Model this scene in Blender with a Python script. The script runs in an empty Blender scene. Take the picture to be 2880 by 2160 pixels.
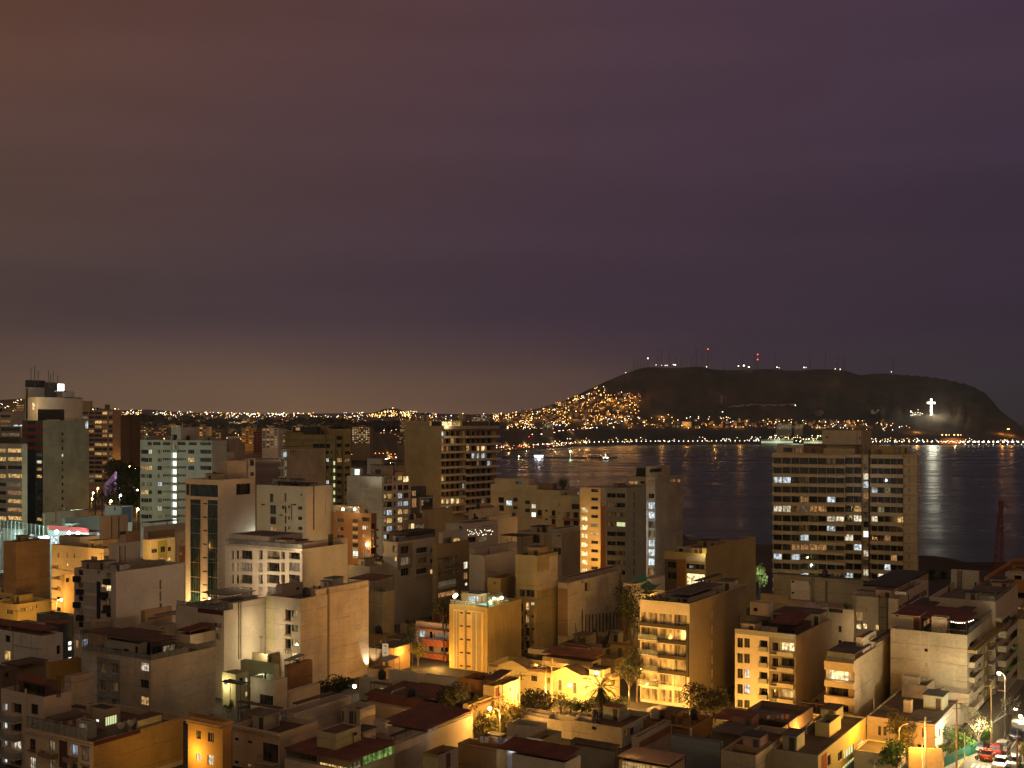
import bpy, bmesh, math, random
from mathutils import Vector, Matrix, noise as mnoise
random.seed(11)
SC = bpy.context.scene
COL = SC.collection
F, HU, HV, H, SEA = 3234.0, 1440.0, 1188.0, 51.0, -50.0
OFF = {'r1': (0, 1040, .3255), 'r2': (720, 1040, .3255), 'r3': (1440, 1040, .3255), 'r4': (2160, 1040, .3255),
       'r5': (0, 1580, .34968), 'r6': (720, 1580, .34968), 'r7': (1440, 1580, .34968), 'r8': (2160, 1580, .34968), 's': (0, 0, 1)}
def U(R, x): return OFF[R][0] + OFF[R][2]*x
def V_(R, y): return OFF[R][1] + OFF[R][2]*y
def at(u, v, Y): return Vector(((u-HU)/F*Y, Y, H-(v-HV)/F*Y))

# ------------------------------------------------------------------ materials
MATS = {}
def newmat(n):
    m = bpy.data.materials.new(n); m.use_nodes = True
    nt = m.node_tree; return m, nt, nt.nodes['Principled BSDF']
def nd(nt, t, **kw):
    n = nt.nodes.new(t)
    for k, v in kw.items(): setattr(n, k, v)
    return n
def math_(nt, op, a, b=None, clamp=False):
    n = nd(nt, 'ShaderNodeMath', operation=op, use_clamp=clamp)
    for i, x in enumerate((a, b)):
        if x is None: continue
        if isinstance(x, (int, float)): n.inputs[i].default_value = x
        else: nt.links.new(x, n.inputs[i])
    return n.outputs[0]
def mrange(nt, x, a, b, c, d):
    n = nd(nt, 'ShaderNodeMapRange')
    nt.links.new(x, n.inputs[0])
    for i, v in zip((1, 2, 3, 4), (a, b, c, d)): n.inputs[i].default_value = v
    return n.outputs[0]
def noise_(nt, vec, scale, detail=3, rough=.55):
    n = nd(nt, 'ShaderNodeTexNoise'); n.inputs['Scale'].default_value = scale
    n.inputs['Detail'].default_value = detail; n.inputs['Roughness'].default_value = rough
    if vec is not None: nt.links.new(vec, n.inputs['Vector'])
    return n.outputs['Fac']
def mapping(nt, vec, scale):
    n = nd(nt, 'ShaderNodeMapping'); n.inputs['Scale'].default_value = scale
    nt.links.new(vec, n.inputs['Vector']); return n.outputs[0]
def colmul(nt, col, fac):
    n = nd(nt, 'ShaderNodeMix', data_type='RGBA', blend_type='MULTIPLY'); n.inputs[0].default_value = 1
    if isinstance(col, tuple): n.inputs[6].default_value = (*col, 1)
    else: nt.links.new(col, n.inputs[6])
    nt.links.new(fac, n.inputs[7]); return n.outputs[2]
def colmix(nt, fac, a, b):
    n = nd(nt, 'ShaderNodeMix', data_type='RGBA')
    if isinstance(fac, (int, float)): n.inputs[0].default_value = fac
    else: nt.links.new(fac, n.inputs[0])
    for i, c in ((6, a), (7, b)):
        if isinstance(c, tuple): n.inputs[i].default_value = (*c[:3], 1)
        else: nt.links.new(c, n.inputs[i])
    return n.outputs[2]

def wallmat(col, kind='plaster'):
    key = ('wall', tuple(round(c, 3) for c in col), kind)
    if key in MATS: return MATS[key]
    m, nt, b = newmat('wall_'+kind)
    tc = nd(nt, 'ShaderNodeTexCoord'); ob = tc.outputs['Object']
    oi = nd(nt, 'ShaderNodeObjectInfo')
    va = nd(nt, 'ShaderNodeVectorMath', operation='ADD'); nt.links.new(ob, va.inputs[0])
    cx = nd(nt, 'ShaderNodeCombineXYZ'); nt.links.new(math_(nt, 'MULTIPLY', oi.outputs['Random'], 300), cx.inputs[0])
    nt.links.new(cx.outputs[0], va.inputs[1]); vec = va.outputs[0]
    big = mrange(nt, noise_(nt, vec, .16, 5, .6), .33, .68, .70 if kind != 'plaster' else .84, 1.08)
    streak = mrange(nt, noise_(nt, mapping(nt, vec, (.9, .9, .1)), 1, 5, .7), .42, .75, 1.0, .86 if kind != 'plaster' else .92)
    fine = mrange(nt, noise_(nt, vec, 2.2, 3), .3, .7, .9, 1.06)
    f = math_(nt, 'MULTIPLY', math_(nt, 'MULTIPLY', big, streak), fine)
    smud = mrange(nt, noise_(nt, mapping(nt, vec, (.22, .22, 1.5)), 1, 6, .7), .56, .76, 1.0, .58 if kind != 'plaster' else .8)   # grime that runs along the pours
    f = math_(nt, 'MULTIPLY', f, smud)
    if kind in ('raw', 'board', 'brick'):
        sp = nd(nt, 'ShaderNodeSeparateXYZ'); nt.links.new(ob, sp.inputs[0])
        per = .9 if kind == 'board' else 2.8
        zz = math_(nt, 'ADD', sp.outputs[2], mrange(nt, noise_(nt, vec, .25, 3), 0, 1, -.4, .4) if kind != 'board' else 0.0)
        fr = math_(nt, 'DIVIDE', math_(nt, 'MODULO', zz, per), per)
        ln = mrange(nt, math_(nt, 'ABSOLUTE', math_(nt, 'SUBTRACT', fr, .5)), .0, .05 if kind != 'board' else .1, 1, 0)
        mask = mrange(nt, noise_(nt, mapping(nt, vec, (.25, .25, .35)), 1, 2), .42, .62, 0, 1)
        f = math_(nt, 'MULTIPLY', f, math_(nt, 'SUBTRACT', 1, math_(nt, 'MULTIPLY', math_(nt, 'MULTIPLY', ln, mask), .45)))
        if kind == 'raw':   # cement patches between slabs
            vo = nd(nt, 'ShaderNodeTexVoronoi', feature='F1'); nt.links.new(mapping(nt, vec, (.14, .14, .357)), vo.inputs['Vector']); vo.inputs['Scale'].default_value = 1
            sx = nd(nt, 'ShaderNodeSeparateColor'); nt.links.new(vo.outputs['Color'], sx.inputs[0])
            f = math_(nt, 'MULTIPLY', f, mrange(nt, sx.outputs[0], 0, 1, .93, 1.04))
    c = colmul(nt, tuple(col), nd_rgb(nt, f))
    if kind == 'brick':
        br = nd(nt, 'ShaderNodeTexBrick'); br.inputs['Scale'].default_value = 1.6
        sp2 = nd(nt, 'ShaderNodeSeparateXYZ'); nt.links.new(ob, sp2.inputs[0])
        cb = nd(nt, 'ShaderNodeCombineXYZ'); nt.links.new(math_(nt, 'ADD', sp2.outputs[0], sp2.outputs[1]), cb.inputs[0]); nt.links.new(sp2.outputs[2], cb.inputs[1])
        nt.links.new(cb.outputs[0], br.inputs['Vector'])
        br.inputs['Color1'].default_value = (1, 1, 1, 1); br.inputs['Color2'].default_value = (.75, .7, .6, 1); br.inputs['Mortar'].default_value = (.6, .6, .55, 1)
        br.inputs['Mortar Size'].default_value = .03
        c = colmul(nt, c, br.outputs['Color'])
    nt.links.new(c, b.inputs['Base Color']); b.inputs['Roughness'].default_value = .9
    bu = nd(nt, 'ShaderNodeBump'); bu.inputs['Strength'].default_value = .25; bu.inputs['Distance'].default_value = .05
    nt.links.new(noise_(nt, vec, 5, 3), bu.inputs['Height']); nt.links.new(bu.outputs[0], b.inputs['Normal'])
    MATS[key] = m; return m
def nd_rgb(nt, f):
    n = nd(nt, 'ShaderNodeCombineColor')
    for i in range(3): nt.links.new(f, n.inputs[i])
    return n.outputs[0]
def plain(n, col, rough=.6, metal=0., spec=.5, var=.25, scale=1.5):
    key = (n, col, rough)
    if key in MATS: return MATS[key]
    m, nt, b = newmat(n)
    tc = nd(nt, 'ShaderNodeTexCoord')
    f = mrange(nt, noise_(nt, tc.outputs['Object'], scale, 4), .3, .7, 1-var, 1+var*.4)
    nt.links.new(colmul(nt, tuple(col), nd_rgb(nt, f)), b.inputs['Base Color'])
    b.inputs['Roughness'].default_value = rough; b.inputs['Metallic'].default_value = metal
    b.inputs['Specular IOR Level'].default_value = spec
    MATS[key] = m; return m
def emit(n, col, s, tex=True, sample=False, base=(.1, .1, .1)):
    if n in MATS: return MATS[n]
    m, nt, b = newmat(n)
    b.inputs['Base Color'].default_value = (*base, 1); b.inputs['Roughness'].default_value = .5
    b.inputs['Emission Color'].default_value = (*col, 1); b.inputs['Emission Strength'].default_value = s
    if tex:    # what shows of the room and its curtains behind the glass
        tc = nd(nt, 'ShaderNodeTexCoord'); vec = tc.outputs['Object']
        oi = nd(nt, 'ShaderNodeObjectInfo')
        cur = mrange(nt, noise_(nt, mapping(nt, vec, (3.2, 3.2, .25)), 1, 3), .35, .62, .35, 1.1)
        blob = mrange(nt, noise_(nt, vec, 1.3, 3), .38, .55, .25, 1)
        rnd = mrange(nt, oi.outputs['Random'], 0, 1, .6, 1.25)
        nt.links.new(math_(nt, 'MULTIPLY', math_(nt, 'MULTIPLY', math_(nt, 'MULTIPLY', cur, blob), rnd), s), b.inputs['Emission Strength'])
    if not sample: m.cycles.emission_sampling = 'NONE'
    MATS[n] = m; return m
def glass(n, col, tint=.0):
    if n in MATS: return MATS[n]
    m, nt, b = newmat(n)
    tc = nd(nt, 'ShaderNodeTexCoord'); oi = nd(nt, 'ShaderNodeObjectInfo')
    f = mrange(nt, noise_(nt, mapping(nt, tc.outputs['Object'], (1.1, 1.1, .3)), 1, 2), .4, .65, .5, 2.6)
    f = math_(nt, 'MULTIPLY', f, mrange(nt, oi.outputs['Random'], 0, 1, .5, 1.8))
    nt.links.new(colmul(nt, tuple(col), nd_rgb(nt, f)), b.inputs['Base Color'])
    b.inputs['Roughness'].default_value = .08; b.inputs['Specular IOR Level'].default_value = .6
    MATS[n] = m; return m
PANE = {
 'd': lambda: glass('dark_pane', (.022, .02, .018)),
 'G': lambda: glass('green_pane', (.003, .014, .012)),
 'c': lambda: glass('curtain_pane', (.24, .2, .14)),
 'w': lambda: emit('lit_white', (1, .86, .62), 1.25),
 'y': lambda: emit('lit_warm', (1, .6, .2), 1.0),
 'Y': lambda: emit('lit_bright_warm', (1, .74, .36), 1.9),
 'o': lambda: emit('lit_orange', (1, .48, .17), .55),
 'm': lambda: emit('lit_dim', (1, .72, .42), .22),
 'k': lambda: emit('lit_cool', (.82, .95, 1), 1.15),
 's': lambda: emit('lit_stair', (.95, 1, .86), 1.5, tex=False),
 'S': lambda: emit('lit_stair_green', (.85, .95, .45), .8, tex=False),
 'g': lambda: emit('lit_green', (.36, .62, .14), .6),
 'b': lambda: emit('lit_blue', (.72, .8, 1), .6),
}
FRAME = lambda: plain('window_frame', (.12, .1, .085), .5)
WFRAME = lambda: plain('pale_window_frame', (.5, .46, .4), .5)
ROOF = {'g': lambda: plain('roof_screed', (.15, .125, .1), .95, var=.45, scale=.35),
        'r': lambda: plain('roof_red', (.17, .055, .03), .85, var=.4, scale=.5),
        'b': lambda: plain('roof_brown', (.12, .075, .045), .9, var=.4, scale=.5),
        'd': lambda: plain('roof_dark', (.06, .055, .05), .9, var=.4, scale=.5),
        'w': lambda: plain('roof_pale', (.36, .33, .29), .8, var=.3, scale=.5)}
RAILM = lambda: plain('rail_metal', (.09, .085, .08), .4, .4)
def GLASSR():
    if 'rg' not in MATS:
        m, nt, b = newmat('rail_glass'); b.inputs['Base Color'].default_value = (.3,.32,.29,1); b.inputs['Roughness'].default_value = .1; b.inputs['Alpha'].default_value = .42; MATS['rg'] = m
    return MATS['rg']

# ------------------------------------------------------------------ mesh helpers
class MB:
    def __init__(s): s.v = []; s.f = []; s.m = []; s.mats = []
    def mi(s, mat):
        if mat not in s.mats: s.mats.append(mat)
        return s.mats.index(mat)
    def quad(s, pts, mat):
        n = len(s.v); s.v += [tuple(p) for p in pts]; s.f.append(tuple(range(n, n+len(pts)))); s.m.append(s.mi(mat))
    def box(s, a, b, mat):
        x0, y0, z0 = (min(a[i], b[i]) for i in range(3)); x1, y1, z1 = (max(a[i], b[i]) for i in range(3))
        n = len(s.v)
        s.v += [(x0,y0,z0),(x1,y0,z0),(x1,y1,z0),(x0,y1,z0),(x0,y0,z1),(x1,y0,z1),(x1,y1,z1),(x0,y1,z1)]
        k = s.mi(mat)
        for f in ((0,3,2,1),(4,5,6,7),(0,1,5,4),(1,2,6,5),(2,3,7,6),(3,0,4,7)):
            s.f.append(tuple(n+i for i in f)); s.m.append(k)
    def tube(s, p, q, r, mat, n=6, r2=None, caps=True):
        p, q = Vector(p), Vector(q); d = (q-p)
        if d.length < 1e-6: return
        d.normalize(); a = d.orthogonal().normalized(); b = d.cross(a); r2 = r if r2 is None else r2
        base = len(s.v); k = s.mi(mat)
        for c, rr in ((p, r), (q, r2)):
            for i in range(n):
                t = 2*math.pi*i/n; s.v.append(tuple(c + a*math.cos(t)*rr + b*math.sin(t)*rr))
        for i in range(n):
            j = (i+1) % n; s.f.append((base+i, base+j, base+n+j, base+n+i)); s.m.append(k)
        if caps:
            s.f.append(tuple(base+n-1-i for i in range(n))); s.m.append(k)
            s.f.append(tuple(base+n+i for i in range(n))); s.m.append(k)
    def lathe(s, prof, mat, n=10, c=(0,0,0)):
        base = len(s.v); k = s.mi(mat)
        for r, z in prof:
            for i in range(n):
                t = 2*math.pi*i/n; s.v.append((c[0]+r*math.cos(t), c[1]+r*math.sin(t), c[2]+z))
        for j in range(len(prof)-1):
            for i in range(n):
                i2 = (i+1) % n
                s.f.append((base+j*n+i, base+j*n+i2, base+(j+1)*n+i2, base+(j+1)*n+i)); s.m.append(k)
    def ball(s, c, r, mat, n=8, m=5, sz=1.):
        prof = [(max(.001, r*math.sin(math.pi*j/m)), -r*sz*math.cos(math.pi*j/m)) for j in range(m+1)]
        s.lathe(prof, mat, n, c)
    def mesh(s, name):
        me = bpy.data.meshes.new(name); me.from_pydata(s.v, [], s.f)
        for m in s.mats: me.materials.append(m)
        if s.m: me.polygons.foreach_set('material_index', s.m)
        me.update(); return me
    def build(s, name, parent=None, smooth=False):
        me = s.mesh(name)
        if smooth: me.polygons.foreach_set('use_smooth', [True]*len(me.polygons))
        return link(name, me, parent)
def link(name, me, parent=None):
    o = bpy.data.objects.new(name, me); COL.objects.link(o)
    if parent is not None: o.parent = parent
    return o
def tag(o, label=None, cat=None, group=None, kind=None):
    for k, v in (('label', label), ('category', cat), ('group', group), ('kind', kind)):
        if v: o[k] = v
    return o
def thing(name, label, cat, loc, rz=0, group=None):
    o = bpy.data.objects.new(name, None); COL.objects.link(o)
    o.location = loc; o.rotation_euler = (0, 0, rz); o.empty_display_size = .5
    return tag(o, label, cat, group)
def copy_tree(o, parent=None):
    c = o.copy(); COL.objects.link(c)
    if parent is not None: c.parent = parent
    for ch in list(o.children): copy_tree(ch, c)
    return c

# ------------------------------------------------------------------ buildings
ALL = []
class Vol: pass
def support(w, zmax):
    best = max(0., zmax-6) if zmax > 16 else 0.
    for b in ALL:
        r = Vector((w.x, w.y))-b.C; x, y = r.dot(b.dR), r.dot(b.dL)
        for v in b.vols:
            if v.o[0] <= x <= v.o[0]+v.WR and v.o[1] <= y <= v.o[1]+v.WL and best < v.z1-v.par < zmax: best = v.z1-v.par
    return best
class Bld:
    """One building: an oriented frame whose x axis runs along the face towards the sea, y along the other street face."""
    def __init__(s, name, label, cat, R, uc, ul, ur, vt, D, col, kind='plaster', yaw=32, z0=0., cl='', group=None, near=None, floors=None, **kw):
        a = math.radians(yaw); s.dR = Vector((math.sin(a), math.cos(a))); s.dL = Vector((-math.cos(a), math.sin(a)))
        s.R = R; s.label = label; s.D = D; s.cl = cl
        p = at(U(R, uc), V_(R, vt), D); s.C = Vector((p.x, p.y))
        s.root = thing(name, label, cat, (p.x, p.y, 0), math.pi/2-a, group)
        s.vols = []; s.fin = []; s.cans = []
        s.main = s.vol(uc, ul, ur, vt, D, col, kind, z0=z0, nm='wall', **kw)
        ALL.append(s)
    def face(s, v, f, u):
        k = (u-HU)/F; d = s.dL if f == 'L' else s.dR; c = v.c
        den = d.x-k*d.y
        if abs(den) < 1e-4: den = 1e-4
        return (k*c.y-c.x)/den
    def dl(s, x, R=None):
        t = s.face(s.main, 'L', U(R or s.R, x)); return s.C.y+t*s.dL.y
    def dr(s, x, R=None):
        t = s.face(s.main, 'R', U(R or s.R, x)); return s.C.y+t*s.dR.y
    def wl_light(s, f, x, y, out, power, col=(1,.85,.55), R=None, **k):
        t = s.face(s.main, f, U(R or s.R, x)); z = s.zat(s.main, f, t, V_(R or s.R, y)); p = s.pt(-out, t, z) if f == 'L' else s.pt(t, -out, z)
        light(p, power, col, .15, **k); return p
    def zat(s, v, f, t, vv):
        d = s.dL if f == 'L' else s.dR
        return H-(vv-HV)/F*(v.c.y+t*d.y)
    def vol(s, uc, ul, ur, vt, D, col, kind='plaster', z0=None, nm='roof_room', roof='g', par=.9, wl=None, wr=None, R=None, z1=None):
        R = R or s.R; v = Vol(); p = at(U(R, uc), V_(R, vt), D); v.R = R
        v.c = Vector((p.x, p.y)); rel = v.c-s.C; v.o = (rel.dot(s.dR), rel.dot(s.dL))
        if z0 is None and s.vols and p.z > s.main.z1-s.main.par+.3:    # a roof room stands inside the walls below it
            mn = s.main
            for f, bad, W in (('L', v.o[0] < .3, mn.WL), ('R', v.o[1] < .3, mn.WR)):
                if not bad: continue
                t = s.face(mn, f, U(R, uc))
                if -2 < t < W+.5:
                    q = s.C+(s.dL if f == 'L' else s.dR)*t+(s.dR if f == 'L' else s.dL)*.5; D = q.y; p = at(U(R, uc), V_(R, vt), D)
                    v.c = Vector((p.x, p.y)); rel = v.c-s.C; v.o = (rel.dot(s.dR), rel.dot(s.dL))
        v.WL = wl or max(1.2, s.face(v, 'L', U(R, ul))); v.WR = wr or max(1.2, s.face(v, 'R', U(R, ur)))
        v.z1 = p.z if z1 is None else z1; 
        if z0 is None:
            mn = s.main; inside = -1.5 < v.o[0] < mn.WR+3 and -1.5 < v.o[1] < mn.WL+3
            z0 = mn.z1-mn.par-.05 if inside and v.z1 > mn.z1-mn.par+.4 else 0.
        if z0 > v.z1-.6: z0 = max(0., v.z1-3.2) if v.z1 > 14 else 0.
        v.z0 = z0; v.paint = {'L': [], 'R': []}; v.par = par if v.z1-v.z0 > 4 or nm == 'wall' else .15
        v.col, v.kind, v.nm, v.roof = col, kind, nm, roof; v.holes = {'L': [], 'R': []}; v.D = D
        s.vols.append(v); s.last = v; return v
    # windows by their place on the facade: x0..x1 and y0..y1 of the first, repeated n times p lower
    def w(s, f, x0, x1, y0, y1, n=1, p=0., k='d', dep=.22, v=None, R=None, fr='d', mull=None, sash=False, step=0):
        v = v or s.main; R = R or v.R
        a, b = sorted((s.face(v, f, U(R, x0)), s.face(v, f, U(R, x1)))); W = v.WL if f == 'L' else v.WR
        a = max(.06, a); b = min(W-.06, b)
        if b-a < .12: return s
        t = (a+b)/2
        for i in range(n):
            kk = k[i % len(k)]
            if kk == '-': continue
            q0 = s.zat(v, f, t, V_(R, y1+p*i)); q1 = s.zat(v, f, t, V_(R, y0+p*i))
            q0 = max(q0, v.z0+.1)
            if q1-q0 < .1 or q1 > v.z1-.05: 
                if q1-q0 < .1: continue
                q1 = v.z1-.1
            v.holes[f].append((a, b, q0, q1, kk, dep, fr, mull, sash))
        return s
    def slab(s, f, x0, x1, y0, y1, dep=.5, n=1, p=0., kind='solid', col=None, v=None, R=None, nm=None, step=0.):
        v = v or s.main; R = R or v.R
        a, b = sorted((s.face(v, f, U(R, x0)), s.face(v, f, U(R, x1))))
        t = (a+b)/2
        for i in range(n):
            z0 = s.zat(v, f, t, V_(R, y1+p*i)); z1 = s.zat(v, f, t, V_(R, y0+p*i))
            if z1 < .5: continue
            if kind == 'panel' and dep <= .05:
                v.paint[f].append((max(a,0), min(b, v.WL if f == 'L' else v.WR), max(z0, v.z0), min(z1, v.z1), col)); continue
            s.fin.append((v, f, a, b, max(z0, .2), z1, dep+(step*(i % 2)), kind, col or v.col, nm))
        return s
    def panel(s, f, x0, x1, y0, y1, col, n=1, p=0., dep=.04, v=None, R=None):
        return s.slab(f, x0, x1, y0, y1, dep, n, p, 'panel', col, v, R, 'wall_panel')
    def canopy(s, uc, ul, ur, vt, D, roof='r', zb=None, R=None, t=.16, slope=0., posts=True, lit=None):
        R = R or s.R; p = at(U(R, uc), V_(R, vt), D); v = Vol(); v.c = Vector((p.x, p.y)); rel = v.c-s.C
        x, y = rel.dot(s.dR), rel.dot(s.dL)
        WL = max(1., s.face(v, 'L', U(R, ul))); WR = max(1., s.face(v, 'R', U(R, ur)))
        s.cans.append((x, y, p.z, WL, WR, roof, zb, t, slope, posts, lit)); return s
    def build_can(s, x, y, pz, WL, WR, roof, zb, t, slope, posts, lit):
        p = Vector((0, 0, pz)); mb = MB(); m = ROOF[roof]() if lit is None else lit
        nr = max(2, int(WL/1.1))
        for i in range(nr):   # sheets laid side by side, each lapped over the next
            y0, y1 = y+WL*i/nr, y+WL*(i+1)/nr
            h = .03*(i % 2)
            mb.quad([(x, y0, p.z+h), (x+WR, y0, p.z+h+slope), (x+WR, y1, p.z+h+slope), (x, y1, p.z+h)], m)
            mb.quad([(x, y0, p.z-t), (x, y1, p.z-t), (x+WR, y1, p.z-t+slope), (x+WR, y0, p.z-t+slope)], m)
        for q in ([(x,y),(x+WR,y)], [(x+WR,y),(x+WR,y+WL)], [(x+WR,y+WL),(x,y+WL)], [(x,y+WL),(x,y)]):
            (a, b), (c, d) = q; sa = slope*(a-x)/WR; sc = slope*(c-x)/WR
            mb.quad([(a,b,p.z-t+sa),(c,d,p.z-t+sc),(c,d,p.z+sc+.01),(a,b,p.z+sa+.01)], m)
        o = mb.build('canopy', s.root)
        if posts:
            for (i, j) in ((.1, .1), (WR-.1, .1), (.1, WL-.1), (WR-.1, WL-.1)):
                zt_ = p.z-t+slope*i/WR; zq = support(s.pt(x+i, y+j, 0), zt_-.3)
                q = MB(); q.tube((x+i, y+j, zq), (x+i, y+j, zt_), .06, RAILM(), 5); q.build('post', o)
    def rail(s, f, x0, x1, h=1., kind='glass', v=None, R=None, z=None):
        v = v or s.main; R = R or v.R
        a, b = sorted((s.face(v, f, U(R, x0)), s.face(v, f, U(R, x1))))
        s.fin.append((v, f, a, b, v.z1 if z is None else z, (v.z1 if z is None else z)+h, 0, 'rail_'+kind, None, 'railing')); return s
    def pt(s, x, y, z): 
        w = s.C + s.dR*x + s.dL*y; return Vector((w.x, w.y, z))
    # ---- build meshes
    def finish(s):
        for v in s.vols: s.build_vol(v)
        for it in s.fin: s.build_slab(*it)
        for it in s.cans: s.build_can(*it)
        s.clutter()
    def build_vol(s, v):
        ox, oy = v.o; m = wallmat(v.col, v.kind); mb = MB(); T = .2
        zr = v.z1-v.par
        def P(f, t, z, d): return (ox+d, oy+t, z) if f == 'L' else (ox+t, oy+d, z)
        for f, W in (('L', v.WL), ('R', v.WR)):
            hs = v.holes[f]
            ps = v.paint[f]; xs = sorted(x for x in {0., W} | {h[0] for h in hs+ps} | {h[1] for h in hs+ps} if 0 <= x <= W); zs = sorted({v.z0, v.z1} | {h[2] for h in hs+ps} | {h[3] for h in hs+ps})
            zs = [z for z in zs if v.z0-1e-6 <= z <= v.z1+1e-6]
            for i in range(len(xs)-1):
                x0, x1 = xs[i], xs[i+1]; xm = (x0+x1)/2
                col_h = [h for h in hs if h[0] < xm < h[1]]
                start = None; cm = None; col_p = [h for h in ps if h[0] < xm < h[1]]
                for j in range(len(zs)):
                    mm = None
                    if j < len(zs)-1:
                        zm = (zs[j]+zs[j+1])/2
                        if not any(h[2] < zm < h[3] for h in col_h):
                            mm = m
                            for h in col_p:
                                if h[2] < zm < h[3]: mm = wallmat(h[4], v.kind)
                    if mm is not cm:
                        if cm is not None:
                            q = [P(f, x0, start, 0), P(f, x1, start, 0), P(f, x1, zs[j], 0), P(f, x0, zs[j], 0)]
                            mb.quad(q if f == 'R' else q[::-1], cm)
                        start = zs[j]; cm = mm
            for h in hs:
                a, b, q0, q1, kk, dep, fr, mull, sash = h
                for q in ([(a,q0),(b,q0)], [(b,q0),(b,q1)], [(b,q1),(a,q1)], [(a,q1),(a,q0)]):
                    (t0, z0), (t1, z1) = q
                    mb.quad([P(f,t0,z0,0), P(f,t0,z0,dep), P(f,t1,z1,dep), P(f,t1,z1,0)], m)
        X, Y = v.WR, v.WL
        for q in ([(X,0),(X,Y)], [(X,Y),(0,Y)]):   # far walls
            (a,b),(c,d) = q; mb.quad([(ox+a,oy+b,v.z0),(ox+c,oy+d,v.z0),(ox+c,oy+d,v.z1),(ox+a,oy+b,v.z1)], m)
        T = min(T, X*.2, Y*.2)
        o4 = [(0,0),(X,0),(X,Y),(0,Y)]; i4 = [(T,T),(X-T,T),(X-T,Y-T),(T,Y-T)]
        for i in range(4):
            j = (i+1) % 4
            mb.quad([(ox+o4[i][0],oy+o4[i][1],v.z1),(ox+o4[j][0],oy+o4[j][1],v.z1),(ox+i4[j][0],oy+i4[j][1],v.z1),(ox+i4[i][0],oy+i4[i][1],v.z1)], m)
            mb.quad([(ox+i4[i][0],oy+i4[i][1],v.z1),(ox+i4[j][0],oy+i4[j][1],v.z1),(ox+i4[j][0],oy+i4[j][1],zr),(ox+i4[i][0],oy+i4[i][1],zr)], m)
        w = mb.build(v.nm, s.root)
        rb = MB(); rb.quad([(ox+i4[i][0], oy+i4[i][1], zr+.003) for i in range(4)], ROOF[v.roof]()); rb.build('roof', w)
        for f in 'LR':
            for h in v.holes[f]: s.build_win(v, f, h)
    def build_win(s, v, f, h):
        ox, oy = v.o; a, b, q0, q1, kk, dep, fr, mull, sash = h
        def P(t, z, d): return (ox+d, oy+t, z) if f == 'L' else (ox+t, oy+d, z)
        mb = MB(); pm = PANE[kk]()
        d0 = dep-.02
        q = [P(a-.02,q0-.02,d0),P(b+.02,q0-.02,d0),P(b+.02,q1+.02,d0),P(a-.02,q1+.02,d0)]
        mb.quad(q if f == 'R' else q[::-1], pm)
        near = v.D < 215
        fb = MB() if near else mb; fm = FRAME() if fr == 'd' else WFRAME()
        if fr != 'n' and (b-a) > .5:
            g = .05
            def bar(t0, z0, t1, z1): fb.box(P(t0,z0,d0-.06), P(t1,z1,d0-.01), fm)
            n = mull if mull is not None else max(1, round((b-a)/1.15))
            bar(a, q0, b, q0+g); bar(a, q1-g, b, q1); bar(a, q0+g, a+g, q1-g); bar(b-g, q0+g, b, q1-g)
            for i in range(1, n): t = a+(b-a)*i/n; bar(t-g/2, q0+g, t+g/2, q1-g)
            if sash: z = q0+(q1-q0)*.36; bar(a+g, z-.03, b-g, z+.03)
        o = mb.build('window', s.root)
        if near and fb.f: fb.build('frame', o)
    def build_slab(s, v, f, a, b, z0, z1, dep, kind, col, nm):
        ox, oy = v.o
        def P(t, z, d): return (ox+d, oy+t, z) if f == 'L' else (ox+t, oy+d, z)
        mb = MB()
        if kind.startswith('rail_'):
            if kind == 'rail_glass': mb.box(P(a,z0,.08), P(b,z1-.05,.1), GLASSR())
            n = max(2, int((b-a)/(1.2 if kind == 'rail_glass' else .45)))
            for i in range(n+1): t = a+(b-a)*i/n; mb.box(P(t-.02,z0,.06), P(t+.02,z1,.12), RAILM())
            mb.box(P(a,z1-.05,.05), P(b,z1,.13), RAILM()); mb.build('railing', s.root); return
        m = wallmat(col) if kind != 'glassy' else GLASSR()
        if kind in ('solid', 'panel'): mb.box(P(a,z0,.001), P(b,z1,-dep), m)
        else:
            mw = wallmat(col); mb.box(P(a,z0,.001), P(b,z0+.16,-dep), mw)
            zz = z0+.16
            if kind == 'bars':
                n = max(3, int((b-a)/.3))
                for i in range(n+1): t = a+(b-a)*i/n; mb.box(P(t-.015,zz,-dep+.06), P(t+.015,z1,-dep+.03), RAILM())
                for t in (a+.03, b-.03): mb.box(P(t-.02,z1-.05,0), P(t+.02,z1,-dep+.02), RAILM())
                mb.box(P(a,z1-.05,-dep+.07), P(b,z1,-dep+.02), RAILM())
            else:
                mm = m if kind == 'glassy' else mw
                mb.box(P(a,zz,-dep+.1), P(b,z1,-dep), mm); mb.box(P(a,zz,.001), P(a+.1,z1,-dep+.1), mm); mb.box(P(b-.1,zz,.001), P(b,z1,-dep+.1), mm)
        mb.build(nm or ('balcony' if kind in ('box', 'glassy', 'bars') else 'floor_band'), s.root)
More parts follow.
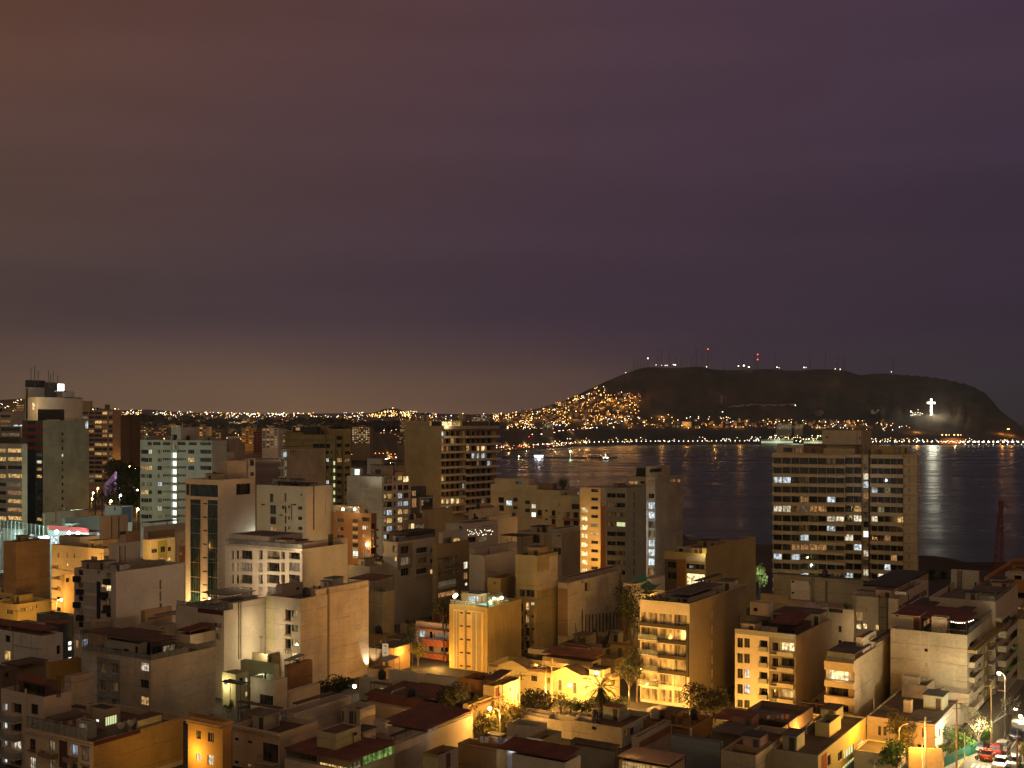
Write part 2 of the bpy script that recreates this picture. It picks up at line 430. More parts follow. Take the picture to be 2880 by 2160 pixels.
    def clutter(s):
        v = s.main; zr = v.z1-v.par
        rnd = random.Random(hash_(s.label)); lab = s.label; seen = {}
        n = min(5, int(v.WR*v.WL/45)) if 'tower' not in s.root.name else 1     # sheds, low party walls and hatches that litter the roofs
        for i in range(n if s.D < 420 else 0):
            a, b = (rnd.uniform(2.2, 4.5), rnd.uniform(2, 3.5)) if i % 2 == 0 else ((.18, rnd.uniform(3, 7)) if rnd.random() < .5 else (rnd.uniform(3, 7), .18))
            if a > v.WR*.6 or b > v.WL*.6: continue
            for _ in range(12):
                x = rnd.uniform(.4, v.WR-a-.4); y = rnd.uniform(.4, v.WL-b-.4)
                if all(not (q.o[0]-.4 < x+a and x < q.o[0]+q.WR+.4 and q.o[1]-.4 < y+b and y < q.o[1]+q.WL+.4) for q in s.vols[1:]) and all(not (c[0]-.3 < x+a and x < c[0]+c[3]+.3 and c[1]-.3 < y+b and y < c[1]+c[4]+.3) for c in s.cans): break
            else: continue
            h = rnd.uniform(1.9, 2.5) if i % 2 == 0 else rnd.uniform(.6, 1.6); mb = MB(); m = wallmat(tuple(k*rnd.uniform(.75, 1.) for k in v.col), 'raw')
            mb.box((x, y, zr+.004), (x+a, y+b, zr+h), m)
            if i % 2 == 0: mb.box((x-.15, y-.15, zr+h), (x+a+.15, y+b+.15, zr+h+.12), ROOF[rnd.choice('gbrd')]()); mb.box((x-.03, y+.3, zr+.05), (x-.001, y+1.1, zr+1.85), plain('roof_door', (.08,.06,.05), .7))
            mb.build('roof_hut' if i % 2 == 0 else 'party_wall', s.root)
        for c in s.cl:
            for _ in range(30):
                x = v.o[0]+rnd.uniform(.15, .85)*v.WR; y = v.o[1]+rnd.uniform(.15, .85)*v.WL; z = zr
                ok = True
                for q in s.vols[1:]:
                    if q.o[0]-.8 < x < q.o[0]+q.WR+.8 and q.o[1]-.8 < y < q.o[1]+q.WL+.8: ok = False
                if ok: break
            if not ok: continue
            seen[c] = seen.get(c, 0)+1; CLUT[c](s.pt(x, y, z), lab, rnd if seen[c] == 1 else random.Random(seen[c]+hash_(lab)), *([PREF[seen[c]]] if seen[c] > 1 else []))
PREF = {2: 'spare ', 3: 'further '}
def lb(pre, lab, ex=''):
    w = (ex+pre).split(); return ' '.join(w+lab.split()[:16-len(w)]).rstrip(',')
def hash_(t):
    h = 7
    for ch in t: h = (h*31+ord(ch)) % 1000003
    return h
def c_tank(p, lab, r, ex='', black=True):
    t = thing('water_tank', lb(('black' if black else 'pale')+' water tank on ', lab, ex), 'water tank', p)
    m = plain('tank_black', (.02, .02, .022), .5) if black else plain('tank_pale', (.34, .31, .26), .7)
    rr = r.uniform(.55, .75)
    b = MB()
    for i in range(3):
        an = 2.1*i; b.tube((math.cos(an)*rr*.7, math.sin(an)*rr*.7, 0), (math.cos(an)*rr*.7, math.sin(an)*rr*.7, .9), .06, RAILM(), 5)
    b.build('stand', t)
    b = MB(); b.lathe([(.01,.9),(rr,.9),(rr,1.3),(rr*.96,1.34),(rr,1.38),(rr,1.9),(rr*.96,1.94),(rr,1.98),(rr*.98,2.2),(rr*.6,2.45),(.25,2.5)], m, 12); b.build('tank_body', t, True)
    b = MB(); b.lathe([(.27,2.48),(.27,2.6),(.01,2.63)], m, 10); b.build('lid', t)
def c_ant(p, lab, r, ex=''):
    t = thing('antenna', lb('thin aerial on ', lab, ex), 'antenna', p); h = r.uniform(2.6, 4.4); m = RAILM()
    b = MB(); b.tube((0,0,0), (0,0,h), .035, m, 5); b.build('mast', t)
    b = MB(); b.tube((-.7,0,h-.2), (.7,0,h-.2), .02, m, 4)
    for i in range(6): x = -.65+i*.26; l = .5-.05*i; b.tube((x,-l,h-.2), (x,l,h-.2), .015, m, 4)
    b.build('aerial', t); t.rotation_euler.z = r.uniform(0, 3)
def c_dish(p, lab, r, name='grey satellite dish on '):
    t = thing('satellite_dish', lb(name, lab), 'satellite dish', p, r.uniform(-1, 1)); m = plain('dish_metal', (.3, .29, .27), .5)
    b = MB(); b.tube((0,0,0), (0,0,.8), .04, RAILM(), 5); b.build('stand', t)
    b = MB(); pr = [(.02,0),(.2,.02),(.4,.09),(.52,.16)]; b.lathe(pr, m, 12); b.lathe([(x+.001, z+.015) for x, z in pr], m, 12)
    b.tube((0,.0,.0), (0,0,.42), .015, RAILM(), 4)
    o = b.build('reflector', t); o.location = (0,0,.95); o.rotation_euler = (math.radians(55), 0, 0)
def c_ac(p, lab, r, ex=''):
    t = thing('air_conditioner', lb('air conditioner on ', lab, ex), 'air conditioner', p, r.uniform(0, 1.5))
    b = MB(); b.box((-.5,-.25,.08), (.5,.25,.85), plain('ac_case', (.42, .4, .36), .5)); b.build('case', t)
    b = MB(); b.lathe([(.3,0),(.3,.03),(.05,.03)], plain('fan_black', (.03,.03,.03), .5), 10); o = b.build('fan', t); o.location = (0,-.25,.46); o.rotation_euler = (math.pi/2,0,0)
def c_vent(p, lab, r, ex=''):
    t = thing('vent_stack', lb('capped vent pipe on ', lab, ex), 'vent', p); m = plain('vent_metal', (.2,.19,.18), .5, .5)
    b = MB(); b.tube((0,0,0), (0,0,1.4), .16, m, 8); b.build('pipe', t)
    b = MB(); b.lathe([(.3,1.45),(.3,1.5),(.02,1.7)], m, 8); b.build('cap', t)
def c_line(p, lab, r, ex=''):
    t = thing('clothes_line', lb('washing line on ', lab, ex), 'clothes line', p, r.uniform(0, 3)); m = RAILM()
    for x in (-2, 2):
        b = MB(); b.tube((x,0,0), (x,0,2), .04, m, 5); b.build('post', t)
    b = MB(); b.tube((-2,0,1.95), (2,0,1.95), .01, m, 4); b.build('cord', t)
    for i in range(5):
        c = r.choice([(.5,.48,.45),(.3,.1,.08),(.12,.16,.3),(.45,.4,.3)]); x = -1.6+i*.75
        b = MB(); b.box((x,-.02,1.93-r.uniform(.5,.95)), (x+.5,.02,1.94), plain('cloth', c, .9)); b.build('garment', t)
def c_pot(p, lab, r, ex=''):
    t = thing('potted_plant', lb('leafy potted plant on ', lab, ex), 'plant', p)
    b = MB(); b.lathe([(.02,0),(.3,0),(.4,.6),(.36,.6),(.3,.5)], plain('pot_clay', (.25,.12,.07), .8), 9); b.build('pot', t)
    o = link('foliage', leaf_mesh(('pot', r.randint(0, 2)), 70, .7, .8, .22), t); o.location = (0,0,1.25)
CLUT = {'t': c_tank, 'T': lambda p, l, r, ex='': c_tank(p, l, r, ex, False), 'a': c_ant, 'd': c_dish, 's': c_ac, 'v': c_vent, 'l': c_line, 'p': c_pot}

# ------------------------------------------------------------------ plants
def leafmat(col=(.055, .075, .025), n='leaf'):
    key = (n, col)
    if key in MATS: return MATS[key]
    m, nt, b = newmat(n)
    tc = nd(nt, 'ShaderNodeTexCoord'); oi = nd(nt, 'ShaderNodeObjectInfo')
    f = mrange(nt, noise_(nt, tc.outputs['Object'], 1.4, 4), .3, .7, .45, 1.5)
    f = math_(nt, 'MULTIPLY', f, mrange(nt, oi.outputs['Random'], 0, 1, .75, 1.25))
    nt.links.new(colmul(nt, col, nd_rgb(nt, f)), b.inputs['Base Color']); b.inputs['Roughness'].default_value = .75
    b.inputs['Specular IOR Level'].default_value = .2
    MATS[key] = m; return m
LEAFM = {}
def leaf_mesh(key, n, rx, rz, size, col=(.055, .075, .025), clumps=9):
    if (key, col) in LEAFM: return LEAFM[(key, col)]
    r = random.Random(hash_(str(key))); mb = MB(); m = leafmat(col)
    cs = []
    for _ in range(clumps):
        d = Vector((r.gauss(0,1), r.gauss(0,1), r.gauss(0,1))).normalized()*r.uniform(.3, .85)
        cs.append((Vector((d.x*rx, d.y*rx, d.z*rz)), r.uniform(.3, .55)))
    for _ in range(n):
        c, q = r.choice(cs); d = Vector((r.gauss(0,1), r.gauss(0,1), r.gauss(0,1))).normalized()*r.uniform(.5, 1)**.5
        p = c+Vector((d.x*rx*q, d.y*rx*q, d.z*rz*q)); nrm = (d+Vector((r.gauss(0,.5), r.gauss(0,.5), r.gauss(0,.5)))).normalized()
        a = nrm.orthogonal().normalized(); b = nrm.cross(a); an = r.uniform(0, 6.28); a, b = a*math.cos(an)+b*math.sin(an), b*math.cos(an)-a*math.sin(an)
        s = size*r.uniform(.6, 1.3)
        mb.quad([p-a*s, p+b*s*.5, p+a*s, p-b*s*.5], m)
    LEAFM[(key, col)] = mb.mesh('leaves'); return LEAFM[(key, col)]
BARK = lambda: plain('bark', (.09, .065, .045), .9)
def tree(p, h, rx, rz, label, n=900, size=.3, col=(.055, .075, .025), bare=False, group=None, trunk=.22):
    t = thing('tree', label, 'tree', p, 0, group); r = random.Random(hash_(label)); ch = h-rz
    mb = MB(); mb.tube((0,0,-.2), (.1,.05,ch*.6), trunk, BARK(), 7, trunk*.7)
    for i in range(7):
        a = i*.9+r.random(); q = (math.cos(a)*rx*.6, math.sin(a)*rx*.6, ch+rz*r.uniform(-.3,.6)); mb.tube((.1,.05,ch*r.uniform(.4,.6)), q, trunk*.45, BARK(), 5, trunk*.12)
        if bare:
            for _ in range(5): mb.tube(q, (q[0]+r.uniform(-1,1)*rx*.5, q[1]+r.uniform(-1,1)*rx*.5, q[2]+r.uniform(.1,.7)*rz), .04, BARK(), 4, .015)
    mb.build('trunk', t)
    o = link('crown', leaf_mesh((label, n), int(n*1.9), rx, rz, size*.75, col, 16), t); o.location = (0,0,ch); return t
def palm(p, h, label, fr=26, L=3.2, fan=False, trunk=.28, group=None, lean=.3):
    t = thing('palm_tree', label, 'palm', p, 0, group); r = random.Random(hash_(label))
    mb = MB(); q = Vector((0,0,-.2))
    for i in range(8):
        z = h*(i+1)/8; n = Vector((lean*(z/h)**2, 0, z)); mb.tube(q, n, trunk*(1.15-.3*i/8), BARK(), 8, trunk*(1.08-.3*i/8)); q = n
    mb.build('trunk', t)
    mb = MB(); m = leafmat((.045, .06, .022), 'frond')
    for i in range(fr):
        a = i*2.399; up = 1.15-2.0*(i/fr) if not fan else 1.3-2.6*(i/fr)
        d = Vector((math.cos(a)*math.cos(up), math.sin(a)*math.cos(up), math.sin(up)))
        side = d.cross(Vector((0,0,1))).normalized(); pts = []; c = Vector(q); dd = Vector(d); k = 9; l = L*r.uniform(.8, 1.1)
        for j in range(k+1):
            pts.append(Vector(c)); c = c+dd*l/k; dd = (dd+Vector((0,0,-.15 if not fan else -.05))).normalized()
        for j in range(k):
            w = (.55 if not fan else .7)*math.sin(math.pi*(j+.8)/(k+1.2))
            p0, p1 = pts[j], pts[j+1]
            for sg in (1, -1):
                for e in (0, .5):
                    b0 = p0.lerp(p1, e); b1 = p0.lerp(p1, e+.35); tip = b1+side*sg*w+(p1-p0).normalized()*w*.7+Vector((0,0,-.3*w))
                    mb.quad([b0, b1, tip], m)
            mb.quad([p0-side*.03, p0+side*.03, p1+side*.03, p1-side*.03], m)
    mb.build('crown', t); return t

# ------------------------------------------------------------------ lamps
def light(p, power, col=(1, .52, .13), r=.25, spot=None, name='lamp_light', parent=None, aim=(0,0,-1), blend=.6):
    d = bpy.data.lights.new(name, 'SPOT' if spot else 'POINT'); d.energy = power; d.color = col; d.shadow_soft_size = r
    if spot: d.spot_size = math.radians(spot); d.spot_blend = blend
    o = bpy.data.objects.new(name, d); COL.objects.link(o); o.location = p
    if spot: o.rotation_euler = Vector(aim).to_track_quat('-Z', 'Y').to_euler()
    if parent: o.parent = parent
    return o
SOD = (1, .5, .1); WARMW = (1, .86, .55)
def street_lamp(p, h, arm, label, power=6000, col=SOD, lit=True, post=(.3,.28,.25), hr=.28, em=60):
    """p: foot; arm: Vector the head hangs out from the post"""
    t = thing('street_lamp', label, 'street lamp', p); m = plain('lamp_post_metal', post, .5, .3); arm = Vector(arm)
    b = MB(); b.tube((0,0,0), (0,0,h-.9), .1, m, 7, .07)
    q = Vector((0,0,h-.9))
    for i in range(1, 6):
        a = math.pi/2*i/5; n = Vector((arm.x*(1-math.cos(a)), arm.y*(1-math.cos(a)), h-.9+.9*math.sin(a))); b.tube(q, n, .05, m, 5); q = n
    b.build('post', t)
    hd = Vector((arm.x, arm.y, h))
    b = MB(); b.box((hd.x-.18,hd.y-.18,h-.02), (hd.x+.18,hd.y+.18,h+.1), m); b.build('lamp_head', t)
    if lit:
        b = MB(); b.ball((hd.x,hd.y,h-.2), hr, emit('bulb_%d%d' % (int(col[2]*100), em), col if col != SOD else (1,.72,.3), em, False), 8, 5); b.build('bulb', t)
        light((hd.x, hd.y, h-.2-hr-.15), power, col, .2, parent=t)
    return t
SKY, HAZE = 1.0, 3.5e-5
# ------------------------------------------------------------------ colours of walls
WH = (.66,.62,.55); TAN = (.56,.45,.34); GREY = (.42,.41,.38); RAW = (.47,.4,.31); OLV = (.42,.35,.2); BRN = (.3,.17,.085)
ORG = (.6,.3,.1); BRK = (.45,.27,.1); DBL = (.12,.15,.2); CRM = (.66,.55,.38); PNK = (.6,.48,.4); DRK = (.1,.08,.06); MUS = (.42,.27,.09)
B = Bld; AB, HO, OB = 'apartment_building', 'house', 'office_building'; CA, CH, CO = 'apartment building', 'house', 'office building'

# ---- far left, seen in crop r1
b = B(OB, 'pale office block with long strips of lit windows', CO, 'r1', 190, -220, 236, 640, 400, (.5,.44,.36), roof='d')
for x0, x1 in ((-160, -60), (-40, 52), (67, 189)): b.w('L', x0, x1, 682, 714, 9, 73, 'yydymoyoy' if x0 > 0 else 'yydyddddy', fr='n', R='r1'); 
for i in range(9): b.slab('L', -220, 190, 722+73*i, 727+73*i, .25)
b.slab('R', 192, 236, 640, 1300, .02)
b.vol(170, -200, 225, 585, 412, DRK)
b = B(OB, 'blank board marked concrete tower with red and navy corner stripes', CO, 'r1', 372, 190, 768, 437, 430, (.4,.385,.3), 'board', roof='d', cl='av')
for i in range(13):
    b.w('R', 533, 548, 542+62*i, 568+62*i, k='w' if i == 3 else 'd', fr='n')
b.w('R', 738, 764, 442, 508, k='k', mull=2)
b.panel('L', 237, 308, 437, 1330, (.035,.05,.075)); b.panel('L', 192, 236, 437, 640, (.12,.12,.13)); b.panel('L', 309, 371, 437, 1330, (.1,.11,.12))
for i in range(4): b.panel('L', 192, 370, 470+63*i, 500+63*i, (.3,.06,.035), dep=.08)
for i in range(13): b.w('L', 316, 360, 535+62*i, 562+62*i, k='dcocwoyddcddy'[i % 13], mull=2)
b.slab('R', 738, 744, 510, 1000, .15)
b.slab('R', 400, 515, 431, 437, .3, col=CRM)
v = b.vol(345, 335, 556, 340, 440, (.08,.085,.075)); b.rail('R', 380, 735, .8, 'bars')
b = B(OB, 'tall cream tower with stepped top and white lit roof panel', CO, 'r1', 322, 240, 715, 235, 470, (.62,.52,.38), roof='d')
b.slab('R', 552, 700, 238, 246, .3, col=DRK)
v = b.vol(246, 216, 556, 150, 478, (.42,.38,.31), nm='wall', z0=0.); b.w('L', 222, 240, 160, 420, k='d', v=v, fr='n')
v2 = b.vol(240, 218, 392, 88, 482, (.06,.06,.06), nm='machine_room'); v3 = b.vol(556, 550, 642, 184, 480, (.5,.46,.4), nm='roof_room')
v4 = b.vol(395, 392, 490, 108, 484, (.12,.11,.1), nm='roof_room')
t = at(U('r1', 526), V_('r1', 183), 462)
s_ = thing('rooftop_sign', 'glowing white square panel on the tall cream stepped tower', 'sign', t, b.root.rotation_euler.z)
m_ = MB(); m_.box((-1.3,-.2,.1), (1.3,.2,2.75), emit('sign_white', (.93,.96,1), 7, False, True)); m_.build('board', s_)
m_ = MB(); m_.box((-2.6,-.3,-.3), (2.6,.3,.08), plain('sign_steel', (.2,.2,.2), .5)); m_.build('bracket', s_)
light((t.x-1, t.y-3, t.z+1.5), 1500, (.9,.95,1), 1)
for i, (x, h) in enumerate(((268, 10), (300, 12), (330, 8), (420, 10), (438, 7), (460, 9), (500, 6))):
    p = at(U('r1', x), V_('r1', 100 if x < 400 else 118), 484)
    a = thing('antenna', 'slim mast on the crown of the tall cream stepped tower', 'antenna', p, 0, 'masts on the stepped tower')
    q = MB(); q.tube((0,0,-2), (0,0,h*.55), .16, RAILM(), 5); q.build('mast', a)
b.w('L', 279, 299, 285, 345, k='Y', fr='n')
light(at(U('r1', 275), V_('r1', 320), 462), 3000, (1,.7,.35), .5)
b = B('apartment_tower', 'warm lit apartment tower with stacked balconies and plain side', CA, 'r1', 975, 690, 1042, 348, 700, (.5,.33,.21), roof='d', cl='t')
lit = random.Random(4)
for i in range(16):
    for x0, x1 in ((700, 760), (768, 812), (818, 880), (884, 925), (940, 972)):
        b.w('L', x0, x1, 362+39*i, 386+39*i, k=lit.choice('dddmcyo' if x0 != 818 else 'ddyyoYd'), mull=2)
    b.slab('L', 690, 930 if i % 3 else 890, 388+39*i, 396+39*i, 1.2, kind='box', col=(.55,.38,.27)); b.slab('L', 938, 975, 388+39*i, 396+39*i, 1.0, kind='box', col=(.55,.38,.27))
b.vol(780, 705, 800, 268, 712, (.45,.32,.22)); v = b.vol(925, 905, 950, 300, 715, (.3,.24,.2)); b.vol(960, 890, 985, 345, 712, (.45,.33,.23))
b = B(AB, 'dark blank block behind the warm balcony tower', CA, 'r1', 1130, 1042, 1216, 425, 840, (.17,.1,.055), roof='d')
b.vol(1110, 1060, 1150, 400, 850, (.15,.09,.05)); b.w('L', 1122, 1126, 440, 900, k='d', fr='n')
b = B(AB, 'stepped pale flats with lit roof terrace beyond the office block', CA, 'r1', 110, -120, 216, 362, 560, (.5,.44,.38), roof='d', cl='t')
for i in range(4): b.w('L', 5, 90, 390+44*i, 412+44*i, k='domy'[i], mull=6); b.w('R', 118, 200, 475+52*i, 500+52*i, k='kddy'[i], mull=3)
b.vol(70, -60, 108, 350, 575, (.4,.35,.3))
b = B(AB, 'small distant tower with lit top rooms at the tall cream tower', CA, 'r1', 208, 137, 216, 292, 660, (.36,.25,.17))
for i in range(4): b.w('L', 140, 205, 300+22*i, 312+22*i, k='yomd'[i], mull=5)
b = B(AB, 'dim olive terrace block just above the office block', CA, 'r1', 180, -100, 234, 488, 460, (.35,.29,.2), roof='d', cl='p')
for i in range(2): b.w('L', 10, 170, 500+45*i, 530+45*i, k='dm'[i], mull=9)

b = B(AB, 'broad pale grey block with a bright column of stairwell windows', CA, 'r1', 1832, 1212, 1957, 612, 400, (.52,.53,.47), roof='d', cl='avt')
for x0, x1 in ((1275, 1310), (1322, 1386), (1405, 1476), (1535, 1603), (1630, 1700), (1728, 1826)): b.w('L', x0, x1, 622, 652, k='d', fr='w', mull=max(2, int((x1-x0)/16)))
for i in range(9):
    y = 690+70*i; kk = 'ddoccydcd'[i]
    b.w('L', 1218, 1282, y, y+36, k=kk, fr='w', mull=4); b.w('L', 1284, 1311, y, y+36, k='wdydcddcd'[i], fr='w', mull=2)
    b.w('L', 1360, 1398, y, y+36, k='ccdcbdcwc'[i], fr='w', mull=2)
    for x in (1406, 1424, 1442, 1460, 1537, 1555, 1573, 1591): b.w('L', x, x+14, y+3, y+22, k='kdddddddc'[(i*3+x) % 9], fr='n')
    b.w('L', 1485, 1531, 716+71*i, 762+71*i, k='s', fr='w', mull=1, dep=.5)
    if i < 3: b.w('L', 1625, 1678, y, y+36, k='dyd'[i], fr='w', mull=3); b.w('L', 1728, 1826, y, y+36, k='d', fr='w', mull=6)
b.slab('L', 1479, 1484, 600, 1330, .35); b.slab('L', 1532, 1537, 600, 1330, .35)
b.w('L', 1485, 1531, 645, 690, k='c', fr='n')
v = b.vol(1563, 1479, 1715, 497, 404, (.5,.47,.41), nm='stair_tower'); b.w('L', 1485, 1530, 560, 612, k='d', v=v, dep=1, fr='n')
b = B(AB, 'stained pale party wall block behind the green glass tower', CA, 'r1', 1965, 1945, 2118, 632, 440, (.48,.4,.34), 'raw', roof='d', cl='a')
b.slab('R', 1968, 1974, 640, 760, .1, col=DRK); b.vol(1990, 1975, 2110, 740, 442, (.4,.33,.28))
b = B(OB, 'white tower with tall dark green glass strips', CO, 'r1', 1885, 1603, 2206, 952, 265, (.66,.56,.46), roof='d', cl='at')
b.w('L', 1606, 1637, 985, 1082, k='G', mull=2); b.w('L', 1641, 1882, 992, 1096, k='G', mull=8)
b.w('L', 1643, 1733, 1120, 2080, k='G', mull=4); b.w('L', 1793, 1881, 1126, 2080, k='G', mull=4)
for i in range(0, 22, 3): b.slab('L', 1644, 1732, 1160+42*i, 1162+42*i, -.12); b.slab('L', 1794, 1880, 1162+42*i, 1164+42*i, -.12)
b.w('L', 1752, 1790, 1150, 1163, 8, 117, 'd', mull=3); b.w('R', 2042, 2163, 984, 1078, k='d', mull=3)
b.slab('L', 1738, 1748, 1110, 2080, .06, col=PNK)
v = b.vol(1966, 1888, 2128, 788, 272, (.6,.5,.42)); v = b.vol(2145, 2125, 2206, 766, 278, (.55,.47,.4)); b.w('R', 2160, 2196, 775, 830, k='d', v=v); b.w('R', 2160, 2196, 885, 918, k='c', v=v)
v = b.vol(1990, 1965, 2012, 715, 276, (.45,.38,.32), z0=38.)

# lit court yard, red canopy and the low blocks before the concrete tower
b = B(HO, 'cream flat roofed hall below the concrete tower', CH, 'r1', 388, 376, 655, 1236, 380, (.58,.49,.36), roof='d', cl='lv')
b.w('R', 440, 475, 1308, 1350, k='c'); b.w('R', 395, 402, 1300, 1318, k='d', fr='n'); b.slab('R', 480, 484, 1230, 1320, .1, col=DRK)
b = B(HO, 'teal grey shed with a shallow dark roof', CH, 'r1', 560, 548, 872, 1285, 362, (.32,.36,.35), roof='d')
b.canopy(640, 600, 920, 1215, 388, 'd', zb=5.)
b = B('sports_hall', 'white lit sports pavilion under a red roof edge', 'sports hall', 'r1', 770, 415, 930, 1405, 335, (.6,.66,.64), roof='r', par=.2)
b.panel('L', 418, 770, 1354, 1396, (.62,.1,.1), dep=.3); b.w('L', 425, 500, 1440, 1505, k='k', dep=.6); b.w('L', 520, 760, 1430, 1520, k='c', dep=.6)
b.w('R', 840, 915, 1400, 1430, k='k', mull=5)
for i, x in enumerate((490, 597, 675)):
    p = at(U('r1', x), V_('r1', 1402+6*i), 330)
    t = thing('floodlight', ('first', 'middle', 'last')[i]+' white floodlight under the red roof edge counting from the netting', 'floodlight', p)
    q = MB(); q.tube((0,.5,.6), (0,0,0), .08, RAILM(), 5); q.build('bracket', t); q = MB(); q.ball((0,-.1,0), .55 if i != 1 else .45, emit('flood', (.75,1,.98), 40, False, True), 10, 6); q.build('lens', t)
    light((p.x-1, p.y-1.8, p.z-.3), 2600, (.72,1,.95), .4, parent=None)
c = at(U('r1', -30), V_('r1', 1575), 345)
t = thing('ball_court_fence', 'tall netted fence around the teal lit court', 'fence', (c.x, c.y, 0), math.radians(58))
A0 = at(U('r1', 415), 1500, 338); A1 = at(U('r1', -60), 1500, 372)
LN = math.hypot(A1.x-A0.x, A1.y-A0.y)
t.location = (A0.x, A0.y, 0); t.rotation_euler.z = math.atan2(A1.y-A0.y, A1.x-A0.x)
zt0 = H-(V_('r1', 1338)-HV)/F*345
for i in range(15):
    q = MB(); q.tube((LN*i/14,0,0), (LN*i/14,0,zt0), .11, plain('net_post', (.6,.66,.62), .5), 6); q.build('post', t)
q = MB()
for z in (zt0-.1, zt0*.75, zt0*.5): q.tube((0,0,z), (LN,0,z), .04, plain('net_post', (.6,.66,.62), .5), 4)
for i in range(70): q.tube((LN*i/70,0,2), (LN*i/70,0,zt0), .012, plain('net_post', (.6,.66,.62), .5), 3, caps=False)
q.build('net', t)
cm = MB(); g = plain('court_green', (.16,.4,.34), .8)
for (u, v_, Y) in ((-60,0,1),): pass
pq = [at(U('r1', x), V_('r1', y), 1) for x, y in ()]
b = B(HO, 'white walled changing rooms beside the netted court', CH, 'r1', 330, 205, 420, 1442, 328, (.62,.68,.65)); b.w('L', 215, 320, 1452, 1475, k='k', mull=4)
b = B(HO, 'pale wall with downlights behind the netted court', CH, 'r1', 200, -60, 232, 1385, 372, (.58,.6,.55))
for x in (15, 93):
    p = at(U('r1', x), V_('r1', 1418), 368); light(p, 500, (.9,.95,.9), .15)
light(at(U('r1', 60), V_('r1', 1470), 352), 3500, (.5,1,.85), 1.0)
light(at(U('r1', 260), V_('r1', 1330), 338), 2200, (.55,1,.85), 1.0)
light(at(U('r1', 1350), V_('r1', 1290), 372), 2600, (.8,1,.85), 1.)
light(at(U('r1', 640), V_('r1', 1180), 395), 4200, (.92,1,.6), 1.)
b = B(HO, 'small white rooftop house with navy side by the palms', CH, 'r1', 1050, 908, 1142, 1180, 380, (.6,.63,.58), roof='d', cl='s')
b.panel('R', 1052, 1140, 1182, 1320, (.075,.09,.11)); b.w('L', 985, 998, 1185, 1215, k='d')
b = B(AB, 'tan windowless stair block with dark downpipes', CA, 'r1', 884, 870, 1105, 1268, 315, (.52,.42,.32), roof='d', cl='a')
b.slab('R', 960, 967, 1268, 1460, .12, col=DRK); b.slab('R', 1022, 1030, 1268, 1460, .12, col=DRK); b.w('R', 1035, 1095, 1395, 1425, k='d')
b = B(HO, 'low roofs with pale parapets in front of the stairwell block', CH, 'r1', 1240, 1225, 1602, 1358, 345, (.5,.42,.34), roof='d', cl='vl')
b.canopy(1300, 1225, 1560, 1320, 352, 'd')
b = B(HO, 'house with dark slatted roof room and cream wall', CH, 'r1', 1300, 1232, 1512, 1470, 288, (.72,.58,.3), roof='d', cl='v')
b.w('R', 1310, 1360, 1548, 1582, k='d'); b.panel('R', 1364, 1446, 1474, 1660, (.42,.36,.08)); b.w('R', 1388, 1430, 1527, 1576, k='d'); b.w('R', 1450, 1480, 1530, 1566, k='d')
b.w('R', 1385, 1430, 1622, 1660, k='o'); b.w('R', 1450, 1480, 1622, 1655, k='y')
v = b.vol(1305, 1296, 1512, 1402, 293, (.2,.13,.075)); v = b.vol(1115, 1105, 1205, 1398, 300, (.24,.16,.1), z0=10.)
light(at(U('r1', 1245), V_('r1', 1590), 280), 2500, (1,.62,.22), .3)
b = B(HO, 'narrow tan flats pressed against the green glass tower', CH, 'r1', 1532, 1508, 1612, 1408, 310, (.5,.4,.29)); b.w('R', 1552, 1597, 1478, 1514, k='c', fr='w'); b.panel('R', 1548, 1600, 1525, 1660, (.4,.17,.06)); b.w('R', 1555, 1575, 1570, 1600, k='o')
b = B(AB, 'brown blank walled block in front of the netted court', CA, 'r1', 140, 30, 432, 1490, 300, (.42,.27,.14), 'raw', roof='d', cl='dv')
b = B(AB, 'cream corner flats with a single lit bathroom window', CA, 'r1', 895, 446, 1040, 1548, 268, CRM, roof='d', cl='v')
b.w('L', 498, 512, 1580, 1622, k='c'); b.w('L', 576, 590, 1582, 1624, k='c'); b.w('L', 637, 650, 1585, 1628, k='c'); b.w('L', 785, 840, 1612, 1650, k='d'); b.w('R', 900, 950, 1605, 1650, k='d', mull=3)
b.w('L', 456, 490, 30, 62, 5, 84, 'cccdd', R='r5'); b.w('L', 536, 548, 15, 32, k='Y', R='r5', fr='n'); b.slab('L', 420, 462, 48, 54, .5, 5, 84, R='r5', col=BRN); b.slab('L', 505, 590, 70, 74, .1, R='r5', col=BRN)
v = b.vol(690, 510, 850, 1447, 276, (.47,.39,.31)); v = b.vol(880, 850, 1010, 1470, 284, (.2,.13,.08))
b = B(AB, 'brown sided block beside the street lamp on the cream flats', CA, 'r5', 520, 500, 600, 105, 262, (.38,.27,.15), roof='d'); b.w('R', 530, 560, 130, 165, k='d')

# ---- lower left, crop r5
b = B(AB, 'white flats with black box balconies and long stained side', CA, 'r5', 932, 596, 1482, 82, 240, (.57,.5,.45), 'plaster', roof='d', cl='av')
b.w('L', 632, 668, 66, 108, k='d'); b.w('L', 783, 808, 58, 95, k='d'); b.w('L', 855, 893, 88, 130, k='c')
for i in range(4):
    y = 170+106*i; b.w('L', 632, 670, y, y+40, k='cdcd'[i]); b.w('L', 852, 892, y+20, y+64, k='Ycdc'[i]); b.w('L', 810, 850, y+14, y+36, k='yddd'[i], mull=2)
    b.slab('L', 612+(24 if i % 2 else 0), 650+(24 if i % 2 else 0), 115+104*i, 160+104*i, .9, col=(.02,.02,.022)); b.slab('L', 855-(20 if i % 2 else 0), 890-(20 if i % 2 else 0), 136+106*i, 182+106*i, .9, col=(.02,.02,.022))
    b.panel('L', 674, 776, 172+106*i, 250+106*i, (.4,.37,.34)); b.slab('L', 672, 778, 160+106*i, 166+106*i, .12)
b.panel('L', 780, 808, 160, 470, (.02,.02,.03), dep=.1)
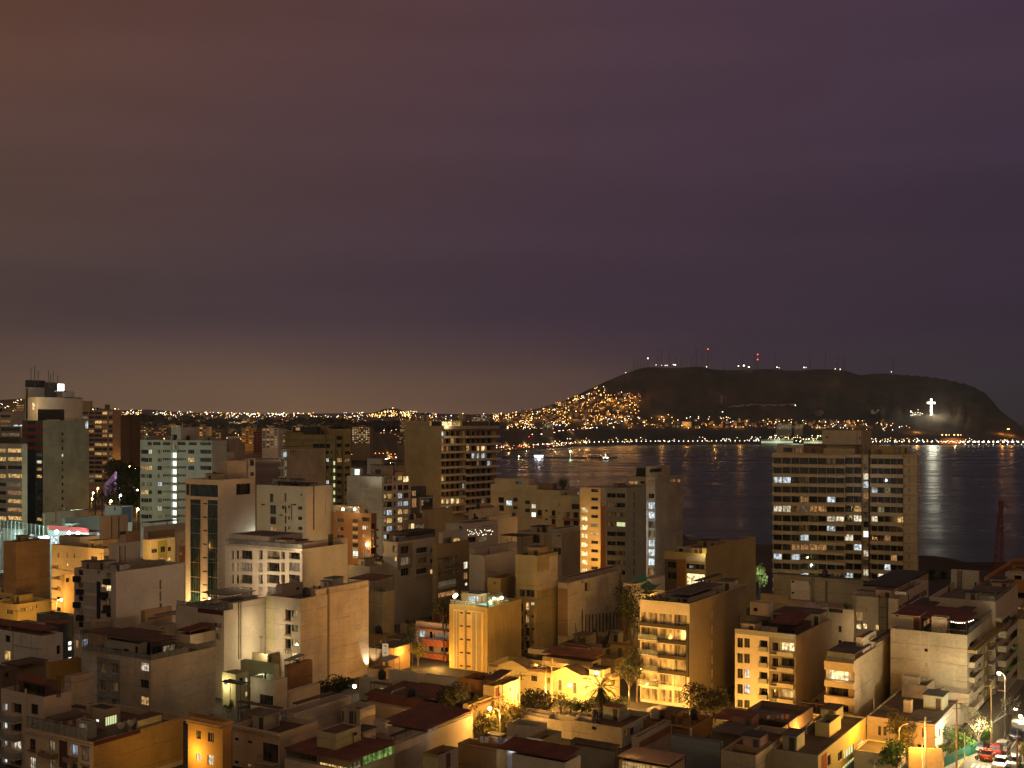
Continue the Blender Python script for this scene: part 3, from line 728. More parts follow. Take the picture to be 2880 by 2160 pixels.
for i in range(5): b.w('R', 1283, 1296, 145+94*i, 222+94*i, k='d', fr='n', dep=.5)
v = b.vol(905, 893, 1125, -140, 253, (.55,.48,.43)); b.slab('R', 960, 964, -130, 40, .15, v=v, col=DRK); b.slab('R', 1003, 1006, -130, 40, .15, v=v, col=DRK)
for i in range(12): b.slab('R', 960, 985, -120+14*i, -118+14*i, .15, v=v, col=DRK)
v = b.vol(880, 845, 1330, 40, 246, (.4,.34,.29), z1=None)
b.canopy(1345, 1335, 1440, 28, 262, 'w', lit=emit('lit_awning', (1,.85,.6), 1.1, True), posts=True)
b = B(HO, 'yellow lit row house with a white paper tree in its window', CH, 'r5', 105, -70, 358, 258, 300, (.66,.5,.2), roof='b', cl='v')
b.w('R', 155, 190, 272, 297, k='c'); b.w('R', 215, 240, 262, 293, k='c', mull=2); b.w('R', 290, 330, 250, 277, k='o'); b.w('L', 50, 90, 285, 312, k='d'); b.w('L', -30, 18, 288, 318, k='d')
b = B(HO, 'yellow lit house with a long ribbon window by the lamp', CH, 'r5', 130, -80, 415, 345, 285, (.72,.54,.2), roof='b')
b.w('R', 165, 268, 366, 398, k='c', mull=5); b.w('R', 288, 300, 345, 372, k='d'); b.w('L', 50, 105, 385, 420, k='c'); b.panel('R', 118+14, 140, 340, 440, (.6,.45,.2), dep=.3)
b = B(HO, 'flat roofed house with a bright strip light behind the yellow row', CH, 'r5', 265, 170, 412, 140, 326, (.5,.42,.26), roof='b', cl='tp'); b.w('R', 330, 345, 150, 190, k='d'); b.w('R', 288, 300, 150, 180, k='o'); b.w('L', 195, 220, 160, 185, k='d')
b = B(HO, 'long low house with pale awning behind the yellow row', CH, 'r5', 40, -80, 260, 105, 345, (.4,.34,.22), roof='d', cl='p'); b.canopy(60, -60, 240, 98, 342, 'w', zb=4.); b.w('R', 60, 150, 112, 128, k='y')
b = B(AB, 'slim navy blue block with small lit windows', CA, 'r5', 478, 295, 600, 437, 245, (.16,.16,.155), roof='d', cl='a')
b.panel('R', 480, 599, 440, 800, (.12,.16,.22)); b.w('R', 550, 580, 640, 672, k='s', mull=1); b.w('R', 550, 580, 683, 714, k='s', mull=1); b.w('R', 550, 580, 768, 790, k='s', mull=1); b.canopy(470, 300, 590, 500, 240, 'r', zb=4.)
b = B(HO, 'white corner house with folded red roof and one lit bedroom', CH, 'r5', 335, -150, 506, 600, 215, (.62,.6,.55), roof='r', par=.25, cl='va')
b.w('L', 42, 82, 592, 648, k='d'); b.w('L', 35, 82, 718, 790, k='y', mull=2); b.w('R', 456, 484, 672, 742, k='d'); b.slab('L', 104, 334, 680, 685, .15, col=GREY); b.slab('L', 102, 108, 560, 830, .12, col=GREY); b.slab('L', 170, 174, 575, 680, .05, col=GREY); b.slab('L', 250, 254, 580, 685, .05, col=GREY)
b.canopy(330, -150, 450, 555, 218, 'r', slope=.3); b.vol(170, 20, 365, 520, 226, (.45,.36,.3), roof='r')
b = B(HO, 'little white house with cool lit doors beside the navy block', CH, 'r5', 640, 598, 740, 592, 236, (.66,.68,.66)); b.w('L', 604, 630, 632, 700, k='o'); b.w('R', 662, 712, 622, 682, k='b', mull=3); b.rail('R', 650, 738, 1.0)
b = B(HO, 'brown plastered roof room behind the navy block', CH, 'r5', 690, 600, 802, 432, 262, (.34,.21,.09), roof='b', cl='l'); b.w('R', 735, 775, 470, 520, k='d')
b = B(HO, 'pale house wall with glowing yellow courtyard', CH, 'r5', 1022, 918, 1200, 455, 250, (.7,.63,.5), roof='b', cl='d')
v = b.vol(735, 728, 920, 480, 236, (.42,.34,.27), 'raw', z0=0., nm='wall')
light(at(U('r5', 1090), V_('r5', 540), 246), 900, (1,.78,.3), .2)
b = B(HO, 'flat brown roofs and lean-to sheds behind the yellow courtyard', CH, 'r5', 1165, 1150, 1385, 395, 236, (.33,.2,.1), roof='r', cl='vs'); b.canopy(1215, 1200, 1520, 455, 225, 'r', zb=6.); b.canopy(1260, 1240, 1540, 428, 232, 'd', zb=6.)

b = B(AB, 'big cream wall block with grey bay and glazed roof terrace', CA, 'r5', 1212, 660, 1732, 797, 190, (.58,.48,.39), 'raw', roof='g', cl='sdp')
b.panel('L', 664, 776, 742, 1500, (.6,.6,.57)); b.panel('L', 780, 968, 780, 1500, (.3,.31,.31))
for i in range(3):
    y = 812+142*i
    b.w('L', 800, 852, y, y+80, k='c', fr='w', mull=2); b.w('L', 894, 948, y+10, y+86, k='c', fr='w', mull=2)
    b.panel('L', 796, 856, y-6, y, (.2,.2,.2), dep=.1); b.panel('L', 890, 952, y+4, y+9, (.2,.2,.2), dep=.1)
b.w('L', 1130, 1196, 812, 880, 4, 137, 'wdyd', mull=3)
b.rail('L', 664, 1208, 1.0); b.rail('R', 1216, 1520, 1.0)
v = b.vol(1112, 838, 1180, 660, 196, (.5,.44,.37)); b.w('L', 905, 975, 700, 740, k='d', v=v, mull=3); b.w('L', 992, 1036, 700, 740, k='d', v=v, mull=2); b.w('L', 1085, 1108, 680, 770, k='d', v=v)
v = b.vol(1215, 1120, 1425, 665, 199, (.12,.1,.08), roof='b'); b.w('R', 1225, 1300, 680, 760, k='d', v=v); b.w('R', 1310, 1415, 670, 745, k='m', v=v); b.w('L', 1125, 1205, 680, 760, k='d', v=v)
b.canopy(1215, 662, 1420, 640, 192, 'b'); b.canopy(1120, 830, 1330, 605, 200, 'r', zb=35.)
v = b.vol(1530, 1425, 1728, 590, 208, (.55,.45,.36), 'raw', roof='r'); b.canopy(1528, 1420, 1735, 560, 208, 'r', slope=.5)
v = b.vol(1290, 1110, 1430, 520, 216, (.4,.33,.27), z0=34.); b.w('R', 1270+30, 1320, 530, 545, k='d', v=v)
b = B(HO, 'rear light well strip of the cream wall block', CH, 'r5', 1735, 1728, 1782, 640, 214, (.62,.52,.3)); 
light(at(U('r5', 1768), V_('r5', 1000), 205), 450, (1,.8,.4), .2)

b = B(AB, 'balcony flats with tiled roof pergola and mustard roof room', CA, 'r5', 352, 8, 575, 1090, 167, (.55,.45,.38), roof='b', cl='ap')
for i in range(5):
    y = 1130+145*i; b.slab('L', 26, 176, y+88, y+148, 1.3, kind='glassy', col=(.5,.46,.42)); b.w('L', 28, 58, y+12, y+66, k='kkkkk'[i], dep=.3); b.w('L', 90, 174, y+10, y+92, k='ddwdd'[i], dep=.6, mull=3)
    b.w('L', 248, 306, 1145+150*i, 1228+150*i, k='d', mull=2)
b.slab('L', 205, 216, 1020, 1660, .15)
v = b.vol(420, 118, 450, 985, 171, (.2,.12,.07)); b.w('L', 190, 360, 985, 1075, k='d', v=v, dep=.6); b.canopy(420, 115, 440, 1000, 169, 'r', slope=.6)
v = b.vol(572, 520, 757, 925, 182, (.54,.45,.36), 'raw'); v = b.vol(402, 386, 652, 820, 196, MUS, z0=30.); b.slab('R', 455, 460, 920, 1090, .15, col=DRK); b.slab('R', 478, 483, 920, 1090, .15, col=DRK)
for i in range(9): b.slab('R', 455, 483, 935+18*i, 938+18*i, .15, col=DRK)
b = B(HO, 'dark roof edge house behind the mustard roof room', CH, 'r5', 20, -110, 132, 872, 196, (.16,.13,.1), roof='b'); b.w('R', 40, 70, 890, 930, k='d')
b = B(HO, 'long brown roof with pale skylight by the white corner house', CH, 'r5', 160, 20, 395, 855, 206, (.3,.22,.15), roof='b', cl='v'); b.canopy(140, 10, 385, 835, 204, 'b', zb=22.)

b = B(AB, 'beige front flats with ochre brick side wall and dish row', CA, 'r5', 748, 204, 1472, 1452, 158, (.6,.47,.36), 'raw', roof='b', cl='alp')
for i in range(2):
    y = 150*i
    b.w('L', 238, 286, 1425+y, 1518+y, k='dw'[i], mull=3, sash=True); b.w('L', 380, 440, 1440+y, 1532+y, k='m', mull=3, dep=.5); b.w('L', 562, 622, 1470+y, 1560+y, k='bd'[i], mull=2, dep=.5); b.w('L', 657, 716, 1497+y, 1600+y, k='md'[i], mull=5)
    b.slab('L', 354, 466, 1530+y, 1564+y, 1.0, kind='box', col=(.2,.13,.09)); b.slab('L', 550, 626, 1566+y, 1602+y, 1.0, kind='box', col=(.2,.13,.09))
    b.slab('L', 232, 290, 1516+y, 1524+y, .2, col=DRK); b.slab('L', 652, 722, 1478+y, 1492+y, .15, col=(.22,.14,.1))
b.panel('L', 476, 542, 1430, 1660, (.1,.035,.03), dep=.05); b.panel('R', 752, 1470, 1310, 1700, BRK, dep=.03)
b.slab('L', 204, 748, 1412, 1422, .35, col=(.5,.38,.27)); b.rail('L', 215, 700, 1.6, 'glass')
b.panel('R', 752, 1130, 1330, 1430, (.1,.025,.02), dep=.02)
v = b.vol(845, 694, 968, 1192, 168, (.45,.36,.26), roof='d'); b.w('R', 850, 945, 1240, 1312, k='S', v=v, mull=5); b.w('L', 765, 795, 1268, 1290, k='s', v=v)
v = b.vol(720, 612, 745, 1290, 163, (.4,.42,.36)); b.w('L', 618, 700, 1300, 1350, k='m', v=v, mull=8)
b.canopy(1130, 900, 1132, 1235, 180, 'r'); b.canopy(690, 510, 700, 1180, 180, 'b'); b.canopy(460, 300, 465, 1240, 176, 'r')
b.vol(1130, 1128, 1472, 1372, 172, BRK, 'brick', z0=0.); light(at(U('r5', 1495), V_('r5', 1560), 161), 800, (1,.58,.1), .3); light(at(U('r5', 1480), V_('r5', 1640), 150), 60, (1,.58,.16), .3); light(at(U('r5', 420), V_('r5', 1780), 150), 420, (1,.62,.26), .3)
for i in range(4):
    p = b.pt(b.face(b.main, 'R', U('r5', 985+38*i)), .5, b.main.z1+.1); c_dish(p, 'the beige flats, '+('nearest the street', 'second in row', 'third in row', 'by the brick wall')[i], random.Random(i), 'round satellite dish on ')
# ------------------------------------------------------------------ crops r2 / r6
b = B(AB, 'orange cornice flats with a standing dish on the roof', CA, 'r5', 1790, 1512, 1862, 1292, 160, (.62,.33,.1), roof='b', cl='')
b.w('L', 1578, 1616, 1358, 1425, k='d', fr='w'); b.w('L', 1672, 1720, 1376, 1448, k='d', fr='w', mull=3); b.w('L', 1576, 1618, 1540, 1608, k='w', fr='w', mull=2); b.w('L', 1668, 1721, 1556, 1636, k='w', fr='w', mull=2)
for f, x0, x1 in (('L', 1512, 1790), ('R', 1790, 1860)): b.slab(f, x0, x1, 1288, 1302, .5, col=(.66,.4,.18)); b.slab(f, x0, x1, 1312, 1322, .3, col=(.66,.4,.18))
b.rail('L', 1520, 1785, .5, 'bars')
p = b.pt(2.2, b.main.WL*.72, b.main.z1-.9); c_dish(p, 'the orange cornice flats', random.Random(1), 'large dark standing dish on ')
p = b.pt(2.0, b.main.WL*.12, b.main.z1-.9)
t = thing('topiary', 'round clipped bush in a pot on the orange cornice flats', 'plant', p); o = link('foliage', leaf_mesh(('topi', 0), 260, .75, .75, .16), t); o.location = (0,0,2.6)
q = MB(); q.lathe([(.05,0),(.35,0),(.45,.6),(.05,.6)], plain('pot_clay', (.25,.12,.07), .8), 9); q.build('pot', t); q = MB(); q.tube((0,0,.5), (0,0,2.4), .06, BARK(), 5); q.build('stem', t)
b = B(AB, 'sandy flats with roof pergola and a long windowless flank', CA, 'r6', 190, -190, 500, 1382, 166, (.56,.45,.33), roof='b', cl='l')
b.w('L', 1885, 1920, 1415, 1440, R='r5', k='d'); b.w('L', 1990, 2026, 1438, 1462, R='r5', k='d'); b.w('L', 1885, 1920, 1600, 1626, R='r5', k='d'); b.w('L', 1990, 2026, 1625, 1650, R='r5', k='o')
b.w('L', 52, 178, 1462, 1612, k='d', mull=3); b.slab('L', 40, 182, 1560, 1620, .9, kind='bars'); b.slab('L', -190, 190, 1345, 1365, .35); b.slab('L', -190, 190, 1372, 1382, .2)
v = b.vol(60, -120, 200, 1240, 180, (.3,.24,.18)); b.w('L', -60, 40, 1255, 1330, k='d', v=v, dep=.6); b.canopy(180, -150, 200, 1180, 176, 'b'); b.w('R', 90, 112, 1245, 1310, k='d', v=v)
v = b.vol(306, 190, 768, 1222, 177, (.56,.48,.4), 'raw', z0=0., nm='flank_wall', roof='b')
b.canopy(330, 310, 640, 1140, 186, 'b', zb=14.)
b = B(HO, 'small white box house before the long tan wall', CH, 'r6', 150, -45, 252, 957, 195, (.62,.56,.47), roof='b', cl='v'); b.w('L', 30, 138, 1072, 1160, k='d', mull=4)
b.vol(262, 250, 516, 1050, 199, (.58,.51,.42), z0=0., nm='wall', roof='b')
b = B(HO, 'terraced rooms stacked between brick and cream courtyards', CH, 'r6', 92, -120, 284, 745, 216, (.36,.29,.19), 'raw', roof='b', cl='va'); b.w('L', 15, 60, 700, 735, k='d'); b.w('R', 92+10, 125, 755, 815, k='d')
v = b.vol(-5, -125, 130, 665, 222, (.4,.33,.24)); v = b.vol(150, -125, 156, 830, 206, (.45,.47,.3), z0=0., nm='wall')
light(at(U('r6', 40), V_('r6', 880), 200), 90, (.8,1,.6), .2)
b = B(HO, 'greenish lit courtyard house with barred windows', CH, 'r5', 1895, 1785, 2000, 905, 205, (.56,.53,.34), roof='b'); b.w('R', 1925, 1955, 935, 990, k='d'); b.w('R', 1975, 1996, 930, 985, k='w'); b.w('R', 1975, 1996, 1045, 1085, k='y'); b.w('L', 1800, 1830, 945, 990, k='d'); b.canopy(1935, 1785, 2000, 985, 198, 'd', zb=4.)
light(at(U('r5', 1950), V_('r5', 1010), 195), 110, (1,.9,.5), .2)
b = B(HO, 'raw brick walled yard with a grey tent roof', CH, 'r6', 268, 228, 454, 835, 208, (.36,.2,.1), 'brick', roof='r', cl='p'); b.canopy(270, 225, 390, 795, 212, 'g', slope=.5)
b = B(AB, 'white block with hedge terrace and service pipes', CA, 'r5', 1802, 1416, 2203, 395, 212, (.57,.48,.41), 'plaster', roof='g', cl='pps')
b.w('L', 1725, 1780, 492, 530, k='c'); b.w('L', 1728, 1782, 534, 552, k='o'); b.w('L', 1735, 1775, 575, 625, k='c')
for x in (1918, 1934): b.slab('R', x, x+10, 330, 780, .15, col=(.4,.33,.27))
v = b.vol(1875, 1868, 2203, 335, 214, (.57,.48,.41), z0=0., nm='wall'); b.rail('L', 1420, 1795, .9); b.panel('L', 1590, 1795, 380, 420, (.09,.02,.015), dep=.03); b.canopy(1840, 1616, 2060, 268, 222, 'g', zb=36., posts=False)
for i in range(5):
    p = b.pt(1.2, b.main.WL*(.2+.15*i), b.main.z1-.9); c_pot(p, 'the white hedge terrace block, '+('end near pipes', 'second along', 'middle of row', 'fourth along', 'far end')[i], random.Random(i))
b = B(AB, 'towering tan blank wall with recessed lit stair windows', CA, 'r6', 358, 80, 906, 300, 216, (.63,.51,.42), 'raw', roof='g', cl='vts')
b.panel('L', 84, 142, 262, 1000, (.66,.56,.36), dep=.02)
for i in range(3): b.w('L', 236, 281, 386+117*i, 470+117*i, k='G', dep=.9); b.w('L', 286, 336, 390+117*i, 446+117*i, k='c', mull=2); b.slab('L', 230, 284, 470+117*i, 478+117*i, .25, col=BRN)
b.w('L', 284, 338, 735, 785, k='Y', fr='n'); b.w('L', 234, 281, 710, 740, k='c')
b.slab('R', 575, 590, 218, 1040, .08, col=(.22,.17,.13)); b.slab('R', 668, 671, 240, 900, .03); b.slab('R', 480, 483, 250, 900, .03)
v = b.vol(210, 158, 380, 192, 224, (.52,.44,.36)); b.w('R', 325, 350, 205, 228, k='d', v=v); v = b.vol(425, 412, 770, 235, 222, (.4,.33,.27)); v = b.vol(480, 440, 905, 225, 218.5, (.62,.5,.41), 'raw'); b.w('R', 505, 525, 180, 195, k='d', v=v)
b.wl_light('L', 185, 700, 4.5, 700, (1,.84,.46)); b.wl_light('L', 185, 480, 4.5, 500, (1,.84,.46))
b.wl_light('R', 885, 865, .8, 2600, (1,.88,.6), spot=75, aim=(.03,.12,1)); b.wl_light('R', 800, 965, 2.2, 800, (1,.68,.28)); b.wl_light('R', 640, 1060, 9, 1900, (1,.66,.36))
t = thing('wall_lamp', 'glowing wall lamp at the foot of the towering tan wall', 'lamp', at(U('r6', 792), V_('r6', 1002), 214)); q = MB(); q.ball((0,0,0), .35, emit('bulb_wall', (1,.85,.55), 40, False), 8, 5); q.build('globe', t); q = MB(); q.tube((0,0,-1.2), (0,0,-.3), .06, RAILM(), 5); q.build('bracket', t)

b = B(AB, 'white framed grid flats with lit penthouse terrace', CA, 'r2', 400, -268, 792, 1552, 240, (.68,.62,.53), roof='g', cl='t')
for x0, x1, m in ((22,58,1),(97,203,3),(217,250,1),(287,378,3),(-222,-192,1),(-182,-148,1),(-137,-32,4)):
    b.w('L', x0, x1, 1562, 1640, 6, 105, 'dmdcdd' if x0 != 97 else 'cddmdd', mull=m, dep=.7, fr='d')
    if m > 1: b.slab('L', x0, x1, 1612, 1640, .05, 6, 105, 'bars', (.4,.37,.33))
b.slab('L', -268, 400, 1541, 1551, .3)
v = b.vol(110, -240, 402, 1442, 247, (.66,.58,.5)); b.w('L', -20, 20, 1480, 1545, k='d', v=v); b.w('L', -215, -40, 1470, 1545, k='d', v=v, mull=5, dep=.8); b.w('R', 185, 256, 1478, 1520, k='d', v=v); b.w('R', 275, 392, 1520, 1560, k='y', v=v, dep=.6)
v = b.vol(402, 396, 792, 1500, 243, (.56,.47,.39), z0=0., nm='wall'); b.slab('R', 622, 632, 1420, 1660, .25, col=DRK, v=v); b.slab('R', 638, 646, 1420, 1660, .25, col=DRK, v=v); b.slab('R', 652, 658, 1420, 1660, .25, col=DRK, v=v); b.slab('R', 400, 792, 1560, 1568, .04, col=DRK, v=v)
b.rail('L', -260, 395, 1.0)
light(at(U('r2', 330), V_('r2', 1532), 239), 220, (1,.75,.4), .15)
b = B(AB, 'brown flats with white spandrels and two lamps on top terrace', CA, 'r2', 995, 664, 1042, 1243, 300, (.33,.17,.075), roof='d', cl='p')
b.w('L', 697, 757, 1283, 1320, 5, 72, 'ddddd', fr='w'); b.w('L', 700, 720, 1360, 1395, k='o')
for i in range(5): b.w('L', 833, 880, 1290+70*i, 1322+70*i, k='d', mull=3); b.panel('L', 833, 880, 1326+70*i, 1350+70*i, (.66,.55,.45), dep=.05)
b.w('L', 916, 982, 1276, 1312, k='d', mull=4); b.w('L', 916, 950, 1346, 1382, k='w', mull=2); b.w('L', 952, 982, 1346, 1382, k='o', mull=2); b.w('L', 916, 942, 1420, 1460, k='y', mull=2); b.w('L', 916, 982, 1560, 1620, k='o', mull=4); b.w('L', 833, 882, 1565, 1610, k='s')
b.w('R', 1000, 1036, 1330, 1375, 4, 72, 'dmod', dep=.6); b.slab('R', 1000, 1040, 1375, 1390, .8, 4, 72, 'box')
v = b.vol(892, 664, 960, 1180, 303, (.66,.55,.44)); b.w('L', 765, 840, 1200, 1240, k='m', v=v); b.w('L', 690, 705, 1205, 1235, k='o', v=v)
for x in (752, 852): light(at(U('r2', x), V_('r2', 1205), 299.5), 160, (1,.66,.3), .12)
for i, x in enumerate((752, 852)):
    t = thing('terrace_lamp', ('terrace lamp on brown flats nearer the white block', 'terrace lamp on brown flats beside the roof plants')[i], 'lamp', at(U('r2', x), V_('r2', 1212), 301)); q = MB(); q.ball((0,0,.2), .3, emit('bulb_terrace', (1,.8,.45), 30, False), 8, 5); q.build('globe', t); q = MB(); q.tube((0,0,-1), (0,0,0), .05, RAILM(), 5); q.build('stem', t)
t = thing('wall_lamp', 'bare bulb on the street front of the brown flats', 'lamp', at(U('r2', 960), V_('r2', 1510), 300.2)); q = MB(); q.ball((0,0,0), .4, emit('bulb_terrace', (1,.8,.45), 30, False), 8, 5); q.build('globe', t); q = MB(); q.tube((0,.5,0), (0,0,0), .05, RAILM(), 5); q.build('bracket', t)
light(at(U('r2', 960), V_('r2', 1512), 299), 200, (1,.66,.25), .12)
b = B(AB, 'pale grey block with scattered small windows and flue pipes', CA, 'r2', 435, 5, 662, 1010, 300, (.5,.5,.44), roof='d', cl='vd')
b.panel('R', 437, 660, 1012, 1420, (.55,.47,.39), dep=.03)
for x0, x1, y0, y1 in ((122,172,1170,1248),(122,172,1270,1335),(122,172,1358,1410),(120,150,1070,1145),(247,262,1065,1140),(247,262,1175,1242),(247,262,1262,1330),(247,262,1350,1410),(362,400,1180,1210),(362,400,1268,1298),(362,400,1356,1384),(383,400,1073,1088),(222,245,1175,1205),(278,292,1172,1200),(278,292,1265,1295),(278,292,1352,1380)):
    b.w('L', x0, x1, y0, y1, k='d' if (x0, y0) != (122,1358) else 'o', fr='d')
for x0 in (55, 212, 325, 328): b.slab('L', x0, x0+20, 1070+90*(x0 % 3), 1080+90*(x0 % 3), .5, col=DRK)
b.slab('R', 494, 502, 1005, 1380, .12, col=DRK); b.slab('R', 600, 604, 1130, 1250, .05, col=(.4,.33,.27)); b.slab('L', 306, 311, 1160, 1300, .1, col=DRK)
b.canopy(420, 150, 540, 985, 303, 'd', posts=False, zb=20.); v = b.vol(250, 90, 300, 1030, 306, (.5,.46,.4), z0=20.)
light(at(U('r2', 20), V_('r2', 1500), 275), 2200, (.85,1,.85), .5)
b = B(AB, 'tan walled flats with many lit corner bedrooms', CA, 'r2', 1085, 785, 1338, 925, 360, (.56,.48,.39), 'raw', roof='g', cl='av')
for i in range(7):
    y = 1000+70*i
    b.w('R', 1105, 1128, y+5, y+40, k='dycbodk'[i]); b.w('R', 1132, 1176, y, y+45, k='dydkybd'[i], mull=2); b.w('R', 1192, 1207, y, y+32, k='d')
    b.w('R', 1226, 1266, y-5, y+40, k='dkbyYod'[i], mull=3); b.w('R', 1275, 1318, y-5, y+36, k='ddkymod'[i], mull=3)
    b.slab('R', 1098, 1182, y+46, y+62, .7, kind='box'); b.slab('R', 1220, 1330, y+42, y+58, .6, kind='box')
b.w('R', 1226, 1266, 905, 955, k='y'); b.w('R', 1273, 1322, 920, 970, k='Y', mull=3); b.w('R', 1192, 1207, 930, 960, k='d'); b.w('R', 1110, 1176, 920, 980, k='c', mull=3)
v = b.vol(1130, 990, 1185, 830, 366, (.42,.34,.24)); b.w('L', 1030, 1080, 860, 900, k='d', v=v); b.canopy(1185, 985, 1200, 822, 364, 'd', posts=False)
v = b.vol(905, 815, 912, 850, 368, (.56,.58,.47)); b.w('L', 850, 895, 858, 910, k='s', v=v, mull=3); v = b.vol(1080, 960, 1082, 768, 380, (.48,.4,.3), z0=30.); v = b.vol(1220, 1190, 1290, 830, 378, (.36,.28,.2))
b.rail('L', 880, 1080, 1., 'bars')
light(at(U('r2', 990), V_('r2', 1215), 350), 3200, (.95,1,.8), .2, spot=60, aim=(-.1,.6,.9)); light(at(U('r2', 1050), V_('r2', 1500), 340), 3000, (1,.85,.5), .3)
b = B(AB, 'pale slab block with rounded lit balconies on its end', CA, 'r2', 268, 214, 603, 688, 400, (.5,.42,.34), 'raw', roof='r', cl='v')
for i in range(5): b.w('L', 222, 266, 700+84*i, 760+84*i, k='kmmyo'[i], dep=.8, mull=3); b.slab('L', 212, 268, 752+84*i, 772+84*i, 1.0, kind='box', col=(.5,.42,.35))
b.w('R', 285, 348, 696, 730, k='c', fr='w', mull=1); b.canopy(270, 215, 500, 662, 404, 'r', posts=False)
b = B('apartment_tower', 'olive stepped tower with a green lit stair column', CA, 'r2', 762, 250, 822, 562, 430, (.36,.29,.13), roof='d', cl='vt')
for i in range(10): b.w('L', 666, 686, 790+64*i, 822+64*i, k='S', fr='n') if i < 6 else None; b.w('L', 604, 628, 700+64*i, 730+64*i, k='dkdckkd'[i % 7], mull=2); b.w('L', 697, 740, 572+64*i, 606+64*i, k='ddcodddcd'[i % 9], mull=3); b.w('R', 768, 812, 640+64*i, 668+64*i, k='ddmdd'[i % 5], mull=3); b.w('L', 645, 657, 700+64*i, 722+64*i, k='d', fr='n')
b.w('L', 490, 640, 640, 676, k='d', mull=10); b.w('L', 395, 405, 630, 645, k='d', fr='n')
for x in (602, 688, 748): b.slab('L', x, x+5, 565, 1200, .3, col=(.22,.17,.08))
b.slab('L', 250, 670, 600, 606, .3, col=(.3,.24,.11))
v = b.vol(400, 250, 410, 540, 433, (.3,.24,.11)); v = b.vol(525, 320, 560, 492, 440, (.08,.07,.05)); b.w('L', 340, 380, 500, 525, k='o', v=v); b.w('L', 400, 470, 500, 520, k='d', v=v); v = b.vol(640, 525, 660, 482, 444, (.38,.3,.14)); v = b.vol(750, 622, 822, 510, 436, (.4,.3,.14), roof='r')
b.canopy(740, 620, 822, 490, 438, 'r', slope=-2., posts=False, zb=50.)
b = B('apartment_tower', 'tall white tower of jutting balcony slabs with blank side', CA, 'r2', 1595, 1283, 2076, 486, 440, (.5,.4,.23), roof='d', cl='v')
R_ = random.Random(3); km = {0:'k...', }
rows = ['k.d.ddd.dd', 'o.yddddddd', 'oodd.y.yYd', 'ddddy.kkkd', 'dddddcdmdk', 'ddddd.dddd', 'yddddddddd', 'ddddkddddd', 'dddd.ddddd', 'YYYYydddmd', 'dkddy.dddd']
xs = [1602, 1640, 1682, 1728, 1772, 1815, 1862, 1905, 1946, 1995, 2042]
for i in range(11):
    y = 528+65*i
    for j in range(10): b.w('R', xs[j]+2, xs[j+1]-4, y, y+44-2*(j > 5), k=rows[i][j].replace('.', 'd'), mull=2, dep=1.0, fr='w')
    b.slab('R', 1597, 1790 if i != 4 else 1830, y+44, y+62, 1.5, kind='box', col=(.78,.68,.62)); b.slab('R', 1792, 2076, y+41, y+59, 1.9+(.6 if i % 2 else 0), kind='box', col=(.78,.68,.62))
    x = 1770-20*(i in (6, 7, 8)); b.slab('R', x, x+10, y, y+44, 1.4, col=(.5,.4,.26))
b.slab('R', 1595, 2076, 484, 512, 1.6, col=(.5,.42,.4))
v = b.vol(1500, 1283, 1515, 442, 444, (.5,.4,.23)); v = b.vol(1768, 1600, 1772, 440, 446, (.66,.5,.22)); b.w('L', 1605, 1690, 448, 486, k='Y', v=v); b.w('L', 1695, 1760, 455, 486, k='y', v=v); v = b.vol(1800, 1790, 2010, 445, 456, (.16,.13,.12)); v = b.vol(1795, 1748, 1802, 388, 460, (.4,.33,.25), z0=45.)
for i, x in enumerate((1440, 1487)):
    t = thing('chimney', ('slimmer dark capped chimney on the balcony slab tower', 'wider dark capped chimney on the balcony slab tower')[i], 'chimney', at(U('r2', x), V_('r2', 440), 452)); q = MB(); q.box((-.42-.12*i,-.4,-1), (.42+.12*i,.4,2.3), wallmat((.3,.24,.2))); q.build('stack', t); q = MB(); q.box((-.5-.12*i,-.5,2.3), (.5+.12*i,.5,3.1), plain('chimney_cap', (.05,.045,.04), .8)); q.build('cap', t)
light(at(U('r2', 1660), V_('r2', 460), 440), 1500, (1,.72,.3), .3)
b = B(AB, 'dark brown infill with a white framed corner room', CA, 'r2', 1412, 1338, 1535, 1098, 400, (.17,.11,.06), roof='d', cl='p')
b.panel('R', 1414, 1534, 1100, 1112, WH, dep=.3); b.panel('R', 1414, 1424, 1100, 1230, WH, dep=.3); b.panel('R', 1524, 1534, 1100, 1230, WH, dep=.3); b.w('R', 1428, 1450, 1125, 1172, k='y'); b.w('R', 1455, 1520, 1120, 1180, k='d', mull=3); b.w('L', 1345, 1385, 1110, 1190, k='o', mull=2); v = b.vol(1400, 1340, 1470, 1010, 406, (.11,.1,.09)); b.w('L', 1345, 1380, 1045, 1090, k='o', v=v, mull=3)
b = B(HO, 'beige flat with a lit sliding window below the slab tower', CH, 'r2', 1290, 1268, 1492, 1302, 330, (.5,.38,.24), roof='b', cl='tv'); b.w('R', 1320, 1335, 1335, 1382, k='y'); b.w('R', 1340, 1372, 1328, 1384, k='Y', mull=1); b.w('R', 1376, 1460, 1335, 1380, k='m', mull=4)
v = b.vol(1445, 1430, 1700, 1215, 360, (.33,.27,.18), z0=10.); v = b.vol(1380, 1345, 1440, 1245, 350, (.2,.11,.06), z0=10.)
b = B(AB, 'cream and grey flats under a dark planted penthouse', CA, 'r2', 1222, 1095, 1548, 1490, 290, (.6,.54,.45), roof='d', cl='pp')
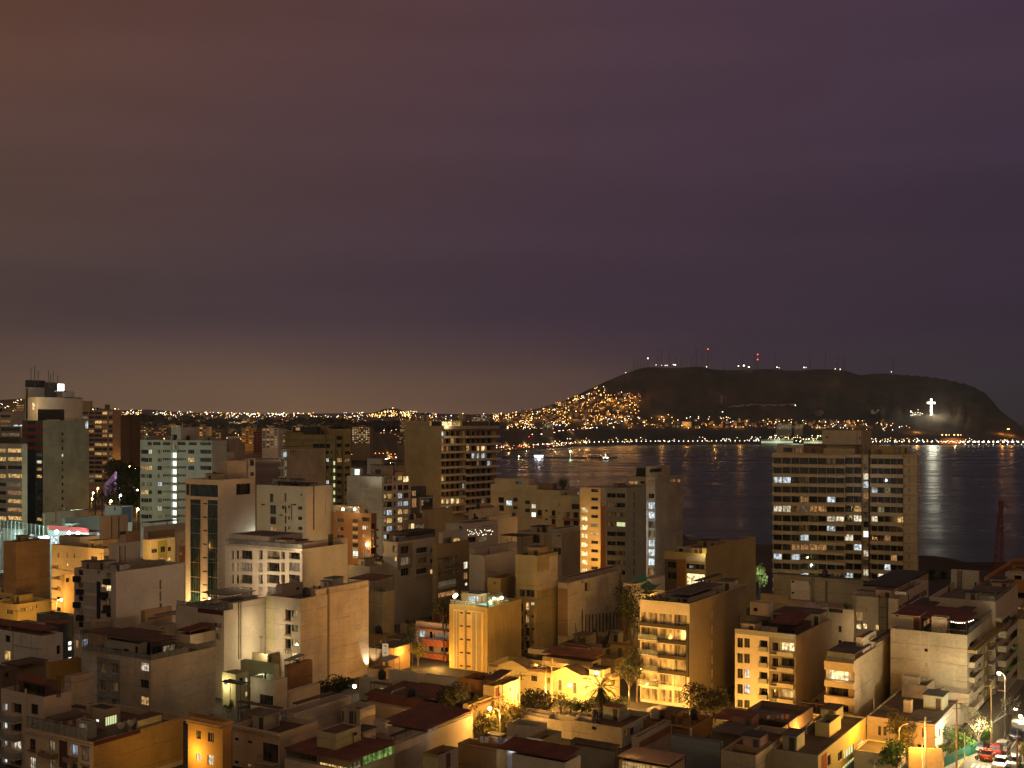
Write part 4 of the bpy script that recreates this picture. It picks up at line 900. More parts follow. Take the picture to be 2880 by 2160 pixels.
b.panel('R', 1224, 1352, 1500, 1720, (.33,.3,.24), dep=.03); b.w('R', 1250, 1332, 1525, 1592, 3, 95, 'dmd', dep=.7, mull=4, fr='w'); b.w('R', 1385, 1482, 1535, 1582, 3, 90, 'dcd', dep=.5, mull=4); b.slab('R', 1380, 1488, 1582, 1592, .6, 3, 92, 'box'); b.w('R', 1505, 1545, 1540, 1580, 3, 92, 'cdy'); b.w('L', 1180, 1215, 1520, 1580, k='c'); b.w('L', 1100, 1106, 1510, 1580, k='d'); b.w('L', 1195, 1215, 1615, 1655, k='y')
v = b.vol(1310, 1150, 1548, 1408, 296, (.07,.055,.04), roof='d'); b.rail('R', 1230, 1540, 1.)
b = B(AB, 'olive framed glass flats between cream and pale walls', CA, 'r2', 1560, 1545, 1842, 1515, 270, (.36,.27,.13), roof='b', cl='p')
b.w('R', 1465, 1625, -40, 55, R='r6', k='c', mull=5, dep=.8); b.w('R', 1466, 1626, 70, 135, R='r6', k='c', mull=5, dep=.8); b.w('R', 1468, 1626, 150, 215, R='r6', k='m', mull=5, dep=.8); b.w('R', 1468, 1625, 238, 280, R='r6', k='o', mull=4, dep=.8)
for y in (-10, 100, 185): b.slab('R', 1465, 1628, y, y+38, .1, R='r6', kind='glassy')
b.w('R', 1672, 1706, 0, 56, R='r6', k='w'); b.w('R', 1680, 1704, 168, 192, R='r6', k='w'); b.w('R', 1672, 1706, 85, 140, R='r6', k='o')
b = B(AB, 'white terraced house strung with tiny fairy lights', CA, 'r2', 1612, 1595, 2092, 1408, 292, (.64,.57,.48), roof='g', cl='ps'); b.w('R', 1705, 1765, 1455, 1515, k='y', mull=3); b.w('R', 1620, 1690, 1450, 1510, k='c', mull=3); b.w('R', 1830, 1900, 1445, 1490, k='d', mull=3); b.w('R', 1930, 1990, 1440, 1485, k='m', mull=3); v = b.vol(1795, 1640, 2080, 1335, 298, (.62,.54,.45)); b.w('R', 1915, 2045, 1352, 1388, k='d', v=v, mull=3); v = b.vol(1830, 1700, 1832, 1330, 302, (.6,.52,.43))
t = thing('fairy_lights', 'drape of tiny white fairy lights on the terraced house rail', 'string lights', at(U('r2', 1935), V_('r2', 1405), 290))
q = MB(); m_ = emit('fairy', (1,.93,.75), 18, False)
fr_ = random.Random(2)
for i in range(24): q.ball((-3.1+.27*i, fr_.uniform(-.5,.5), fr_.uniform(-.7,.6)), .05, m_, 5, 3)
q.build('bulbs', t); q = MB()
for z in (-.4,0,.35): q.tube((-3.2,-.3,z), (3.2,.3,z+.05), .02, RAILM(), 4)
q.build('wire', t)
b = B(AB, 'long pale roofline with awnings above the fairy light house', CA, 'r2', 1802, 1788, 2260, 1328, 330, (.52,.44,.36), roof='g', cl='tvlap'); b.canopy(1860, 1840, 2200, 1300, 336, 'd'); v = b.vol(2010, 1990, 2200, 1268, 340, (.5,.42,.34))
b = B(AB, 'pale roof rooms with water tank under the slab tower', CA, 'r2', 1862, 1855, 2105, 1212, 380, (.55,.47,.38), roof='g', cl='ta'); b.w('R', 1880, 1900, 1240, 1270, k='d'); v = b.vol(1940, 1930, 2060, 1185, 385, (.3,.2,.12))
b = B(AB, 'broad blank pale wall with grey return in the centre', CA, 'r6', 1838, 1715, 2102, -50, 262, (.56,.47,.39), roof='b', cl='va')
b.panel('L', 1715, 1838, -60, 420, (.42,.38,.34), dep=.02); b.vol(1760, 1715, 2100, -105, 270, (.56,.48,.41))
b = B(AB, 'pale rooms and dark awning between fairy light house and orange stair tower', CA, 's', 1580, 1454, 1632, 1501, 300, (.52,.44,.33), roof='d', cl='vt'); b.w('L', 1498, 1518, 1503, 1527, k='d', mull=2); b.w('L', 1566, 1577, 1505, 1509, k='d', fr='n'); b.panel('R', 1580, 1632, 1480, 1620, (.36,.29,.19)); b.panel('L', 1530, 1552, 1500, 1600, (.42,.33,.18)); b.w('L', 1556, 1578, 1540, 1560, k='d'); b.canopy(1470, 1408, 1500, 1508, 298, 'd'); v = b.vol(1570, 1540, 1630, 1488, 304, (.55,.47,.37))
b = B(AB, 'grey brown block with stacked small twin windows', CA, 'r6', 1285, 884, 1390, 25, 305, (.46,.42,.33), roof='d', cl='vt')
for i in range(6): b.w('L', 1156, 1188, 35+83*i, 78+83*i, k='kwdkdd'[i]); b.w('L', 1200, 1253, 40+83*i, 80+83*i, k='cwddmd'[i], mull=2)
for x in (1050, 1075, 1100): b.w('L', x, x+9, 60, 100, k='d', fr='n')
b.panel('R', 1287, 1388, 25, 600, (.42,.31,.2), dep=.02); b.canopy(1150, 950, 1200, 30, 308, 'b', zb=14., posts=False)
v = b.vol(1000, 885, 1100, -25, 315, (.46,.41,.33)); b.slab('L', 885, 1285, 300, 303, .05)
b = B(HO, 'grey olive house under a rust red roof shelter', CH, 'r6', 1022, 905, 1112, 245, 262, (.42,.36,.25), 'raw', roof='b', cl='av'); b.canopy(950, 738, 1110, 152, 262, 'r', slope=.4); b.rail('L', 910, 1020, 1., 'bars')
b.slab('L', 1015, 1021, 240, 580, .05)
b = B(HO, 'low brown roofs with pale ridge beside the tan wall', CH, 'r6', 915, 742, 1105, 40, 285, (.45,.4,.32), roof='d', cl='v'); b.slab('L', 745, 915, 60, 66, .1)

b = B(HO, 'low brown yard house with a yellowish wall behind the sign board', CH, 'r6', 1092, 912, 1165, 600, 250, (.5,.36,.16), roof='b', cl='vt'); b.canopy(1180, 1050, 1300, 620, 244, 'b')
b = B(HO, 'cream garden wall house beside the pierced balcony stairs', CH, 'r6', 1278, 1160, 1300, 508, 262, (.6,.48,.3), roof='b', cl='p')
b = B(HO, 'dim workshop roofs around the small yard lamp', CH, 'r6', 1020, 900, 1240, 705, 232, (.3,.19,.09), 'raw', roof='b', cl='ls'); b.canopy(1110, 960, 1260, 690, 228, 'd')
b = B(HO, 'red tiled shed house with a pale tent below the sign board', CH, 'r6', 1000, 895, 1092, 868, 214, (.4,.25,.12), roof='r', cl='v'); b.canopy(1060, 968, 1160, 800, 218, 'w', slope=.3)
# olive hotel with the pool and its neighbours
b = B('hotel', 'olive tower with twin lit glass strips and rooftop pool', 'hotel', 'r6', 1862, 1555, 2135, 368, 234, (.45,.33,.13), roof='w', par=.25)
for x0, x1 in ((1590, 1690), (1692, 1830)): b.panel('L', x0, x1, 385 if x0 < 1650 else 400, 890, (.7,.5,.22), dep=.12)
for x0, x1, kk in ((1598, 1612, 'd'), (1618, 1634, 'm'), (1742, 1768, 'm'), (1780, 1814, 'G')): b.slab('L', x0, x1, 395+(x0-1598)*.08, 890, .14, kind='glassy')
b.panel('L', 1682, 1698, 390, 890, (.25,.18,.08), dep=.16)
for i in range(5): b.slab('L', 1642, 1668, 402+107*i, 415+107*i, .15, col=(.06,.05,.04)); b.slab('L', 1698, 1728, 405+107*i, 420+107*i, .15, col=(.06,.05,.04))
b.w('L', 1776, 1790, 730, 752, k='w'); b.slab('L', 1555, 1862, 352, 362, .1)
for x in (1920, 1980, 2010): b.slab('R', x, x+3, 360, 800, .06)
b.rail('L', 1560, 1860, 1.0); b.rail('R', 1862, 2020, 1.0)
v = b.vol(1800, 1650, 1860, 262, 240, (.72,.6,.36), roof='d'); b.w('L', 1705, 1790, 275, 345, k='k', v=v, mull=4); b.w('R', 1808, 1850, 275, 340, k='o', v=v)
b.canopy(1860, 1648, 1872, 250, 238, 'd', zb=36.); v = b.vol(1880, 1865, 1985, 275, 244, (.55,.6,.46)); b.w('R', 1905, 1960, 285, 330, k='k', v=v)
pz = b.main.z1-.25; tx = b.face(b.main, 'R', U('r6', 1865)); 
t = thing('swimming_pool', 'glowing turquoise rooftop pool on the olive hotel', 'pool', b.pt(.6, .5, pz), b.root.rotation_euler.z)
q = MB(); q.box((0,0,0), (8.5,2.6,.5), plain('pool_rim', (.5,.5,.45), .5)); q.build('basin', t); q = MB(); q.box((.2,.2,.5), (8.3,2.4,.53), emit('pool_water', (.3,.95,.85), 2.6, True, True)); q.build('water', t)
for i, (x, y, e) in enumerate(((1597, 278, 'corner by the garden'), (1610, 268, 'edge next to the corner one'), (1915, 298, 'pool side'), (1975, 290, 'far wall'))):
    p = at(U('r6', x), V_('r6', y), 236+(3 if i > 1 else 0)); t = thing('globe_lamp', 'round white globe lamp on the hotel roof at the '+e, 'lamp', p)
    q = MB(); q.ball((0,0,0), .33, emit('globe', (1,.85,.5), 22, False), 9, 6); q.build('globe', t); q = MB(); q.tube((0,0,-2.2), (0,0,-.3), .05, RAILM(), 5); q.build('stem', t)
    light((p.x-.5, p.y-.6, p.z-.2), 170, (1,.8,.4), .2)
light(at(U('r6', 1720), V_('r6', 275), 235.5), 450, (1,.8,.4), .2); light(at(U('r6', 1900), V_('r6', 322), 236), 300, (.5,1,.9), .3)
b = B(AB, 'ochre blank block with rail topped roof behind the hotel', CA, 'r6', 1968, 1862, 2125, 135, 256, (.42,.31,.12), roof='d', cl='d'); b.rail('L', 1865, 1965, 1.4, 'bars'); b.slab('L', 1920, 1925, 160, 180, .3, col=DRK)
b = B(AB, 'ochre tower with lit landings and a peeling whitewashed side', CA, 'r7', 198, 26, 369, -48, 250, (.42,.33,.16), 'raw', roof='r', cl='a')
b.panel('R', 200, 366, -40, 215, (.62,.52,.4), dep=.015); b.panel('R', 200, 300, -45, 70, (.46,.36,.19), dep=.025)
b.w('L', 46, 70, 335, 398, 4, 103, 'yyyd', fr='n'); b.w('L', 112, 137, 328, 386, 4, 103, 'yydd', fr='n'); b.w('L', 153, 178, 328, 350, k='w', fr='n'); b.w('L', 153, 178, 432, 448, 3, 103, 'd'); b.w('L', 72, 88, 335, 398, 4, 103, 'd', fr='n')
b.w('L', 60, 105, 222, 280, k='d'); b.w('L', 112, 180, 226, 284, k='d', mull=2); b.slab('L', 28, 198, 290, 296, .3)
b.slab('L', 26, 32, 120, 760, .2, col=DRK)
for i in range(4):
    p = b.pt(-.3, b.face(b.main, 'L', U('r7', 124)), b.zat(b.main, 'L', 3, V_('r7', 420+103*i)))
    t = thing('air_conditioner', 'air conditioner box on ochre tower, '+('below the top lit landing', 'second one down', 'third one down', 'lowest of the column')[i], 'air conditioner', p, b.root.rotation_euler.z); q = MB(); q.box((-.25,-.5,0), (.28,.5,.8), plain('ac_case', (.42,.4,.36), .5)); q.build('case', t); q = MB(); q.tube((-.26,0,.4), (-.29,0,.4), .3, plain('fan_black', (.03,.03,.03), .5), 10); q.build('fan', t)
b = B(AB, 'rain stained pale wall with a dark recess and iron rods', CA, 'r7', 450, 369, 882, 172, 255, (.6,.52,.41), 'raw', roof='r', cl='vsa')
b.panel('L', 372, 448, 215, 600, (.33,.22,.12), dep=.02); b.w('R', 585, 626, 150, 236, k='d', dep=.8); b.w('R', 560, 572, 155, 172, k='d', fr='n'); b.w('R', 758, 780, 118, 240, k='d', fr='n', dep=.8); b.w('R', 758, 780, 250, 300, 4, 95, 'd', fr='n', dep=.8)
b.slab('R', 862, 870, 90, 560, .2, col=BRN); v = b.vol(470, 400, 870, 128, 262, (.5,.4,.3), roof='r', z0=25.)
for i in range(12): b.slab('R', 560+28*i, 562+28*i, 390+(i*37 % 40), 620, .3, col=DRK)
b = B(HO, 'pale house with terracotta pierced balconies and a blue lit door', CH, 'r6', 1555, 1284, 1580, 505, 246, (.56,.42,.3), roof='r', cl='pp')
b.slab('L', 1362, 1552, 618, 672, 1.3, kind='box', col=(.55,.16,.06)); b.slab('L', 1362, 1552, 730, 786, 1.3, kind='box', col=(.55,.16,.06)); b.w('L', 1312, 1359, 552, 606, k='k'); b.w('L', 1395, 1420, 560, 615, k='d'); b.w('L', 1425, 1550, 560, 615, k='m', mull=4, dep=.6); b.w('L', 1390, 1430, 670, 720, k='d'); b.w('L', 1485, 1550, 680, 725, k='d'); b.w('L', 1370, 1425, 790, 830, k='o'); b.w('L', 1455, 1550, 790, 830, k='d'); b.slab('L', 1284, 1555, 535, 548, .9, col=(.4,.14,.06))
for j in range(2):
    for i in range(14): b.slab('L', 1370+13*i, 1376+13*i, 628+112*j+(i % 3)*12, 635+112*j+(i % 3)*12, 1.33, col=DRK)
v = b.vol(1552, 1430, 1562, 425, 252, (.2,.05,.03)); b.canopy(1550, 1320, 1570, 400, 252, 'd')
light(at(U('r6', 1335), V_('r6', 600), 243), 120, (.7,.8,1), .15)
# ------------------------------------------------------------------ crops r3 / r7 / r8
b = B(AB, 'cream stepped block with orange sills facing the bay', CA, 'r3', 585, -184, 600, 1092, 400, (.6,.5,.32), roof='g', cl='pd')
for x0,x1,y0,y1,k in ((10,48,1105,1140,'d'),(10,48,1178,1205,'d'),(112,155,1130,1160,'d'),(112,155,1200,1232,'d'),(167,205,1160,1198,'w'),(167,205,1232,1272,'s'),(220,258,1210,1260,'d'),(342,375,1215,1262,'d'),(342,375,1290,1336,'d'),(515,584,1160,1205,'d'),(448,502,1230,1282,'c'),(530,575,1230,1282,'d'),(448,502,1305,1360,'d'),(530,575,1305,1360,'d'),(285,308,1210,1226,'d'),(285,308,1285,1300,'d'),(285,308,1356,1370,'d'),(402,408,1150,1180,'d'),(402,408,1225,1256,'d'),(402,408,1300,1330,'d'),(0,30,1235,1272,'d')): b.w('L', x0, x1, y0, y1, k=k)
b.w('L', 2095, 2142, 1100, 1150, 2, 70, 'dd', R='r2'); b.w('L', 2160, 2212, 1130, 1172, R='r2', k='k')
for x0, x1, y in ((215,262,1262),(336,380,1264),(336,380,1338),(442,580,1284),(442,580,1362)): b.slab('L', x0, x1, y, y+16, .6, kind='box', col=(.5,.17,.05))
v = b.vol(410, -184, 560, 1042, b.dl(410)+.4, (.6,.5,.32)); v = b.vol(212, -184, 330, 998, b.dl(212)+.5, (.6,.5,.32)); b.w('L', 112, 155, 1060, 1085, k='d', v=v); v = b.vol(146, -150, 200, 946, b.dl(146)+.8, (.58,.48,.31)); b.w('L', 30, 90, 965, 985, k='d', v=v); b.vol(352, 215, 390, 985, b.dl(352)+2, (.28,.17,.1)); 
p = b.pt(2, b.main.WL*.2, b.main.z1+2)
tree(at(U('r3', 440), V_('r3', 1085), 408), 6.5, 3, 2.2, 'dark bushy tree on the roof of the cream stepped block', 500, .3)
b = B(AB, 'orange lit tower with a column of glowing stair windows', CA, 'r3', 765, 587, 818, 1022, 360, (.62,.47,.27), roof='r', cl='a')
b.w('L', 597, 652, 1192, 1232, 8, 75, 'Y', fr='n', dep=.35); b.w('L', 683, 743, 1030, 1057, 11, 74.5, 'ddddmyddddd', mull=2); b.w('L', 663, 673, 1130, 1660, k='d', fr='n', dep=.05) if 0 else None
b.panel('R', 767, 810, 1175, 1900, (.5,.18,.035)); b.slab('R', 775, 790, 1155, 1180, .4)
for i in range(7): p = at(U('r3', 610), V_('r3', 1215+75*i), 356); light((p.x, p.y, p.z), 240, (1,.62,.22), .3)
light(at(U('r3', 620), V_('r3', 1690), 352), 5200, (1,.5,.1), .3)
b = B(AB, 'grey flats attached to a streaked concrete gable', CA, 'r3', 990, 812, 1160, 1022, 345, (.37,.35,.29), roof='d', cl='p')
for i in range(9):
    y = 1066+83*i; b.w('L', 822, 896, y, y+38, k='dcccddddc'[i], mull=2 if i else 1, fr='w' if i == 5 else 'd'); b.w('L', 902, 977, y+2, y+40, k='ddcSddccd'[i], mull=2, fr='w' if i == 5 else 'd'); b.w('R', 1050, 1060, 1060+82*i, 1122+82*i, k='d', fr='n')
b.panel('R', 992, 1158, 1024, 1900, (.5,.44,.34), dep=.02) if 0 else None
b.rail('R', 995, 1155, .8, 'bars'); v = b.vol(1168, 985, 1180, 925, 372, (.34,.3,.22)); b.w('L', 1003, 1085, 962, 992, k='o', v=v, mull=3); b.w('L', 1110, 1145, 962, 985, k='d', v=v); v = b.vol(1160, 1072, 1166, 850, 378, (.05,.045,.04))
b = B(AB, 'streaked concrete tower split by a cool white stair slot', CA, 'r3', 1237, 1160, 1476, 932, 365, (.53,.46,.36), 'raw', roof='d', cl='v')
b.w('L', 1176, 1233, 1146, 1204, 9, 81, 'kkcckkkck', fr='n', dep=.5); b.panel('L', 1160, 1172, 1130, 1900, (.75,.8,.85), dep=.03); b.w('L', 1180, 1230, 955, 995, k='c'); b.w('L', 1180, 1230, 1070, 1110, k='d'); b.w('R', 1370, 1420, 945, 972, k='o', dep=.5); b.w('R', 1430, 1460, 945, 972, k='o', dep=.4)
v = b.vol(1185, 1169, 1368, 836, 372, (.48,.41,.3)); b.w('R', 1190, 1305, 845, 885, k='d', v=v, dep=.8, mull=1)
for i in range(6): light(at(U('r3', 1205), V_('r3', 1190+82*i), 360.5), 110, (.75,.92,1), .3)
light(at(U('r3', 1278), V_('r3', 850), 369), 120, (1,.85,.5), .1)
b = B(AB, 'ochre sided flats with a bright lit top room and rust column', CA, 'r3', 1672, 1318, 2106, 1590, 290, (.5,.37,.15), roof='b', cl='vp')
b.panel('L', 1330, 1395, 1588, 1800, (.32,.13,.03), R='r7', dep=.1) if 0 else None
b.panel('L', 1330, 1397, -20, 200, (.36,.15,.03), R='r7', dep=.1); b.panel('L', 1228, 1327, -20, 240, (.16,.1,.06), R='r7', dep=.05); b.w('L', 1400, 1552, 98, 190, R='r7', k='Y', mull=3, dep=.6); b.w('L', 1400, 1550, 18, 60, R='r7', k='d', mull=2); b.w('L', 1250, 1322, 85, 140, R='r7', k='d', mull=2); b.w('L', 1250, 1322, 0, 50, R='r7', k='d', mull=2); b.w('L', 1425, 1460, 28, 52, R='r7', k='b', mull=1)
b.panel('L', 1505, 1668, 1616, 1655, (.56,.47,.4), dep=.1); v = b.vol(1738, 1425, 1745, 1548, 297, (.6,.52,.36)); b.w('L', 1440, 1475, 1545, 1588, k='d', v=v); b.w('L', 1570, 1650, 1570, 1600, k='S', v=v); v = b.vol(1680, 1672, 2106, 1545, 291, (.5,.37,.15), z0=0., nm='wall', roof='d')
light(at(U('r3', 1640), V_('r3', 1585), 289), 250, (1,.85,.4), .2)
b = B('apartment_tower', 'broad banded tower of glazed balconies standing above the sea', CA, 'r4', 1288, 42, 1300, 735, 325, (.62,.47,.29), roof='d', cl='vv')
R_ = random.Random(8)
ks = {2:'kkd',5:'wkydowdddyd',7:'ddckk',9:'ooy'}
for i in range(15):
    y = 760+83*i
    n = 10; row = ['ddddddcddd','dddddddddd','kkdcdddddd','dddddddddd','dddoddkddd','wwcmoodddy','ddddcdwwdw','dddcddkddd','dddkddddwd','ddoooocddk','kdkddddddd','dddddddddd','dddkcdddkd','ddyddddddd','dddddddddd'][i]
    for j in range(n): x0 = 44+77*j; b.w('L', x0+2, x0+74, y, y+54, k=row[j], mull=2, dep=.5)
    b.slab('L', 42, 305, y-31, y-3, .75); b.slab('L', 306, 680, y-24, y+2, 1.6); b.slab('L', 681, 812, y-28, y-2, .9)
    for j in range(5): x0 = 892+56*j; b.w('L', x0, x0+53, y+8, y+62, k=['ddddd','ddddd','ddddd','kdmdd','ddddd','dmddd','wddcy','ddddd','ddodd','ddddd','dddod','ddkdd','dwwdd','ddyyd','ddddd'][i][j], mull=1, dep=.5)
    b.slab('L', 888, 1170, y-26, y+6, .75)
    b.w('L', 1215, 1221, y+10, y+46, k='d', fr='n')
    b.w('L', 822, 866, y-30 if i else y-34, y+22, k=['m','c','w','c','o','c','c','G','s','c','w','c','w','k','w'][i] if i else 'm', fr='n', mull=1, dep=.6)
b.w('L', 818, 872, 965, 1018, k='k', fr='n'); b.panel('L', 814, 888, 690, 1990, (.1,.055,.03), dep=.02) if 0 else None
b.slab('L', 872, 886, 690, 1990, .7, col=(.1,.06,.03)); b.slab('L', 812, 816, 690, 1990, .7, col=(.3,.2,.1))
for i in range(15): b.slab('L', 1172, 1288, 752+83*i, 757+83*i, .04, col=(.4,.27,.13))
v = b.vol(805, 470, 895, 525, 332, (.5,.4,.28), nm='machine_room'); b.w('L', 500, 516, 575, 592, k='d', v=v, fr='n'); b.w('L', 785, 796, 580, 598, k='d', v=v, fr='n'); b.slab('L', 768, 771, 530, 680, .06, v=v, col=DRK)
v = b.vol(306, 74, 312, 648, 329, (.5,.42,.36)); b.w('L', 132, 210, 672, 712, k='d', v=v, mull=3); b.w('L', 212, 290, 675, 715, k='c', v=v, mull=4)
v = b.vol(805, 310, 812, 645, 330, (.22,.13,.08), roof='r'); b.w('L', 480, 750, 680, 730, k='d', v=v, mull=5); b.w('L', 380, 410, 685, 725, k='d', v=v); b.canopy(800, 310, 812, 655, 324, 'r', posts=False)
v = b.vol(1215, 890, 1225, 662, 330, (.52,.38,.18), roof='r'); b.w('L', 928, 978, 690, 728, k='c', v=v); b.w('L', 1085, 1145, 672, 730, k='c', v=v, mull=3); b.w('L', 1180, 1200, 675, 725, k='d', v=v); b.rail('L', 1215, 1288, 1.2)
light(at(U('r4', 845), V_('r4', 985), 322), 350, (.75,.92,1), .3)

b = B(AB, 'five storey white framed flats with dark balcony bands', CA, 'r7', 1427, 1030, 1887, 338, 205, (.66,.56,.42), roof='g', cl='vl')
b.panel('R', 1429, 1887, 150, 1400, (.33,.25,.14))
b.panel('L', 1030, 1427, 300, 300.5, WH)
for i in range(6):
    y = 415+122*i
    b.w('L', 1040, 1170, y-8, y+88, k='cccccc'[i], mull=4, dep=.9 if i in (1, 2, 4) else .3, fr='w'); b.w('L', 1186, 1285, y+4, y+104, k='c', mull=4, fr='w', sash=True); b.w('L', 1304, 1406, y+12, y+116, k='c', mull=4, fr='w', sash=True)
    if i: b.slab('L', 1030, 1427, y-38, y-9, .45 if i < 5 else .1, col=(.05,.036,.025) if i < 5 else (.66,.56,.42))
    if i in (1, 2, 3, 4): b.slab('L', 1030, 1180, y+40, y+92, .9, kind='glassy')
b.slab('L', 1408, 1427, 500, 925, .5, col=(.05,.036,.025))
for i in range(6): b.w('R', 1602, 1614, 390+118*i, 470+118*i, k='d', fr='n', dep=.5); b.w('R', 1822, 1838, 330+110*i, 410+110*i, k='d', fr='n', dep=.5)
v = b.vol(1418, 1236, 1640, 292, 212, (.64,.58,.48)); b.w('L', 1330, 1355, 300, 372, k='c', v=v); b.w('L', 1372, 1410, 300, 375, k='d', v=v); b.canopy(1430, 1235, 1700, 262, 209, 'g', posts=False); b.canopy(1500, 1460, 1690, 152, 230, 'b'); b.rail('L', 1035, 1230, .8, 'bars')
for i in range(4): c_pot(b.pt(1., b.main.WL*(.5+.13*i), b.main.z1-.9), 'the white framed flats terrace, '+('beside the roof room', 'second from the room', 'third from the room', 'at the outer corner')[i], random.Random(i+9))
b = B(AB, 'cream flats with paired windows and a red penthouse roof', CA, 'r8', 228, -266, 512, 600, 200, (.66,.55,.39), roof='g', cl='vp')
for i in range(5):
    y = 612+124*i; b.w('L', 1812, 1856, y, y+78, R='r7', k='ddddd'[i], mull=2); b.w('L', 1867, 1912, y+4, y+80, R='r7', k='ddwkd'[i], mull=2)
    y = 632+128*i; b.w('L', 1990, 2055, y, y+72, R='r7', k='ddddd'[i], dep=.9, mull=2); b.slab('L', 1988, 2058, y+50, y+86, .6, R='r7', kind='box', col=(.3,.28,.22))
    b.w('L', 100, 214, 650+126*i, 722+126*i, k='Yddyo'[i], dep=.9, mull=2, fr='d'); b.w('L', 24, 82, 650+126*i, 722+126*i, k='ddddo'[i], dep=.9, mull=2); b.slab('L', 82, 214, 722+126*i, 756+126*i, .8, kind='box', col=(.5,.42,.3)); b.slab('L', 20, 82, 722+126*i, 748+126*i, .5, kind='bars')
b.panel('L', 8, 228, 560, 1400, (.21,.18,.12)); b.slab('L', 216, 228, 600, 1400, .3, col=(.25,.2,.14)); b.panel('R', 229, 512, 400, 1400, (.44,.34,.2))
b.slab('L', -266, 228, 560, 600, .15, col=(.28,.27,.23)); v = b.vol(225, 15, 345, 530, 207, (.13,.08,.06), roof='r'); b.w('L', 30, 215, 545, 580, k='d', v=v, mull=6); b.canopy(222, 15, 345, 505, 205, 'r', slope=.8, posts=False)
v = b.vol(8, -180, 20, 450, 211, (.12,.1,.08)); b.w('L', -170, -100, 465, 540, k='o', v=v, mull=3); b.w('L', -60, 0, 470, 545, k='d', v=v, mull=3); v = b.vol(15, -145, 40, 335, 219, (.6,.5,.38)); b.w('L', 1942, 1975, 370, 400, R='r7', k='d', v=v)
light(at(U('r8', 150), V_('r8', 660), 198.5), 60, (1,.9,.6), .1)
b = B(AB, 'tan tall flats with an empty roof deck and white parasol', CA, 'r8', 690, 380, 700, 388, 226, (.54,.44,.31), roof='b', cl='p'); b.w('L', 565, 590, 515, 566, k='d'); b.w('L', 565, 590, 630, 682, k='d'); b.w('L', 400, 412, 500, 1000, k='d', fr='n', dep=.4); b.w('L', 490, 600, 355, 410, k='d', mull=5); b.rail('L', 385, 490, 1.)
p = at(U('r8', 340), V_('r8', 440), 228); t = thing('parasol', 'closed pale parasol canopy on the tan flats roof deck', 'parasol', p); q = MB(); q.lathe([(2.4,1.9),(1.4,2.3),(.05,2.8)], plain('parasol_cloth', (.5,.4,.36), .9), 8); q.build('canopy', t); q = MB(); q.tube((0,0,-.8), (0,0,2.8), .05, RAILM(), 5); q.build('pole', t)
b = B(HO, 'long low roof with red edge behind the penthouse', CH, 'r8', 680, 155, 700, 350, 240, (.42,.34,.24), roof='r', cl='v'); v = b.vol(160, -60, 170, 275, 236, (.42,.33,.2)); b.canopy(380, 30, 480, 430, 216, 'b', zb=22.)
b = B(AB, 'grey unplastered block with a white lit alcove', CA, 'r8', 733, 45, 765, 150, 255, (.3,.25,.17), 'raw', roof='d', cl='tlv')
b.panel('L', 185, 335, 155, 322, (.62,.53,.44), dep=.03); b.slab('L', 346, 354, 130, 330, .8, col=(.3,.25,.17)); b.w('L', 330, 346, 150, 190, k='d', fr='n'); b.slab('L', 462, 478, 155, 335, .1, col=DRK); b.w('L', 190, 212, 155, 168, k='d', fr='n'); b.w('L', 190, 212, 243, 257, k='d', fr='n')
light(at(U('r8', 250), V_('r8', 330), 248), 700, (1,.8,.55), .3)
b = B(AB, 'pale flats with lit square windows and a tall black flue', CA, 'r8', 1048, 675, 1112, 300, 228, (.58,.49,.37), roof='g', cl='ts')
b.w('L', 712, 748, 503, 541, k='Y', mull=1, fr='n'); b.w('L', 765, 796, 498, 540, k='Y', mull=2); b.w('L', 862, 892, 508, 550, k='y'); b.w('L', 658+20, 690, 620, 660, k='o'); b.w('L', 715, 722, 612, 650, k='y', fr='n'); b.w('L', 770, 800, 565, 585, k='o')
b.slab('L', 896, 962, 285, 640, .5, col=(.2,.16,.11)); b.slab('L', 896, 900, 270, 640, .6, col=DRK); b.slab('L', 958, 962, 270, 640, .6, col=DRK)
for y in (360, 440, 545): b.slab('L', 896, 962, y, y+8, .6, col=DRK)
b.w('R', 1060, 1075, 350, 380, k='d'); b.slab('L', 735, 795, 375, 400, .6, kind='box'); b.slab('L', 860, 892, 400, 412, .4); v = b.vol(900, 685, 950, 250, 236, (.55,.47,.37), z0=20.)
light(at(U('r8', 700), V_('r8', 560), 222), 500, (1,.75,.4), .3)
b = B(HO, 'white roof rooms along the skyline below the palms', CH, 'r8', 1112, 992, 1290, 243, 252, (.64,.54,.43), roof='g', cl='vs'); b.w('R', 1128, 1140, 260, 315, k='d'); b.w('R', 1162, 1280, 250, 300, k='c', mull=4); v = b.vol(890, 735, 905, 150, 268, (.58,.5,.4), z0=18.); b.w('L', 750, 800, 155, 168, k='d', v=v, fr='n'); v = b.vol(1050, 750, 1290, 215, 258, (.4,.33,.25), roof='d', z0=18.); b.w('L', 765, 880, 235, 255, k='d', v=v, mull=4); b.canopy(1040, 755, 1290, 200, 258, 'd', zb=18.)
light(at(U('r8', 1060), V_('r8', 380), 246), 500, (1,.8,.5), .3)
b = B(AB, 'corner flats with long party wall and planted street balconies', CA, 'r8', 1828, 1298, 2010, 322, 215, (.6,.5,.37), roof='g', cl='va')
for i in range(7):
    y = 470+112*i; b.w('R', 1835, 1880, y-10, y+58, k='dddgdcd'[i], mull=2, dep=.8); b.w('R', 1890, 1960, y-30, y+36, k='dmcgmcw'[i], mull=3, dep=.5); b.slab('R', 1848, 2006, y+15, y+62, 1.5, kind='box', col=(.66,.58,.45)); b.w('R', 1965, 2000, y-45, y+10, k='ddgcdcw'[i], mull=2, dep=.5)
